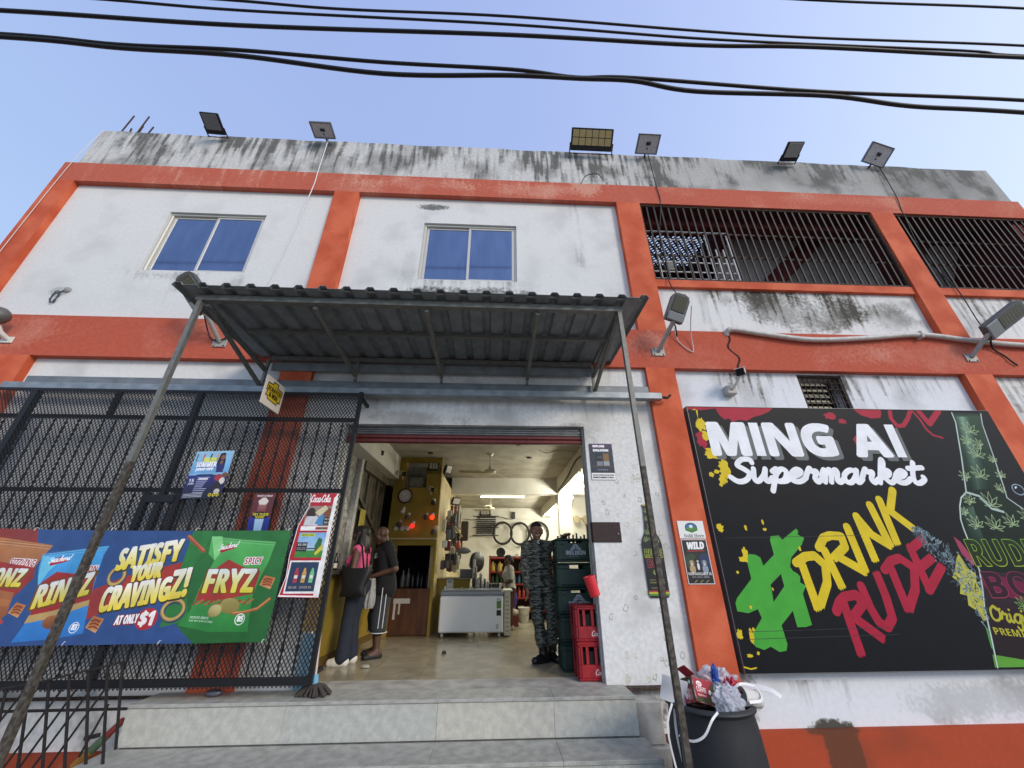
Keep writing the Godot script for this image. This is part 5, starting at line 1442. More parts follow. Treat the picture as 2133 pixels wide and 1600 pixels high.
func wall_fittings() -> void:
	street_lamp("grey solar wall lamp on the orange pillar right of the canopy", V(2.50, 4.56, 0), V(2.62, 4.86, .45), V(2.74, 5.2, .6))
	street_lamp("grey solar wall lamp at the far right edge leaning right", V(7.62, 4.58, 0), V(7.72, 4.86, .32), V(8.3, 5.26, .5))
	street_lamp("grey solar wall lamp half hidden behind the left corner of the canopy", V(-4.05, 4.55, 0), V(-4.12, 4.86, .42), V(-4.42, 5.28, .62))
	wire("loose white and black cable ends looping under the pillar lamp", [V(2.78, 4.95, .1), V(2.85, 4.75, .02), V(3.0, 4.58, .02), V(3.06, 4.6, .02), V(3.04, 4.9, .1), V(2.96, 5.15, .4)], .008, C(0xcfcac6))
	wire("black cable wrapped round the arm of the pillar lamp", [V(2.54, 4.7, .12), V(2.62, 4.74, .24), V(2.56, 4.78, .3), V(2.66, 4.84, .34), V(2.74, 4.72, .2)], .012, C(0x1a1a1c))
	wire("loose black cable below the far right wall lamp", [V(7.9, 4.9, .2), V(8.05, 4.75, .04), V(8.2, 4.62, .02), V(8.24, 4.52, .03), V(8.32, 4.44, .02)], .012, C(0x1c1a1a))
	wire("black cable hanging beside the lamp behind the canopy", [V(-4.24, 4.95, .3), V(-4.26, 4.72, .04), V(-4.18, 4.6, .02), V(-4.04, 4.56, .04), V(-3.9, 4.68, .04)], .01, C(0x1a1a1c))
	var w := []
	for i in 26:
		var a := i * .55
		w.append(V(-6.85 + cos(a) * (.05 + .01 * sin(i)), 5.38 + sin(a) * .1 - .002 * i, -.08 + .01 * sin(i * 2.0)))
	w.append(V(-6.78, 5.5, -.09))
	solo("cable_coil", MB.new().tube(w, .007, 5).done(M(C(0x3f4a58), .6)), "small coil of loose grey cable on the white wall below the left window", "cable")
	solo("cable_outlet", MB.new().lathe(V(0, 0, 0), [Vector2(.05, 0), Vector2(.045, .03), Vector2(.0, .035)], 10).done(M(C(0x9a9a96), .7)), "round cable outlet beside the coil on the left white wall", "outlet", "", V(-6.73, 5.5, -.1)).rotation.x = PI / 2
	var pp := thing("drain_pipe", "sagging white plastic pipe running along the orange band at upper right", "pipe")
	var pts := []
	for q in [[3.69, 4.96, .03], [3.78, 4.975, .05], [4.24, 4.90, .055], [5.0, 4.81, .06], [5.9, 4.86, .06], [6.88, 4.955, .06], [7.7, 4.87, .06], [8.6, 4.8, .06], [10.7, 4.74, .06]]: pts.append(V(q[0], q[1], q[2]))
	var sm := []
	for i in pts.size() - 1:
		for k in 5: sm.append(pts[i].cubic_interpolate(pts[i + 1], pts[maxi(i - 1, 0)], pts[mini(i + 2, pts.size() - 1)], k / 5.0))
	part("pipe", MB.new().tube(sm, .04, 12).done(M(C(0xd2cfc8), .5, 0, t_cloud, 1.5)), pp)
	for x in [6.88, 9.4]: part("clip", MB.new().bbox(V(x - .02, 4.88, .0), V(x + .02, 5.01, .11), .01).done(M(C(0xb9b6ae), .6)), pp)
	part("elbow", MB.new().tube([V(3.72, 4.97, .04), V(3.68, 4.95, .01), V(3.68, 4.9, -.02)], .043, 12).done(M(C(0xbdb9b0), .5)), pp)
	var ck := MB.new()
	var cy := 4.9
	var cx := 3.71
	while cy > 4.3:
		var nx := 3.71 + .05 * sin(cy * 17.0) + (4.9 - cy) * .16 - .05
		ck.quad(V(cx - .018, cy, .003), V(nx - .016, cy - .05, .003), V(nx + .016, cy - .05, .003), V(cx + .018, cy, .003))
		cx = nx
		cy -= .05
	part("damp_crack", ck.done(M(C(0x33261f), .95)), building)
	var cc := thing("security_camera", "white security camera on a bracket at the top left of the shop sign wall", "camera")
	var wm := M(C(0xdad8d0), .4)
	var t := frame_at(V(3.56, 4.12, .22), -.75, .4)
	var b := MB.new()
	b.tf = t
	b.bbox(V(-.055, -.05, -.12), V(.055, .05, .08), .02)
	part("body", b.done(wm), cc)
	var b2 := MB.new()
	b2.tf = t
	b2.bbox(V(-.058, -.054, .081), V(.058, .054, .1), .015)
	part("lens_face", b2.done(M(C(0x0c0c0e), .2)), cc)
	var b3 := MB.new()
	b3.tf = t
	b3.bbox(V(-.065, .051, -.12), V(.065, .06, .13), .004)
	part("sun_shield", b3.done(wm), cc)
	part("arm", MB.new().tube([V(3.57, 4.1, .18), V(3.54, 4.0, .12), V(3.5, 3.93, .02)], .02, 8).done(wm), cc)
	part("wall_mount", MB.new().bbox(V(3.42, 3.86, -.098), V(3.58, 4.0, .02), .015).done(M(C(0xc4c2ba), .6, 0, t_cloud, 4.0)), cc)
	var fx := thing("round_floodlight", "round grey light fitting on a white bracket at the far left edge", "light")
	part("dome", MB.new().ball(V(-7.02, 4.78, .22), V(.13, .13, .12), 14).done(M(C(0x6d6c68), .5, .2, t_cloud, 4.0)), fx)
	part("bracket", MB.new().tube([V(-7.02, 4.7, .2), V(-7.0, 4.58, .12), V(-6.98, 4.52, .01)], .035, 8).bbox(V(-7.06, 4.46, .002), V(-6.9, 4.56, .02), .004).done(wm), fx)

func cables() -> void:
	var z := 2.6
	var sets := [
		["upper of the two lowest twisted black overhead cables", .02, [-9.0, 6.78, -5.43, 6.77, -4.18, 6.755, -2.89, 6.71, -1.32, 6.69, .12, 6.62, .85, 6.595, 1.51, 6.585, 3.67, 6.575, 6.24, 6.56, 10, 6.55]],
		["lowest and waviest thick black overhead cable", .024, [-9.0, 6.74, -5.39, 6.715, -4.16, 6.69, -2.86, 6.60, -1.28, 6.46, .12, 6.50, .9, 6.575, 1.5, 6.52, 2.21, 6.44, 3.74, 6.43, 4.74, 6.37, 6.08, 6.30, 10, 6.2]],
		["thick black overhead cable alone across the middle of the sky", .023, [-9.0, 7.25, -5.7, 7.27, -3.07, 7.32, .13, 7.395, 2.45, 7.49, 4.02, 7.54, 6.94, 7.67, 11, 7.8]],
		["thin black overhead cable that joins the thick one at right", .015, [-9, 7.66, -5.34, 7.68, -3.19, 7.68, .13, 7.65, 2.79, 7.66, 6.05, 7.68, 6.97, 7.72, 11, 7.84]],
		["thin black overhead cable, second from the top of the picture", .015, [-9, 7.8, -4.08, 7.85, -2.07, 7.865, .13, 7.86, 3.48, 7.85, 7.1, 7.92, 11, 8.0]],
		["single thin black overhead cable in the top right corner of the sky", .016, [-9, 8.7, 0, 8.88, 4.49, 9.0, 7.84, 9.09, 12, 9.2]],
	]
	for s in sets:
		var pts := []
		for i in range(0, s[2].size(), 2): pts.append(V(s[2][i], s[2][i + 1], z + (.03 if i % 4 else 0.0)))
		var p := []
		for i in pts.size() - 1:
			for k in 8: p.append(pts[i].cubic_interpolate(pts[i + 1], pts[maxi(i - 1, 0)], pts[mini(i + 2, pts.size() - 1)], k / 8.0))
		p.append(pts[pts.size() - 1])
		solo("overhead_cable", MB.new().tube(p, s[1], 7).done(cable_black), s[0], "cable")

func railing() -> void:
	var o := thing("iron_railing", "black iron railing with leaning bars left of the entrance steps", "railing")
	var z := .55
	var iron := M(C(0x2a2422), .8, .1, t_cloud, 3.0)
	part("top_rail", MB.new().bar(V(-3.36, .81, z), V(-3.97, .68, z), .03, .016).bar(V(-3.97, .68, z), V(-4.6, .58, z), .03, .016).done(iron), o)
	for q in [[-3.36, .81, -3.19, .42], [-3.48, .785, -3.21, .19], [-3.63, .75, -3.33, .15], [-3.78, .72, -3.47, .09], [-3.94, .69, -3.63, .06], [-4.09, .66, -3.81, .02], [-4.27, .64, -4.02, -.1]]:
		var a := V(q[0], q[1], z)
		var b := V(q[2], q[3], z + .05)
		part("bar", MB.new().bar(a, b + (b - a) * .5, .018, .012, V(0, 0, 1)).done(iron), o)
	for q in [[-3.60, .57, -3.78, .03], [-3.73, .56, -3.91, .03], [-3.86, .56, -4.02, .03], [-3.99, .56, -4.15, .03], [-4.31, .58, -4.45, .1], [-3.52, .45, -3.53, .21]]:
		var a := V(q[0], q[1], .33)
		var b := V(q[2], q[3], .4)
		part("diagonal_bar", MB.new().bar(a, b + (b - a) * .4, .015, .01, V(0, 0, 1)).done(iron), o)
	part("hinge", MB.new().bar(V(-3.54, .24, .42), V(-3.38, .28, .5), .03, .03).done(iron), o)
	part("cross_rail", MB.new().bar(V(-5.2, .40, .3), V(-3.36, .405, .3), .03, .016).done(iron), o)
	var s := thing("painted_stick", "broken stick with red, green and orange paint lying behind the iron railing", "stick")
	var cols := [0x8f3a34, 0x5f7a5a, 0xa8742e, 0x8f4a22]
	for i in 4: part("painted_band", MB.new().tube([V(-3.42, .30, .22).lerp(V(-3.80, -.12, .22), i / 4.0), V(-3.42, .30, .22).lerp(V(-3.80, -.12, .22), (i + 1) / 4.0)], .03 + .006 * i, 8).done(M(C(cols[i]), .8, 0, t_cloud, 6.0)), s)

func trash() -> void:
	var c := V(1.83, GROUND, 1.0)
	var o := thing("trash_barrel", "dark plastic barrel without a lid used as a street trash bin", "barrel", c)
	var body := [Vector2(.30, 0), Vector2(.335, .03), Vector2(.352, .2), Vector2(.358, .38), Vector2(.366, .40), Vector2(.366, .43), Vector2(.358, .45), Vector2(.350, .62), Vector2(.335, .80), Vector2(.322, .88), Vector2(.338, .89), Vector2(.345, .905), Vector2(.338, .92), Vector2(.318, .925), Vector2(.306, .915), Vector2(.30, .88), Vector2(.31, .6), Vector2(.30, .55), Vector2(.02, .55)]
	body = body.map(func(q): return Vector2(q.x, q.y * 1.06))
	part("drum", MB.new().lathe(V(0, 0, 0), body, 40).done(M(C(0x24272a), .6, 0, t_cloud, 1.8)), o)
	part("rim", MB.new().lathe(V(0, 0, 0), [Vector2(.322, .945), Vector2(.35, .954), Vector2(.352, .973), Vector2(.32, .986)], 40, false).done(M(C(0x2b2e31), .5)), o)
	var top := GROUND + .985
	var cv := Canvas.new(200, 120, C(0x9c2430), 20, 12)
	cv.rect(0, 0, 20, 2.4, C(0x3f4a26)); cv.poly([10, 0, 20, 0, 20, 12, 15, 9], C(0x4a4228)); cv.text("COFFEE", [2, 5, 9, 2.6], C(0xefe6e2)); cv.disc(5.5, 9.2, 2.6, 1.4, C(0xf0ece8)); cv.text("mix", [3.8, 8.5, 3.4, 1.4], C(0x9c2430)); cv.disc(14.5, 6, 1.6, 1.1, C(0xe9e6e0), Color(0, 0, 0, 0), .6); cv.disc(16, 3, 1.6, 1.1, C(0xe9e6e0)); cv.text("classic roast", [2, 3, 8, 1.2], C(0xefe6e2))
	var bx := thing("coffee_box", "crumpled red coffee mix carton on top of the trash barrel", "carton", V(1.74, top + .05, 1.06), .35)
	var m := MB.new()
	m.tf = Transform3D(Basis.from_euler(V(-.35, .2, -.3)), V(0, 0, 0))
	m.bbox(V(-.13, -.08, -.06), V(.13, .09, .06), .006)
	part("carton", m.done(print_mat(cv.tex(), .4)), bx)
	var fl := MB.new()
	fl.tf = m.tf
	fl.bar(V(-.12, .09, .05), V(-.2, .14, .03), .11, .003, V(0, 1, 0))
	part("flap", fl.done(M(C(0xa02a34), .5)), bx)
	var film := StandardMaterial3D.new()
	film.albedo_color = Color(.86, .88, .92, .5)
	film.transparency = BaseMaterial3D.TRANSPARENCY_ALPHA
	film.roughness = .3
	var crumple := func(at: Vector3, sz: Vector3, sd: int) -> MB:
		var n := FastNoiseLite.new()
		n.seed = sd; n.frequency = .95; n.fractal_octaves = 2
		var b := MB.new()
		var f := func(u: float, v: float) -> Vector3:
			var a := PI * (.02 + .96 * v)
			var g := TAU * u
			var d := V(sin(a) * cos(g), cos(a), sin(a) * sin(g))
			return at + d * sz * (.78 + .7 * absf(n.get_noise_3dv(d * 1.5)) + .08 * n.get_noise_3dv(d * 3.0))
		b.sheet(40, 26, f)
		return b
	solo("plastic_bag", crumple.call(V(1.98, top + .07, .92), V(.16, .13, .13), 3).done(film), "clear crumpled plastic bag standing highest in the trash barrel", "bag")
	solo("plastic_bag", crumple.call(V(1.9, top + .02, 1.2), V(.12, .13, .08), 8).done(film), "grey plastic bag bulging over the front rim of the trash barrel", "bag")
	solo("snack_wrapper", crumple.call(V(1.93, top + .11, 1.0), V(.035, .12, .03), 12).done(M(C(0x2450a8), .3)), "blue twisted snack wrapper in the middle of the trash barrel", "wrapper")
	solo("snack_wrapper", crumple.call(V(2.02, top + .06, 1.06), V(.07, .09, .05), 15).done(M(C(0xb02a44), .3, .2)), "shiny red snack wrapper in the trash barrel", "wrapper")
	var cup := MB.new()
	cup.tf = Transform3D(Basis.from_euler(V(.5, 0, 1.35)), V(2.2, top + .015, 1.12))
	cup.lathe(V(0, 0, 0), [Vector2(.055, 0), Vector2(.067, .15), Vector2(.07, .157), Vector2(.063, .15), Vector2(.052, .012), Vector2(.001, .012)], 20)
	solo("paper_tub", cup.done(M(C(0xe2e0da), .7, 0, t_cloud, 5.0)), "white paper tub lying on its side in the trash barrel", "tub")
	var fo := MB.new()
	fo.tf = Transform3D(Basis.from_euler(V(.1, -.3, -.25)), V(1.52, top + .08, 1.08))
	fo.sheet(6, 6, func(u: float, v: float) -> Vector3: return V((u - .5) * .2, (v - .5) * .18 * -1.0, .01 * sin(u * 5) + .01 * cos(v * 4)))
	solo("paper_sheet", fo.done(M(C(0xcdced0), .7)), "loose white sheet sticking out of the left side of the trash barrel", "paper")
	var ribbon := func(label: String, pts: Array, w: float) -> void:
		var p := []
		for i in pts.size() - 1:
			for k in 5: p.append(pts[i].cubic_interpolate(pts[i + 1], pts[maxi(i - 1, 0)], pts[mini(i + 2, pts.size() - 1)], k / 5.0))
		p.append(pts[pts.size() - 1])
		var b := MB.new()
		for i in p.size() - 1: b.bar(p[i], p[i + 1], w, .002, V(.3, .5, 1))
		solo("packing_strap", b.done(M(C(0xdadada), .4)), label, "strap")
	ribbon.call("white packing strap curling down across the front of the trash barrel", [V(1.74, top + .0, 1.32), V(1.66, top - .03, 1.37), V(1.58, top - .12, 1.37), V(1.5, top - .16, 1.33), V(1.44, top - .15, 1.25)], .016)
	ribbon.call("white packing strap looping over the right rim of the trash barrel", [V(1.98, top + .05, 1.1), V(2.06, top + .12, 1.12), V(2.2, top + .1, 1.1), V(2.18, top + .04, 1.2), V(2.06, top + .03, 1.22)], .02)
	ribbon.call("long white plastic strap trailing to the ground left of the trash barrel", [V(1.48, top + .0, 1.1), V(1.40, top - .15, 1.14), V(1.43, top - .45, 1.16), V(1.5, top - .8, 1.2), V(1.52, top - .92, 1.2)], .016)
	ribbon.call("shorter white plastic strap hanging beside the long one left of the trash barrel", [V(1.52, top + .0, 1.05), V(1.49, top - .2, 1.08), V(1.52, top - .5, 1.1), V(1.56, top - .85, 1.12)], .022)
	ribbon.call("silver torn strip sticking out of the trash barrel towards the shop sign", [V(2.12, top + .05, 1.0), V(2.24, top + .08, 1.02), V(2.36, top + .06, 1.06), V(2.42, top + .02, 1.08)], .04)

func lamp_light(nm: String, p: Vector3, e: float, c: Color, size := .06) -> void:
	var l := OmniLight3D.new()
	l.name = numbered(nm)
	l.position = p
	l.light_energy = e
	l.light_color = c
	l.light_size = size
	l.omni_range = 14.0
	l.omni_attenuation = 2.0
	l.shadow_enabled = true
	add_child(l)

func glow(c: Color, e: float) -> StandardMaterial3D:
	var m := StandardMaterial3D.new()
	m.albedo_color = c
	m.emission_enabled = true
	m.emission = c
	m.emission_energy_multiplier = e
	return m

func shop_left() -> void:
	# counter, grubby glazing above it and the mustard kiosk
	var co := thing("service_counter", "mustard painted service counter along the left side inside the doorway", "counter")
	part("front_panel", MB.new().bar(V(-2.24, FLOOR + .52, -.36), V(-2.08, FLOOR + .52, -3.08), .06, 1.03).done(mustard), co)
	part("kick_board", MB.new().bar(V(-2.235, FLOOR + .05, -.36), V(-2.075, FLOOR + .05, -3.08), .075, .1).done(M(C(0x6d5420), .8, 0, t_cloud, 1.0)), co)
	part("counter_top", MB.new().bbox(V(-2.75, 1.485, -3.08), V(-2.07, 1.53, -.36), .01).done(M(C(0x4a4540), .4, 0, t_cloud, 1.0)), co)
	var gz := thing("counter_glazing", "grimy taped glazing and posts above the mustard counter", "glazing")
	var scuff := M(Color.WHITE, .45, 0, tile_tex(71, C(0x6c6a62), C(0xa5a39b), .02, .3, 2.6), .9)
	var brown := M(Color.WHITE, .5, 0, tile_tex(72, C(0x3f392c), C(0x6d6552), .02, .3, 2.2, 4), .8)
	part("scuffed_panel", MB.new().box(V(-2.3, 1.54, -.38), V(-2.28, 3.4, -1.42)).done(scuff), gz)
	part("post", MB.new().bbox(V(-2.31, 1.531, -1.43), V(-2.2, 3.42, -1.54), .008).done(M(C(0xc9c8c0), .6, 0, t_cloud, 2.0)), gz)
	part("post", MB.new().bbox(V(-2.29, 1.531, -.36), V(-2.2, 3.42, -.44), .008).done(M(C(0xb5b4ac), .6, 0, t_cloud, 2.0)), gz)
	part("stained_panel", MB.new().box(V(-2.27, 1.54, -1.55), V(-2.25, 3.12, -3.09)).done(brown), gz)
	for zz in [-1.95, -2.5, -2.98]: part("glazing_bar", MB.new().box(V(-2.248, 2.2, zz), V(-2.21, 3.05, zz - .04)).done(M(C(0x6f6857), .6, 0, t_cloud, 2.0)), gz)
	part("lower_rail", MB.new().bar(V(-2.22, 2.62, -1.56), V(-2.22, 2.02, -3.08), .04, .05).done(M(C(0x57503f), .6)), gz)
	part("top_rail", MB.new().box(V(-2.28, 3.06, -1.55), V(-2.17, 3.2, -3.09)).done(M(C(0x6b6454), .7, 0, t_cloud, 2.0)), gz)
	part("ceiling_beam", MB.new().box(V(-2.35, 3.201, -.36), V(-1.99, 3.658, -3.098)).done(cream), building)
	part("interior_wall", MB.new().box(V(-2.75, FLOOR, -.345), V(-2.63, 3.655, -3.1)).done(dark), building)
	solo("paper_notice", MB.new().box(V(-2.2, 1.98, -1.72), V(-2.196, 2.44, -2.0)).done(M(C(0xc9b83c), .6, 0, t_cloud, 3.0)), "yellow paper notice stuck on the glazing above the counter", "notice")
	var tape := MB.new()
	for i in 14: tape.bar(V(-2.19, 2.72 - i * .05 + .03 * sin(i * 3.0), -.7 - i * .045), V(-2.19, 2.69 - i * .05 + .03 * sin(i * 3.0 + 1), -.73 - i * .045), .012, .004)
	part("tape", tape.done(M(C(0xe4e4e0), .3)), gz)
	var so := thing("beer_bottle", "dark beer bottle standing on the front end of the mustard counter", "bottle", V(-2.16, 1.53, -.92))
	part("glass", MB.new().lathe(V(0, 0, 0), [Vector2(.028, 0), Vector2(.031, .01), Vector2(.031, .11), Vector2(.026, .135), Vector2(.013, .165), Vector2(.012, .205), Vector2(.014, .21), Vector2(.012, .22)], 14).done(M(C(0x14100c), .12)), so)
	part("label_band", MB.new().lathe(V(0, 0, 0), [Vector2(.0316, .03), Vector2(.0316, .09)], 14, false).done(M(C(0xcfc9b8), .6)), so)
	# kiosk
	var kk := thing("kiosk", "mustard yellow kiosk wall with alcove and dark serving hatch at the back left", "kiosk")
	part("front_wall", wall(R(-2.07, FLOOR, -1.1, 3.657), -3.1, .12, [R(-1.84, 3.03, -1.4, 3.56), R(-1.86, FLOOR + .001, -1.15, 1.93)]).done(mustard), kk)
	part("side_wall", MB.new().box(V(-1.22, FLOOR, -3.221), V(-1.1, 3.357, -9)).done(M(C(0xc9b88c), .8, 0, t_cloud, .4)), kk)
	part("ledge", MB.new().bbox(V(-2.0, 2.03, -3.098), V(-1.1, 2.065, -3.05), .006).done(M(C(0xb3a379), .7)), kk)
	part("hatch_board", MB.new().bbox(V(-1.86, FLOOR + .01, -3.16), V(-1.155, 1.19, -3.11), .006).done(M(C(0x5f3519), .55, 0, tile_tex(73, C(0xb0b0b0), C(0xffffff), .01, .2, 1.6, 4), .8)), kk)
	part("torn_paper", MB.new().box(V(-1.8, .95, -3.108), V(-1.5, 1.03, -3.104)).box(V(-1.79, .7, -3.108), V(-1.75, .949, -3.104)).box(V(-1.7, .78, -3.108), V(-1.67, .949, -3.104)).done(M(C(0xb9b7b2), .7)), kk)
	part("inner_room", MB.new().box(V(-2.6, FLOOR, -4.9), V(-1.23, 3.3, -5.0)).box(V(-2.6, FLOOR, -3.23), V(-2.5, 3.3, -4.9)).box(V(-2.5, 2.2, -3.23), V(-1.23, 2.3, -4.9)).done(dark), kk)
	part("alcove_lining", MB.new().box(V(-1.83, 3.04, -3.55), V(-1.41, 3.55, -3.6)).box(V(-1.9, 3.0, -3.225), V(-1.4, 3.028, -3.6)).done(M(C(0x8f938c), .8, 0, t_cloud, 1.0)), kk)
	part("alcove_slab", MB.new().bbox(V(-1.82, 3.03, -3.3), V(-1.5, 3.28, -3.54), .02).done(M(C(0xa0a49c), .8, 0, t_cloud, 1.0)), kk)
	var tw := [[-1.78, .1, .3, 0x5b5852], [-1.68, .09, .34, 0x4a473f], [-1.58, .06, .22, 0x2b2c30], [-1.48, .07, .26, 0x282f36], [-1.4, .05, .2, 0x47464a], [-1.3, .06, .24, 0x22262a], [-1.23, .05, .2, 0x3c362c]]
	for i in tw.size():
		var q = tw[i]
		solo("stock_bottle", MB.new().lathe(V(q[0] + .0, 1.19, -3.6), [Vector2(q[1] * .5, 0), Vector2(q[1] * .55, q[2] * .6), Vector2(q[1] * .2, q[2] * .8), Vector2(q[1] * .2, q[2])], 10).done(M(C(q[3]), .25)), "%s bottle from the left in the dim kiosk hatch behind the brown board" % ORD[i], "bottle", "bottles in the kiosk hatch")
	# things on the kiosk front
	var ck := thing("wall_clock", "round wall clock with dark red rim on the mustard kiosk", "clock", V(-1.80, 2.86, -3.09))
	var face := Canvas.new(160, 160, C(0xcfc9c6), 40, 40)
	for i in 12: face.text(str(12 if i == 0 else i), [20 + sin(TAU * i / 12) * 14 - 2, 20 + cos(TAU * i / 12) * 14 - 2, 4, 4], C(0x3a3030))
	face.stroke([20, 20, 17, 13], 1.2, C(0x201c1c)); face.stroke([20, 20, 28, 26], .9, C(0x201c1c)); face.ring(20, 20, 17.5, 17.5, .6, C(0x9b8d88))
	var dp := PackedVector2Array()
	for i in 28: dp.append(Vector2.from_angle(TAU * i / 28) * .118)
	part("dial", MB.new().prism(dp, .0, .022, Rect2(-.12, -.12, .24, .24)).done(print_mat(face.tex(), .4)), ck)
	var rm := MB.new()
	rm.tf = Transform3D(Basis(Vector3.RIGHT, PI / 2), Vector3.ZERO)
	rm.lathe(V(0, 0, 0), [Vector2(.118, 0), Vector2(.155, .005), Vector2(.15, .03), Vector2(.125, .04), Vector2(.118, .024)], 28, false)
	part("rim", rm.done(M(C(0x4a1f1d), .35)), ck)
	flood("three-cell black floodlight fixed high on the mustard kiosk", V(-1.26, 3.36, -3.0), 0, .15, .24, .17, 3, 1, C(0xb9b6a8))
	flood("small black floodlight on the right corner of the kiosk facing the shop", V(-1.0, 3.34, -3.3), .9, .3, .2, .2, 1, 1, C(0xd2d0c8))
	flood("small black floodlight further back along the kiosk side wall", V(-.98, 2.95, -5.2), .8, .4, .28, .2, 1, 1, C(0xb2b0a8))
	var sock := [[-1.80, 2.60, 0xbdb9b0, "empty white lamp holder under the wall clock"], [-1.69, 2.49, 0x4b4650, "dim bulb in a white holder right of the clock cable"], [-1.84, 2.36, 0x3a363c, "dark bulb in the lowest left lamp holder on the kiosk"], [-1.33, 2.49, 0x463c44, "dark bulb next to the glowing red one on the kiosk"], [-1.21, 2.77, 0x2d2a30, "dark camera-like bulb under the white spotlight on the kiosk"]]
	for q in sock: bulb(V(q[0], q[1], -3.06), C(q[2]), q[3], false)
	bulb(V(-1.21, 2.49, -3.06), C(0xff4a20), "glowing orange red bulb on the right of the mustard kiosk", true)
	bulb(V(-1.58, 2.33, -3.06), C(0xf03028), "glowing red bulb low in the middle of the mustard kiosk", true)
	var k := 0
	for q in [[-1.92, 2.24], [-1.79, 2.24], [-1.69, 2.24], [-1.09, 2.24], [-1.18, 2.17]]:
		var o := thing("lamp_base", ["round white lamp base at the far left of the row under the bulbs", "round white lamp base in the middle of the row of three", "round white lamp base at the right of the row of three", "small white lamp base near the kiosk's right edge", "dark lamp base below the small white one at the kiosk's right edge"][k], "lamp base")
		var b := MB.new()
		b.tf = Transform3D(Basis(Vector3.RIGHT, PI / 2), V(q[0] if k != 3 else -1.13, q[1], -3.095))
		b.lathe(V(0, 0, 0), [Vector2(.052, 0), Vector2(.05, .02), Vector2(.03, .03), Vector2(.026, .045), Vector2(.014, .03)], 14)
		part("body", b.done(M(C(0xbfbab0 if k < 4 else 0x5b5048), .5)), o)
		k += 1
	for q in [[V(-1.27, 2.98, -2.96), .6, "white spotlight camera at the upper right of the mustard kiosk"], [V(-1.86, 3.28, -2.9), .5, "white security camera on a stalk at the upper left of the mustard kiosk"], [V(-2.02, 3.4, -1.75), .5, "white security camera under the ceiling above the counter glazing"]]:
		var o := thing("indoor_camera", q[2], "camera")
		var b := MB.new()
		b.tf = frame_at(q[0], q[1], .35)
		b.bbox(V(-.04, -.04, -.1), V(.04, .04, .07), .012)
		part("body", b.done(M(C(0xb9b6ae), .5)), o)
		var l := MB.new()
		l.tf = b.tf
		l.bbox(V(-.042, -.042, .071), V(.042, .042, .085), .01)
		part("lens_face", l.done(M(C(0x121214), .2)), o)
		part("stalk", MB.new().tube([q[0], q[0] + V(-.02, -.06, -.08), q[0] + V(-.02, -.09, -.14)], .012, 6).done(M(C(0xb9b6ae), .5)), o)
	# packets and tools hung on the kiosk's side
	var hc := [0xb8b4a8, 0x55534f, 0x2b2a2c, 0x6a3034, 0xa9a284, 0x45403c, 0xb0aca2, 0x1a1b1e, 0x4d2a2c]
	for i in 64:
		var zz := -3.3 - rng.randf() * 2.2
		var yy := 1.4 + rng.randf() * 1.1
		var h := rng.randf_range(.12, .26)
		var w := rng.randf_range(.06, .13)
		var b := MB.new()
		var xx := -1.04 + rng.randf() * .2
		b.bbox(V(xx, yy, zz), V(xx + w, yy + h, zz + .05), .015)
		b.tube([V(xx + w * .5, yy + h, zz + .02), V(xx + w * .5, yy + h + .07, zz)], .004, 4)
		solo("hanging_packet", b.done(M(C(hc[i % 9]), .25 if i % 2 else .6, .3 if i % 3 == 0 else 0.0)), "%s packet hanging in the %s part of the kiosk side cluster" % [["pale grey", "dark brown", "black", "dull red", "tan", "brown grey", "silver", "near black", "maroon"][i % 9], "upper" if yy > 1.95 else "lower"], "packet", "packets hung on the kiosk side wall")
	for i in 3: solo("red_sleeve", MB.new().bbox(V(-.98 + i * .08, 2.32, -4.2), V(-.92 + i * .08, 2.82, -4.14), .02).done(M(C([0x6d1f2c, 0x7d2633, 0x8f8a88][i]), .3)), ["leftmost tall dark red sleeve hanging above the packets", "second tall dark red sleeve hanging above the packets", "tall silver sleeve hanging beside the dark red ones"][i], "sleeve")
	solo("brush_head", MB.new().bbox(V(-.78, 2.1, -5.0), V(-.6, 2.55, -4.92), .02).done(M(C(0x4a4136), .9, 0, t_cloud, 6.0)), "dark brown broom head hanging behind the packets", "broom")
	solo("tool_handle", MB.new().tube([V(-.98, 2.52, -3.6), V(-.8, 2.3, -3.7), V(-.66, 2.12, -3.8)], .022, 8).done(M(C(0x9a8260), .6)), "pale wooden tool handle slanting out above the hanging packets", "tool")
	var cone := thing("orange_cap_bag", "grey folded bag with an orange tip hanging right of the packets", "bag")
	part("bag", MB.new().ball(V(-.62, 1.86, -4.0), V(.16, .07, .08), 10).done(M(C(0x6c6e70), .5)), cone)
	part("tip", MB.new().ball(V(-.74, 1.98, -4.0), V(.04, .09, .04), 8).done(M(C(0xc9502a), .5)), cone)

func bulb(p: Vector3, c: Color, label: String, lit: bool) -> void:
	var o := thing("wall_bulb", label, "bulb")
	var t := Transform3D(Basis(Vector3.RIGHT, 2.2), p)
	var b := MB.new()
	b.tf = t
	b.lathe(V(0, -.03, 0), [Vector2(.036, 0), Vector2(.036, .04), Vector2(.028, .06)], 12)
	part("holder", b.done(M(C(0xbdb9ae), .5)), o)
	var g := MB.new()
	g.tf = t
	g.lathe(V(0, .03, 0), [Vector2(.02, 0), Vector2(.03, .02), Vector2(.048, .055), Vector2(.045, .085), Vector2(.02, .105), Vector2(.001, .108)], 14)
	var bm := part("bulb_glass", g.done(glow(c, 1.1) if lit else M(c, .15)), o)
	if lit: lamp_light("red_bulb_light", t * V(0, .085, 0), .0025, c, .04)

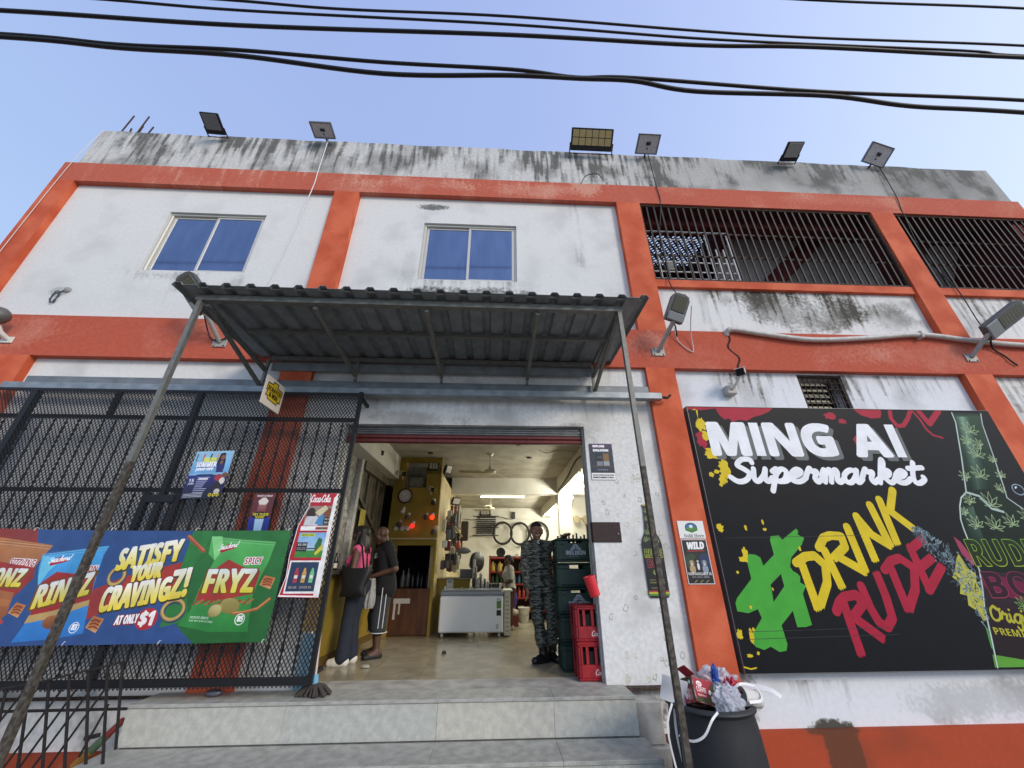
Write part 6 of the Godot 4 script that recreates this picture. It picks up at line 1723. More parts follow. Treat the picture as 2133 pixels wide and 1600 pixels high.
func crate(label: String, at: Vector3, w: float, h: float, d: float, c: Color, logo: String, group := "") -> void:
	var o := thing("drink_crate", label, "crate", at, 0, group)
	var m := M(c, .45, 0, t_cloud, 1.2)
	var red := logo == "red"
	var b := MB.new()
	b.bbox(V(0, 0, -d), V(w, .03, 0), .008)
	for e in [[0, -.02, w, 0.0], [0, -d, w, -d + .02]]:  # front and back: rails round openings
		if red:
			b.bbox(V(e[0], .03, e[1]), V(e[2], h * .42, e[3]), .006).bbox(V(e[0], h - .045, e[1]), V(e[2], h, e[3]), .008)
			for i in 5: b.bbox(V(w * i / 4.0 - (.0 if i == 0 else (.035 if i == 4 else .018)), h * .42, e[1]), V(w * i / 4.0 + (.035 if i == 0 else (0.0 if i == 4 else .018)), h - .045, e[3]), .005)
		else:
			b.bbox(V(e[0], .03, e[1]), V(e[2], h - .075, e[3]), .006).bbox(V(e[0], h - .03, e[1]), V(e[2], h, e[3]), .008)
			for q in [[0.0, .32], [.68, 1.0]]: b.bbox(V(w * q[0], h - .075, e[1]), V(w * q[1], h - .03, e[3]), .005)
	for x in [0.0, w - .02]:
		b.bbox(V(x, .03, -d + .021), V(x + .02, h * .42 if red else h - .08, -.021), .006).bbox(V(x, h - .04, -d + .021), V(x + .02, h, -.021), .006)
		for i in 3: b.bbox(V(x, h * .42 if red else h - .08, -d + .021 + (d - .07) * i / 2.0), V(x + .02, h - .04, -d + .05 + (d - .07) * i / 2.0), .005)
	part("body", b.done(m), o)
	var r := MB.new()
	r.bbox(V(-.012, h - .022, -d - .012), V(w + .012, h - .004, .012), .006)
	for x in [.035, w - .035]: r.bbox(V(x - .012, .02, -.004), V(x + .012, h - .03, .011), .005)
	r.bbox(V(-.008, .012, -d - .006), V(w + .008, .028, .008), .005)
	for z in [-.06, -d + .06]: r.bbox(V(-.01, .02, z - .014), V(.004, h - .03, z + .014), .004)
	part("ribs", r.done(m), o)
	part("hollow", MB.new().box(V(.022, .031, -d + .022), V(w - .022, h - .09, -.022)).done(M(C(0x0b0d0c), .9)), o)
	var cv: Canvas
	if logo == "BELIKIN":
		cv = Canvas.new(256, 192, c, 32, 24)
		var s := C(0x9aa0a8)
		cv.poly([8, 13, 12, 19, 14, 22, 18, 22, 20, 19, 24, 13, 20, 13, 16, 15, 12, 13], s); cv.stroke([12, 18, 20, 18], .5, c); cv.stroke([11, 16, 21, 16], .4, c); cv.stroke([16, 15, 16, 21], .4, c)
		cv.text("BELIKIN", [3, 6, 26, 6], s, Color(0, 0, 0, 0), .3); cv.script("nmmnnmn", 6, 2.6, 1.6, .4, C(0x5c6468))
		part("printed_label", _decal(V(w * .5 - .16, .045, .0), .32, .19, cv.tex()), o)
	elif red:
		cv = Canvas.new(256, 128, c, 32, 16)
		cv.script("Coca-Cola", 1, 4, 4.6, 1.0, C(0xd9ccc8), 0, .68)
		part("printed_label", _decal(V(w * .42, .035, .0), .27, .095, cv.tex()), o)

func _decal(a: Vector3, w: float, h: float, t: Texture2D) -> ArrayMesh:
	var b := MB.new()
	b.quad(a + V(0, 0, .0025), a + V(w, 0, .0025), a + V(w, h, .0025), a + V(0, h, .0025))
	b.box(a + V(0, 0, .0002), a + V(w, h, .002))
	return b.done(print_mat(t, .45))

const ORD := ["first", "second", "third", "fourth", "fifth", "sixth", "seventh", "eighth", "ninth"]

func shop_right() -> void:
	var gc := C(0x16342d)
	var names := ["bottom dark green drink crate of the stack by the door jamb", "second dark green drink crate from the floor by the door jamb", "third dark green drink crate from the floor, just above the red crates", "fourth dark green drink crate from the floor, below the topmost", "topmost dark green drink crate with the guard's hand on it"]
	for i in 5: crate(names[i], V(.87 - .006 * i + .008 * sin(i * 2.0), FLOOR + .296 * i, -.55), .52, .292, .36, gc, "BELIKIN" if i in [4, 2] else "plain", "green crates stacked by the door jamb")
	crate("lower red drink crate on the floor by the door jamb", V(.985, FLOOR, -.16), .40, .36, .32, C(0xa8202a), "red", "red crates by the door jamb")
	crate("upper red drink crate stacked on the lower one by the door jamb", V(.975, FLOOR + .362, -.16), .40, .36, .32, C(0xa0202a), "red", "red crates by the door jamb")
	for i in 8: solo("beer_bottle", MB.new().lathe(V(.92 + i * .055, 1.70, -.8 - .02 * (i % 2)), [Vector2(.026, 0), Vector2(.028, .14), Vector2(.013, .2), Vector2(.013, .26 + .02 * (i % 3))], 10).done(M(C(0x2a2f2c), .3)), "%s bottle neck from the left showing above the topmost green crate" % ORD[i], "bottle", "bottles in the topmost green crate")
	solo("jamb_notice", MB.new().bbox(V(1.238, 2.2, -.28), V(1.246, 2.62, -.12), .002).done(M(C(0xc9c7c0), .6, 0, t_cloud, 5.0)), "narrow pale notice on the inner face of the right door jamb", "notice")
	var jug := thing("red_cup", "bright red plastic cup hanging tilted on the door jamb in front of the crates", "cup")
	var j := MB.new()
	j.tf = Transform3D(Basis(V(0, 0, 1), .28), V(1.19, 1.27, .02))
	j.lathe(V(0, 0, 0), [Vector2(.055, 0), Vector2(.06, .01), Vector2(.068, .21), Vector2(.072, .215), Vector2(.066, .21), Vector2(.055, .02), Vector2(.001, .02)], 20)
	part("cup", j.done(M(C(0xd02a34), .3)), jug)
	part("cord", MB.new().tube([V(1.17, 1.48, .02), V(1.2, 1.58, -.02), V(1.25, 1.62, -.07)], .004, 4).done(M(C(0x303030), .7)), jug)
	part("bolt_hole", MB.new().bbox(V(1.244, .56, -.2), V(1.2492, .74, -.12), .002).done(dark), building)
	var st := thing("plastic_stool", "small dark red stool behind the guard's boots", "stool", V(.98, FLOOR, -1.9))
	part("seat", MB.new().bbox(V(-.13, .2, -.13), V(.13, .23, .13), .01).done(M(C(0x6d2026), .5)), st)
	for q in [[-.1, -.1], [.1, -.1], [-.1, .1], [.1, .1]]: part("leg", MB.new().bar(V(q[0], 0, q[1]), V(q[0] * .9, .2, q[1] * .9), .035, .035).done(M(C(0x6d2026), .5)), st)
	solo("white_sack", MB.new().bbox(V(.88, FLOOR + .231, -2.0), V(1.06, FLOOR + .55, -1.8), .05).done(M(C(0xc9c5b4), .8, 0, t_cloud, 4.0)), "white sack standing on the dark red stool", "sack")
	# lamps along the beam on the right
	var warm := Color(1.0, .975, .9)
	var k := 0
	for q in [[1.92, 3.14, -3.0], [1.9, 3.14, -4.5], [1.9, 2.94, -6.2], [1.9, 2.94, -7.0], [1.9, 2.94, -7.9]]:
		var o := thing("beam_bulb", ["bright bulb under the right ceiling beam nearest the doorway", "bright bulb under the right ceiling beam just before the column", "bright bulb under the beam just behind the column", "middle bright bulb under the beam behind the column", "farthest bright bulb under the beam behind the column"][k], "bulb", V(q[0], q[1], q[2]))
		part("bulb_glass", MB.new().lathe(V(0, -.13, 0), [Vector2(.001, 0), Vector2(.03, .005), Vector2(.05, .04), Vector2(.045, .08), Vector2(.025, .115), Vector2(.022, .15)], 16).done(glow(warm, 9.0)), o)
		part("holder", MB.new().lathe(V(0, .021, 0), [Vector2(.03, 0), Vector2(.034, .05), Vector2(.05, .088)], 12).done(M(C(0xd0ccc0), .5)), o)
		lamp_light("beam_bulb_light", V(q[0], q[1] - .06, q[2]), 1.7 if k < 2 else 1.4, warm, .05)
		k += 1
	wire("dark cables tacked along the inner side of the right ceiling beam", [V(1.66, 3.6, -.5), V(1.65, 3.42, -1.6), V(1.66, 3.5, -2.6), V(1.65, 3.36, -3.6), V(1.66, 3.3, -5.1)], .014, C(0x2a2723))
	wire("white cable loop hanging from the right beam near the first bulb", [V(1.66, 3.5, -1.7), V(1.62, 3.3, -2.0), V(1.7, 3.2, -2.4), V(1.8, 3.22, -2.7)], .012, C(0xd2cfc2))
	wire("pale conduit across the ceiling from the ceiling hole to the right beam", [V(.9, 3.64, -2.4), V(1.05, 3.62, -2.5), V(1.3, 3.65, -2.45), V(1.67, 3.64, -2.5)], .014, C(0xb5b19c))
	var gl := thing("spot_pair", "pair of pale spotlights on the wall right of the column", "spotlight")
	for x in [2.35, 2.6]:
		var b := MB.new()
		b.tf = frame_at(V(x, 2.72, -6.0), -.4, .2)
		b.tf = b.tf * Transform3D(Basis(Vector3.RIGHT, PI / 2), Vector3.ZERO)
		b.lathe(V(0, 0, 0), [Vector2(.05, 0), Vector2(.07, .08), Vector2(.1, .16), Vector2(.085, .155)], 14)
		part("lamp_head", b.done(M(C(0xb3a888), .3, .4)), gl)
	part("rail", MB.new().tube([V(2.2, 2.78, -6.06), V(2.8, 2.70, -6.06)], .02, 6).done(M(C(0xa8a08c), .5)), gl)
	part("interior_wall", MB.new().box(V(2.12, FLOOR, -6.2), V(4.6, 3.355, -6.3)).done(cream), building)
	solo("stacked_box", MB.new().bbox(V(1.5, FLOOR, -1.1), V(1.95, 2.18, -1.5), .01).done(M(C(0x8a6f45), .8, 0, t_cloud, 3.0)), "tall cardboard stack just inside the right door jamb", "box")

func fan(label: String, p: Vector3, rod: float, turn: float, r: float) -> void:
	var o := thing("ceiling_fan", label, "ceiling fan", p, turn)
	var m := M(C(0xcbc7b2), .4)
	part("canopy_cup", MB.new().lathe(V(0, -.06, 0), [Vector2(.02, 0), Vector2(.075, .06)], 16).done(m), o)
	part("rod", MB.new().tube([V(0, -.05, 0), V(0, -rod, 0)], .014, 8).done(m), o)
	part("motor", MB.new().lathe(V(0, -rod - .09, 0), [Vector2(.05, 0), Vector2(.11, .015), Vector2(.125, .04), Vector2(.11, .07), Vector2(.05, .09), Vector2(.035, .13), Vector2(.03, .16)], 20).done(m), o)
	for i in 3:
		var b := MB.new()
		b.tf = Transform3D(Basis(Vector3.UP, TAU * i / 3), V(0, -rod - .06, 0)) * Transform3D(Basis(Vector3.RIGHT, .2), Vector3.ZERO)
		b.bar(V(.08, 0, 0), V(.2, .0, 0), .05, .008)
		var pf := PackedVector2Array([Vector2(.17, -.045), Vector2(r, -.07), Vector2(r + .01, 0), Vector2(r, .065), Vector2(.17, .045)])
		b.tf = b.tf * Transform3D(Basis(Vector3.RIGHT, -PI / 2), Vector3.ZERO)
		b.prism(pf, .004, .012)
		part("blade", b.done(M(C(0xa59f86), .5)), o)

func shop_back() -> void:
	fan("white ceiling fan nearest the doorway", V(-.08, 3.66, -2.75), .32, PI / 3, .62)
	fan("white ceiling fan farther back behind the cross beam", V(-.08, 3.36, -6.1), .32, .35, .6)
	var tb := thing("tube_light", "lit white fluorescent tube under the cross beam", "tube light")
	part("batten", MB.new().bbox(V(-.37, 3.222, -5.42), V(.85, 3.248, -5.36), .006).done(M(C(0xd8d6cc), .5)), tb)
	part("tube", MB.new().tube([V(-.34, 3.2, -5.39), V(.82, 3.2, -5.39)], .016, 10).done(glow(Color(.98, 1.0, .93), 8.0)), tb)
	var al := AreaLight3D.new()
	al.name = "tube_area_light"
	al.area_size = Vector2(1.16, .05)
	al.light_color = Color(.98, 1.0, .95)
	al.light_energy = 4.0
	al.position = V(.24, 3.175, -5.39)
	al.rotation.x = -PI / 2
	al.shadow_enabled = true
	add_child(al)
	# chest freezer and the till behind it
	var fz := thing("chest_freezer", "white chest freezer with grey sliding lid on castors", "freezer", V(-.36, FLOOR, -2.9))
	var wm := M(C(0xf1f1ee), .3)
	part("cabinet", MB.new().bbox(V(-.57, .075, -.6), V(.57, .64, 0), .02).done(wm), fz)
	part("rim", MB.new().bbox(V(-.58, .642, -.61), V(.58, .72, .008), .02).done(M(C(0x8c9094), .35, .4)), fz)
	for x in [-.27, .27]: part("lid", MB.new().bbox(V(x - .27, .722, -.58), V(x + .27, .74, -.02), .006).done(M(C(0xaeb6ba), .12)), fz)
	for x in [-.5, -.02, .5]: part("lid_handle", MB.new().bbox(V(x - .015, .742, -.1), V(x + .015, .79, -.03), .006).done(M(C(0xb3b5b4), .4)), fz)
	for q in [[-.5, -.05], [.5, -.05], [-.5, -.55], [.5, -.55]]: part("castor", MB.new().tube([V(q[0] - .02, .035, q[1]), V(q[0] + .02, .035, q[1])], .034, 12).done(M(C(0xb0aea4), .5)), fz)
	part("energy_label", MB.new().bbox(V(.45, .44, .0005), V(.53, .56, .003), .001).done(M(C(0x5f8f3a), .5)), fz)
	part("brand_label", MB.new().bbox(V(.45, .575, .0005), V(.51, .6, .003), .001).done(M(C(0xb9bcb8), .5)), fz)
	part("dark_label", MB.new().bbox(V(.45, .33, .0005), V(.53, .415, .003), .001).done(M(C(0x1e2022), .5)), fz)
	part("drain_cap", MB.new().bbox(V(.44, .13, .0005), V(.49, .2, .006), .002).done(M(C(0xc6c6c0), .5)), fz)
	var wc := thing("side_cabinet", "narrow cream cabinet at the right end of the freezer", "cabinet", V(.26, FLOOR, -2.96))
	part("body", MB.new().bbox(V(-.03, .02, -.5), V(.08, .70, 0), .006).done(M(C(0xc9c7b0), .6)), wc)
	part("top", MB.new().bbox(V(-.05, .702, -.52), V(.12, .73, .02), .006).done(M(C(0xd2d0bc), .5)), wc)
	for i in 9: part("perforated_strip", MB.new().bbox(V(.0, .08 + i * .065, .0005), V(.05, .1 + i * .065, .003), .001).done(M(C(0x8f8e7c), .6)), wc)
	var cc := thing("till_counter", "mustard till counter behind the white freezer", "counter", V(-.78, FLOOR, -3.6))
	part("front", MB.new().bbox(V(-.32, 0, -.6), V(.32, .88, 0), .006).done(mustard), cc)
	part("top", MB.new().bbox(V(-.34, .882, -.62), V(.36, .91, .03), .008).done(M(C(0x8f8468), .5)), cc)
	var cv := Canvas.new(64, 128, C(0xcfccc4), 10, 20)
	cv.rect(1.6, 14, 8.4, 18, C(0x9a98a0)); cv.disc(4.2, 5, 1.9, 1.9, C(0xb03a30)); cv.disc(6.2, 5, 1.9, 1.9, C(0x4a3a3a))
	flat_board("payment_card_notice", "white card payment notice on the front of the till counter", "notice", cv.tex(), R(-.9, 1.06, -.77, 1.34), -3.59, .004)
	for i in 7: solo("newspaper_stack", MB.new().bbox(V(-.66 + .01 * sin(i * 4.0), 1.352 + i * .022, -3.95), V(-.33 + .012 * cos(i * 5.0), 1.371 + i * .022, -3.65), .006).done(M(C(0x8f8d86 if i % 2 else 0x77757a), .8, 0, t_cloud, 6.0)), "folded newspaper, %s from the bottom of the pile on the till counter" % ORD[i], "newspaper", "newspapers piled on the till counter")
	var cl := [0xb9b2a4, 0xd0cabc, 0x7c7468, 0x9a8f80, 0x5f5a58, 0xa09a98]
	for i in 40:
		var x := -.4 + rng.randf() * .62
		var top := 1.17 + maxf(0.0, .5 - (x + .4) * 1.4) * rng.randf()
		solo("small_ware", MB.new().bbox(V(x, 1.18, -3.5 - rng.randf() * .3), V(x + .05, maxf(top, 1.2) + .05, -3.42), .012).done(M(C(cl[i % 6]), .35, .3 if i % 2 else 0.0)), "small %s packet in the clutter between the till and the shelves" % ["beige", "cream", "brown", "tan", "dark grey", "silver grey"][i % 6], "packet", "small wares piled behind the freezer")
	var sf := thing("standing_fan", "black pedestal fan turned sideways behind the till", "fan", V(-.36, FLOOR, -4.5))
	part("stand", MB.new().tube([V(0, 0, 0), V(0, 1.0, 0)], .02, 8).lathe(V(0, 0, 0), [Vector2(.18, 0), Vector2(.16, .03), Vector2(.03, .05)], 16).done(M(C(0x18181a), .5)), sf)
	var cg := MB.new()
	cg.tf = Transform3D(Basis(Vector3.UP, .95) * Basis(Vector3.RIGHT, PI / 2), V(0, 1.2, 0))
	cg.lathe(V(0, -.06, 0), [Vector2(.05, 0), Vector2(.2, .02), Vector2(.225, .07), Vector2(.2, .13), Vector2(.06, .16)], 20)
	part("cage", cg.done(M(C(0x1d1d20), .5)), sf)
	part("motor", MB.new().ball(V(-.08, 1.14, .0), V(.09, .09, .09), 10).done(M(C(0x161618), .5)), sf)
	# red shelves with bottles
	var sh := thing("red_shelf_unit", "red painted wooden shelf unit with bottles at the back", "shelf", V(-.08, FLOOR, -5.0))
	var rm := M(C(0xa02e24), .6, 0, t_cloud, 1.0)
	for x in [0.0, 1.62]: part("side_panel", MB.new().bbox(V(x, 0, -.35), V(x + .04, 1.34, 0), .005).done(rm), sh)
	for y in [.2, .46, .74, 1.0, 1.30]: part("shelf_board", MB.new().bbox(V(.041, y - .04, -.34), V(1.619, y, .005), .005).done(rm), sh)
	part("back_board", MB.new().box(V(.0, .0, -.38), V(1.66, 1.33, -.352)).done(M(C(0x4a2c26), .8)), sh)
	var jug := MB.new().lathe(V(0, 0, 0), [Vector2(.05, 0), Vector2(.058, .01), Vector2(.06, .1), Vector2(.045, .16), Vector2(.02, .185), Vector2(.022, .215), Vector2(.001, .216)], 12).bbox(V(.035, .09, -.012), V(.075, .16, .012), .006)
	var bot := MB.new().lathe(V(0, 0, 0), [Vector2(.032, 0), Vector2(.036, .01), Vector2(.036, .12), Vector2(.014, .17), Vector2(.015, .2), Vector2(.001, .201)], 12)
	var rows := [[1.0, jug, [0xd8c55a, 0xe0cc66, 0, 0, 0x5f9e48, 0x4f9440, 0xe0d67a, 0xd9cf78, 0xcabf50], .17, "detergent jug"], [.74, bot, [0x2f5a3c, 0x3a6a45, 0x2c4a30, 0, 0, 0x4a7a9a, 0x4c7f9e, 0x4f8a86, 0x427a6a, 0xb0b84a, 0xd8c84a, 0xd9c75a, 0xc9be54], .105, "cleaner bottle"], [.46, bot, [0, 0, 0, 0, 0, 0xd07a5a, 0xc9604a, 0xc2584a, 0xb04a42, 0, 0x3f5fae, 0x3a58a6, 0xc9c4ba], .105, "sauce bottle"]]
	for r in rows:
		var seen_hue := {}
		for i in r[2].size():
			if r[2][i] == 0: continue
			var x: float = .09 + i * r[3]
			var c := C(r[2][i])
			var mesh: ArrayMesh = r[1].done(M(c, .35))
			var hue: String = "yellow" if c.h > .1 and c.h < .2 and c.s > .3 else "green" if c.h >= .2 and c.h < .45 else "blue" if c.h >= .45 and c.h < .75 else "red" if c.s > .4 else "pale"
			seen_hue[hue] = seen_hue.get(hue, -1) + 1
			solo(String(r[4]).replace(" ", "_"), mesh, "%s %s %s from the left on the %s board of the red shelf unit" % [ORD[seen_hue[hue]], hue, r[4], "upper" if r[0] > .9 else "middle" if r[0] > .6 else "lower"], "bottle", "%s %ss on the red shelf" % [hue, r[4]], V(-.08 + x, FLOOR + r[0], -5.12))
	for i in 3: solo("round_tin", MB.new().lathe(V(0, 0, 0), [Vector2(.07, 0), Vector2(.075, .05), Vector2(.07, .08)], 12).done(M(C([0xb59a72, 0xcfc6b0, 0x9a6b4a][i]), .5)), ["tan round tin on the bottom board of the red shelf unit", "cream round tin on the bottom board of the red shelf unit", "brown round tin on the bottom board of the red shelf unit"][i], "tin", "", V(.48 + i * .2, FLOOR + .2, -5.1))
	for x in [.2, .82]:
		var o := thing("round_speaker", "round black speaker on top of the red shelf unit, %s one" % ("left" if x < .5 else "right"), "speaker", V(x, FLOOR + 1.3, -5.1))
		var b := MB.new()
		b.tf = Transform3D(Basis(Vector3.RIGHT, PI / 2), V(0, .11, -.05))
		b.lathe(V(0, 0, 0), [Vector2(.1, 0), Vector2(.11, .03), Vector2(.11, .08), Vector2(.095, .09), Vector2(.03, .07), Vector2(.001, .075)], 20)
		part("cone", b.done(M(C(0x17171a), .6)), o)
	solo("paper_bag", MB.new().bbox(V(.55, FLOOR + 1.302, -4.98), V(.63, FLOOR + 1.38, -4.93), .01).done(M(C(0xc2bca8), .7)), "small white box on top of the red shelf between the speakers", "box")
	var bk := thing("white_bucket", "white plastic bucket on the floor under the red shelf", "bucket", V(.72, FLOOR, -4.8))
	part("tub", MB.new().lathe(V(0, 0, 0), [Vector2(.1, 0), Vector2(.13, .26), Vector2(.14, .27), Vector2(.13, .28), Vector2(.12, .25), Vector2(.001, .24)], 18).done(M(C(0xcfcdbf), .5)), bk)
	part("handle", MB.new().tube([V(-.13, .25, .0), V(-.1, .16, .1), V(0, .12, .14), V(.1, .16, .1), V(.13, .25, 0)], .005, 5).done(galv), bk)
	solo("red_crate", MB.new().bbox(V(.36, FLOOR, -4.3), V(.56, FLOOR + .2, -4.1), .012).done(M(C(0x7d3a2a), .6, 0, t_cloud, 3.0)), "small brown red box on the floor beside the shopkeeper", "box")
	solo("purple_bag", MB.new().ball(V(.44, FLOOR + .5, -4.1), V(.1, .18, .08), 12).done(M(C(0x3a2f78), .5)), "purple plastic bag hanging beside the shopkeeper", "bag")
	solo("white_bundle", MB.new().ball(V(.46, FLOOR + .25, -4.15), V(.11, .06, .08), 10).done(M(C(0xbfb7a0), .7)), "white bundle on the small brown red box beside the shopkeeper", "bundle")
	# back wall
	var k := 0
	for q in [[.41, 2.51], [1.0, 2.5], [1.66, 2.52]]:
		var o := thing("bicycle_tyre", ["left black tyre hanging on the back wall over the grille", "middle black tyre hanging on the back wall", "right black tyre on the back wall beside the guard's head"][k], "tyre", V(q[0] - .08, q[1] + .02, -8.75 if k == 0 else -8.8), 0, "tyres hanging on the back wall")
		var ring := []
		for i in 33: ring.append(V(cos(TAU * i / 32) * .31, sin(TAU * i / 32) * .34, 0))
		part("tyre", MB.new().tube(ring, .036, 8).done(M(C(0x161618), .8)), o)
		part("hook", MB.new().bar(V(0, .33, -.05), V(0, .33, .06), .02, .1).done(rusty), o)
		k += 1
	var gr := thing("pannier_rack", "dark metal rack with rows of clips hung on the back wall behind the left tyre", "rack", V(-.27, 2.42, -8.92))
	for i in 9: part("slat", MB.new().box(V(-.3, .08 + i * .065, 0), V(.36, .125 + i * .065, .03)).done(M(C(0x2b2b2d), .6)), gr)
	for y in [.04, .3, .66]: part("cross_bar", MB.new().tube([V(-.42, y, .05), V(.46, y, .05)], .018, 6).done(M(C(0x232325), .5)), gr)
	for i in 12: part("clip", MB.new().box(V(-.28 + i * .052, .05, .07), V(-.25 + i * .052, .09, .09)).done(M(C(0xa7a7a2), .4, .3)), gr)
	flood("three-cell black floodlight on the back wall above the metal rack", V(-.28, 3.1, -8.85), 0, .1, .36, .18, 3, 1, C(0xa7a698))
	solo("wall_box", MB.new().bbox(V(.64, 3.0, -8.88), V(.76, 3.22, -8.78), .01).done(M(C(0x202022), .5)), "small black box on the back wall above the middle tyre", "box")
	wire("thin dark wire draped across the back wall to the three-cell floodlight", [V(-1.0, 2.98, -8.8), V(-.6, 2.96, -8.85), V(-.3, 3.08, -8.85), V(.2, 3.06, -8.85), V(.62, 2.98, -8.85), V(.7, 3.02, -8.85)], .01, C(0x3a3832))
	solo("litter_scrap", MB.new().lathe(V(-.67, FLOOR, -1.67), [Vector2(.03, 0), Vector2(.035, .01), Vector2(.02, .04)], 8).done(M(C(0x2a2420), .7)), "small dark scrap of litter in the middle of the tiled floor", "litter")
	solo("litter_wrapper", MB.new().ball(V(-1.56, FLOOR + .018, -.91), V(.06, .02, .04), 8).done(M(C(0xa8a79e), .3)), "small clear wrapper on the tiled floor behind the woman's shoes", "litter")
	var mp := thing("floor_mop", "worn grey floor mop with blue collar resting at the foot of the black grille", "mop")
	var mh := MB.new()
	var r2 := RandomNumberGenerator.new()
	r2.seed = 4
	for i in 46:
		var a := r2.randf() * TAU
		var l := r2.randf_range(.06, .19)
		mh.tube([V(-1.74, FLOOR + .10, .16), V(-1.74 + cos(a) * l * .55, FLOOR + .075, .16 + sin(a) * l * .4), V(-1.74 + cos(a) * l, FLOOR + .012, .16 + sin(a) * l * .6)], .014, 5)
	part("strands", mh.done(M(C(0x4b4540), .95, 0, t_cloud, 8.0)), mp)
	part("collar", MB.new().tube([V(-1.74, FLOOR + .08, .16), V(-1.755, FLOOR + .17, .155)], .03, 8).done(M(C(0x69a6c8), .5)), mp)
	part("handle", MB.new().tube([V(-1.755, FLOOR + .17, .155), V(-1.86, FLOOR + 1.0, .05)], .012, 6).done(M(C(0xc9bdb4), .6)), mp)
	solo("blue_cloth", MB.new().bbox(V(-2.0, FLOOR + .02, .02), V(-1.83, FLOOR + .5, .06), .01).done(M(C(0x8fb9cc), .7, 0, t_cloud, 3.0)), "light blue plastic sheet leaning behind the lower right corner of the grille", "sheet")
	solo("cardboard_sheet", MB.new().box(V(-2.04, FLOOR + .52, .0), V(-1.86, FLOOR + .95, .03)).done(M(C(0xb99a62), .8, 0, t_cloud, 3.0)), "tan cardboard piece behind the lower right corner of the grille", "cardboard")
	solo("crumpled_wrapper", MB.new().ball(V(-2.72, FLOOR + .03, .12), V(.09, .035, .05), 8).done(M(C(0x6d6a78), .3, .4)), "crumpled shiny wrapper at the foot of the orange pillar behind the grille", "litter")

# one figure: joints in metres for a standing height of about 1.72, facing +z; returns the node and its bones by name
func figure(label: String, at: Vector3, turn: float, s: float, skin: Color, j: Dictionary) -> Array:
	var o := thing("person", label, "person", at, turn)
	var lean: float = j.get("lean", 0.0)
	var sway: float = j.get("sway", 0.0)
	var wide: float = j.get("wide", 1.0)
	var L := func(p: Vector3) -> Vector3: return (p + V(sway, 0, lean) * maxf(0.0, p.y - .9)) * s
	var b := {"torso": [], "arms": [], "legs": [], "head": []}
	for e in [-1, 1]:
		b.torso.append([L.call(V(e * .065 * wide, .98, -.005)), L.call(V(e * .085 * wide, 1.30, .0)), .105 * s * wide, .112 * s * wide])
		b.torso.append([L.call(V(e * .075 * wide, .93, -.02)), L.call(V(e * .075 * wide, .88, -.02)), .118 * s, .11 * s])
		b.torso.append([L.call(V(e * .03, 1.43, -.02)), L.call(V(e * .165 * wide, 1.395, -.01)), .055 * s, .062 * s])
	b.torso.append([L.call(V(0, 1.02, .02)), L.call(V(0, 1.28, .03)), j.get("belly", .1) * s, .1 * s])
	if j.has("bust"):
		for e in [-1, 1]: b.torso.append([L.call(V(e * .075, 1.25, .1)), L.call(V(e * .075, 1.24, .105)), .062 * s, .062 * s])
	b.neck = [[L.call(V(0, 1.40, -.02)), L.call(V(0, 1.52, .0)), .058 * s, .052 * s]]
	var hc: Vector3 = L.call(j.get("head", V(0, 1.61, .01)))
	var hd: Vector3 = (j.get("look", V(0, 0, 1)) as Vector3).normalized()
	b.head = head(hc, hd, s * 1.0)
	var leg := []
	var arm := []
	for e in 2:
		var sd := -1 if e == 0 else 1
		var kk: Vector3 = (j.knees[e] as Vector3) * s
		var an: Vector3 = (j.ankles[e] as Vector3) * s
		var toe: Vector3 = (j.toes[e] as Vector3).normalized()
		var hip := V(sd * .095, .9, -.01) * s
		leg.append([[hip, kk, .092 * s, .06 * s], [kk, an, .058 * s, .04 * s]])
		b.legs.append_array(leg[e])
		var heel := an - toe * .04 * s
		leg[e].append([V(heel.x, .045 * s, heel.z), V(an.x + toe.x * .15 * s, .034 * s, an.z + toe.z * .15 * s), .044 * s, .032 * s])
		leg[e].append([V(an.x, .06 * s, an.z), V(an.x + toe.x * .08 * s, .045 * s, an.z + toe.z * .08 * s), .042 * s, .038 * s])
		b.legs.append_array([leg[e][2], leg[e][3]])
		var sh: Vector3 = L.call(V(sd * .185 * wide, 1.395, -.01))
		var el: Vector3 = L.call(j.elbows[e]) if j.get("free_arms", true) else (j.elbows[e] as Vector3) * s
		var wr: Vector3 = L.call(j.wrists[e])
		arm.append([[sh, el, .054 * s, .042 * s], [el, wr, .042 * s, .028 * s]])
		b.arms.append_array(arm[e])
	var mb := MB.new()
	flesh(b.torso + b.neck + b.legs + b.arms + [[hc - V(0, .04, .0) * s, hc + V(0, .03, -.01) * s, .06 * s, .07 * s]], .014, .035, mb)
	flesh(b.head + [[L.call(V(0, 1.45, -.015)), L.call(V(0, 1.54, .0)), .056 * s, .05 * s]], .0075, .02, mb)
	for e in 2:
		var wr: Vector3 = arm[e][1][1]
		var dr: Vector3 = j.hands[e][0]
		flesh(hand(wr, dr, j.hands[e][1], j.hands[e][2], j.hands[e][3]).map(func(q): return [q[0], q[1], q[2] * s, q[3] * s]), .006, .01, mb)
	part("body", mb.done(M(skin, .55, 0, t_cloud, 5.0)), o)
	face_parts(o, hc, hd, s, j.get("smile", false))
	return [o, b, leg, arm, hc, hd, L]

func garment(o: Node, nm: String, bones: Array, by: float, m: Material, k := .03, cell := .014, label := "") -> void:
	part(nm, flesh(grow(bones, by), cell, k, MB.new()).done(m), o, label)

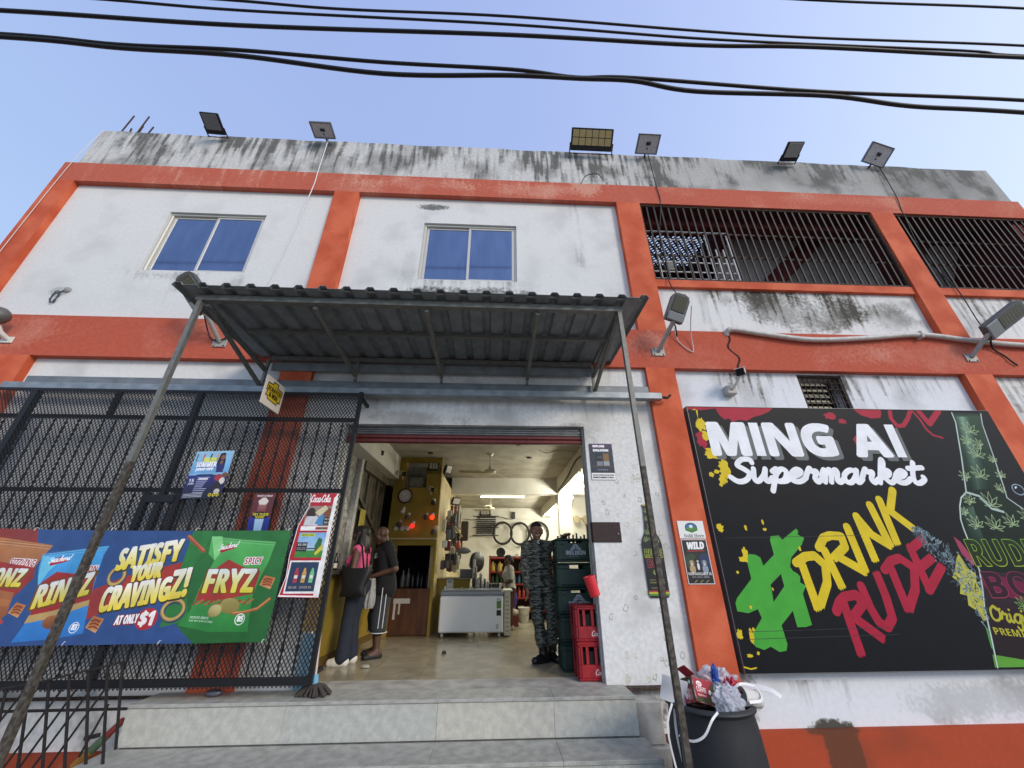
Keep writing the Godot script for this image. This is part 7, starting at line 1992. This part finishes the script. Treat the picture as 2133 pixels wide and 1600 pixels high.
func people() -> void:
	# the guard at the crates
	var ct := Image.create(256, 256, false, Image.FORMAT_RGB8)
	var fn := FastNoiseLite.new()
	fn.seed = 8; fn.frequency = .022; fn.fractal_octaves = 3
	var a := fn.get_seamless_image(256, 256).get_data()
	fn.seed = 19; fn.frequency = .03
	var a2 := fn.get_seamless_image(256, 256).get_data()
	for y in 256:
		for x in 256:
			var v := a[((y * 3) % 256) * 256 + x]
			var u := a2[((y * 3) % 256) * 256 + x]
			ct.set_pixel(x, y, C(0x17191b) if v > 138 else C(0x95958c) if u > 140 else C(0x5a5c55))
	var camo := M(Color(.86, .87, .84), .85, 0, ImageTexture.create_from_image(ct), 1.5)
	var g := figure("security guard in grey camouflage uniform and black boots leaning on the green crates", V(.70, FLOOR, -1.1), .06, 1.0, C(0x8a6450), {
		"sway": -.08, "wide": .93, "smile": true, "head": V(.0, 1.60, .03), "look": V(.02, -.02, 1), "belly": .115,
		"knees": [V(-.07, .5, .05), V(.13, .5, .02)], "ankles": [V(.0, .09, .03), V(.13, .09, -.06)], "toes": [V(-.85, 0, .5), V(.35, 0, 1)],
		"elbows": [V(-.225, 1.12, -.02), V(.37, 1.46, .1)], "wrists": [V(-.215, .87, .05), V(.36, 1.53, .30)],
		"hands": [[V(.05, -1, .12), V(1, 0, .2), 1, .35], [V(.1, -.05, 1), V(0, -1, 0), -1, .25]]})
	var o: Node3D = g[0]
	garment(o, "jacket", g[1].torso + [g[3][0][0], cut(g[3][0][1], 0, .9), g[3][1][0], cut(g[3][1][1], 0, .6), [V(-.07, .86, -.01), V(.07, .86, -.01), .125, .125]], .016, camo)
	garment(o, "trousers", [[V(-.07, .9, -.01), V(.07, .9, -.01), .12, .12], g[2][0][0], cut(g[2][0][1], 0, .66), g[2][1][0], cut(g[2][1][1], 0, .66), [g[2][0][1][0].lerp(g[2][0][1][1], .5), g[2][0][1][0].lerp(g[2][0][1][1], .66), .066, .06], [g[2][1][1][0].lerp(g[2][1][1][1], .5), g[2][1][1][0].lerp(g[2][1][1][1], .66), .066, .06]], .02, camo)
	for e in 2: garment(o, "boot", [cut(g[2][e][1], .62, 1.0), g[2][e][2], g[2][e][3]], .017, M(C(0x131314), .3), .03, .011)
	var hr := MB.new()
	flesh([[g[4] + V(0, .055, -.025), g[4] + V(0, .06, .01), .083, .08], [g[4] + V(0, .02, -.04), g[4] + V(0, .03, -.04), .082, .082]], .008, .02, hr)
	part("hair", hr.done(M(C(0x17120f), .9)), o)
	var co := MB.new()
	for e in [-1, 1]: co.bar(g[6].call(V(e * .03, 1.475, .06)), g[6].call(V(e * .075, 1.425, .075)), .05, .012, V(0, .3, 1))
	part("collar", co.done(camo), o)
	part("undershirt", MB.new().ball(g[6].call(V(.03, 1.46, .045)), V(.045, .035, .02), 8).done(M(C(0xd8d8d4), .7)), o)
	# the woman in pink at the counter
	g = figure("woman in pink sleeveless top and dark jeans with black tote bag at the counter", V(-1.87, FLOOR, -1.12), -1.7, .965, C(0x6b493b), {
		"wide": .86, "lean": .05, "bust": true, "look": V(.05, -.25, 1), "head": V(0, 1.605, .03),
		"knees": [V(-.085, .49, .03), V(.085, .49, .03)], "ankles": [V(-.09, .09, -.01), V(.10, .09, .02)], "toes": [V(-.1, 0, 1), V(.1, 0, 1)],
		"elbows": [V(-.21, 1.12, .04), V(.21, 1.11, .0)], "wrists": [V(-.13, 1.09, .26), V(.16, 1.10, .24)],
		"hands": [[V(.2, .05, 1), V(0, -1, 0), 1, .3], [V(-.2, .05, 1), V(0, -1, 0), -1, .3]]})
	o = g[0]
	var pink := M(C(0xee5f92), .8, 0, t_cloud, 4.0)
	garment(o, "top", g[1].torso.slice(0, 1) + g[1].torso.slice(2, 4) + g[1].torso.slice(5), .013, pink)
	var jean := M(C(0x232b3a), .85, 0, t_cloud, 5.0)
	garment(o, "jeans", [[V(-.07, .9, -.02), V(.07, .9, -.02), .115, .115], g[2][0][0], [g[2][0][1][0], g[2][0][1][1], .06, .068], g[2][1][0], [g[2][1][1][0], g[2][1][1][1], .06, .068]], .017, jean)
	for e in 2:
		garment(o, "shoe", [g[2][e][2], g[2][e][3]], .014, M(C(0xd9d6cc), .5), .03, .01)
	var h2 := MB.new()
	var c: Vector3 = g[4]
	var braids := [[c + V(0, .04, -.03), c + V(0, .05, .015), .096, .09], [c + V(-.06, .0, -.05), c + V(-.075, -.16, -.05), .05, .05], [c + V(.06, .0, -.05), c + V(.08, -.16, -.05), .05, .05]]
	for i in 11:
		var x := (i - 5) * .015
		braids.append([c + V(x, -.02, -.075), c + V(x * 1.1, -.46 - .06 * (i % 3), -.15 + .02 * (i % 2)), .03, .02])
	for x in [-.1, .1]: braids.append([c + V(x * .85, .02, .01), c + V(x * 1.1, -.27, .04), .022, .016])
	flesh(braids, .009, .012, h2)
	part("hair", h2.done(M(C(0x120e0d), .6)), o)
	var tb := MB.new()
	tb.tf = Transform3D(Basis(Vector3.UP, .1), V(.24, .94, -.06))
	tb.sheet(30, 16, func(u: float, v: float) -> Vector3:
		var gg := TAU * u
		var q := absf(cos(gg)); var r := absf(sin(gg))
		return V(signf(sin(gg)) * pow(r, .5) * (.05 + .045 * v) * (1.0 - .5 * pow(v, 8)), .2 - v * .36 + .02 * cos(gg * 2) * (1 - v), signf(cos(gg)) * pow(q, .5) * (.19 - .03 * v + .012 * sin(v * 7))))
	tb.box(V(-.04, -.16, -.14), V(.04, -.15, .14)).box(V(-.045, .16, -.17), V(.045, .17, .17))
	part("tote_bag", tb.done(M(C(0x141416), .45, 0, t_cloud, 5.0)), o)
	var sp := MB.new()
	for z in [-.1, .1]: sp.bar(V(.25, 1.12, z - .06), V(.16, 1.40, z * .4 - .01), .022, .006, V(1, 0, 0))
	sp.bar(V(.16, 1.40, -.05), V(.12, 1.425, .03), .03, .012)
	part("bag_strap", sp.done(M(C(0x141416), .5)), o)
	# the man waiting behind her
	g = figure("bald man in black T-shirt and dark shorts beside the woman in pink", V(-1.62, FLOOR, -1.55), -1.05, 1.0, C(0x5c4234), {
		"wide": 1.1, "lean": .12, "belly": .125, "look": V(-.35, -.35, 1), "head": V(0, 1.57, .05),
		"knees": [V(-.1, .48, .03), V(.1, .48, .04)], "ankles": [V(-.11, .09, -.03), V(.11, .09, .02)], "toes": [V(-.3, 0, 1), V(.15, 0, 1)],
		"elbows": [V(-.27, 1.1, -.05), V(.28, 1.1, -.08)], "wrists": [V(-.12, 1.0, .22), V(.1, 1.0, .22)],
		"hands": [[V(.5, -.2, .8), V(0, -1, .2), 1, .7], [V(-.5, -.3, .8), V(0, -1, .2), -1, .7]]})
	o = g[0]
	garment(o, "t_shirt", g[1].torso + [cut(g[3][0][0], 0, .78), cut(g[3][1][0], 0, .78), [V(-.08, .84, -.01), V(.08, .84, -.01), .135, .14]], .019, M(C(0x121214), .9))
	var lg := Canvas.new(64, 64, C(0x121214), 10, 10)
	lg.poly([2, 1, 8, 2, 7, 9, 3, 8], C(0xb9c0c4)); lg.poly([3.4, 4, 6.6, 5, 6, 8, 4, 7], C(0x3f7f8a))
	var pc := MB.new()
	pc.tf = Transform3D(Basis(Vector3.UP, .35), g[6].call(V(.095, 1.28, .158)))
	pc.quad(V(-.04, -.05, .004), V(.04, -.05, .004), V(.04, .05, .004), V(-.04, .05, .004))
	pc.box(V(-.04, -.05, .0), V(.04, .05, .0035))
	part("chest_print", pc.done(print_mat(lg.tex(), .8)), o)
	var short_m := M(C(0x33363c), .85, 0, t_cloud, 5.0)
	var hem := MB.new()
	garment(o, "shorts", [[V(-.07, .88, -.02), V(.07, .88, -.02), .125, .125], [g[2][0][0][0], g[2][0][0][1], .1, .1], [g[2][0][1][0], g[2][0][1][0].lerp(g[2][0][1][1], .3), .1, .1], [g[2][1][0][0], g[2][1][0][1], .1, .1], [g[2][1][1][0], g[2][1][1][0].lerp(g[2][1][1][1], .3), .1, .1]], .012, short_m)
	for e in 2:
		var kx: Vector3 = g[2][e][0][1]
		var sd := 1.0 if e else -1.0
		for dz in [-.03, .03]: hem.tube([V(kx.x + sd * .118, .86, kx.z + dz), V(kx.x + sd * .121, .6, kx.z + dz), V(kx.x + sd * .118, .36, kx.z + dz)], .006, 5)
		var rg := []
		for i in 17: rg.append(V(kx.x + cos(TAU * i / 16) * .115, .30, kx.z - .02 + sin(TAU * i / 16) * .115))
		hem.tube(rg, .006, 5)
	part("piping", hem.done(M(C(0xd9d9d6), .7)), o)
	for e in 2: garment(o, "slipper", [[g[2][e][2][0] - V(0, .02, 0), g[2][e][2][1] - V(0, .012, 0), .042, .036]], .01, M(C(0x161618), .6), .03, .01)
	var gl := MB.new()
	gl.bar(g[4] + V(-.05, .012, .108), g[4] + V(.05, .012, .1), .004, .022)
	part("glasses", gl.done(M(C(0x2a2522), .3)), o)
	var sb := solo("striped_bag", MB.new().sheet(16, 12, func(u: float, v: float) -> Vector3:
		var gg := TAU * u
		return V(-1.75 + cos(gg) * (.05 + .06 * v) * (1.0 - .4 * pow(v, 6)), 1.42 - v * .38, -1.36 + sin(gg) * (.03 + .05 * v) * (1.0 - .4 * pow(v, 6)) + .01 * sin(u * 40))).done(M(Color.WHITE, .4, 0, stripes(), 6.0)), "black and white striped plastic bag hanging from the bald man's hand", "bag")
	sb.set_meta("group", "")
	# the shopkeeper at the back
	g = figure("shopkeeper in pale grey shirt and maroon trousers standing by the red shelves", V(.36, FLOOR, -3.78), -1.3, .76, C(0x5a3f33), {
		"wide": .95, "lean": .05, "bust": true, "look": V(.5, .0, 1), "head": V(0, 1.61, .02),
		"knees": [V(-.09, .48, .03), V(.09, .48, .03)], "ankles": [V(-.1, .09, -.02), V(.1, .09, .0)], "toes": [V(-.1, 0, 1), V(.1, 0, 1)],
		"elbows": [V(-.24, 1.14, .1), V(.24, 1.12, .02)], "wrists": [V(-.12, 1.34, .3), V(.15, 1.04, .24)],
		"hands": [[V(.1, 1, .3), V(0, 0, -1), 1, .4], [V(-.3, .0, 1), V(0, -1, 0), -1, .4]]})
	o = g[0]
	garment(o, "shirt", g[1].torso + [cut(g[3][0][0], 0, .8), cut(g[3][1][0], 0, .8)], .015, M(C(0xb9b9ae), .8, 0, t_cloud, 5.0))
	garment(o, "trousers", [[V(-.06, .68, -.01), V(.06, .68, -.01), .09, .09], g[2][0][0], g[2][0][1], g[2][1][0], g[2][1][1]], .016, M(C(0x4a2124), .85))
	for e in 2: garment(o, "shoe", [g[2][e][2], g[2][e][3]], .012, M(C(0x9a8f80), .6), .03, .012)
	var h3 := MB.new()
	c = g[4]
	flesh([[c + V(0, .035, -.02), c + V(0, .04, .0), .078, .07], [c + V(.0, .0, -.07), c + V(.0, -.02, -.09), .055, .05]], .009, .02, h3)
	part("hair", h3.done(M(C(0x15100f), .7)), o)

func stripes() -> ImageTexture:
	var im := Image.create(128, 128, false, Image.FORMAT_RGB8)
	im.fill(C(0xb5b3ae))
	var r := RandomNumberGenerator.new()
	r.seed = 2
	for i in 22: im.fill_rect(Rect2i(int(i * 5.8), 0, r.randi_range(1, 3), 128), C(0x2a2a2c))
	return ImageTexture.create_from_image(im)
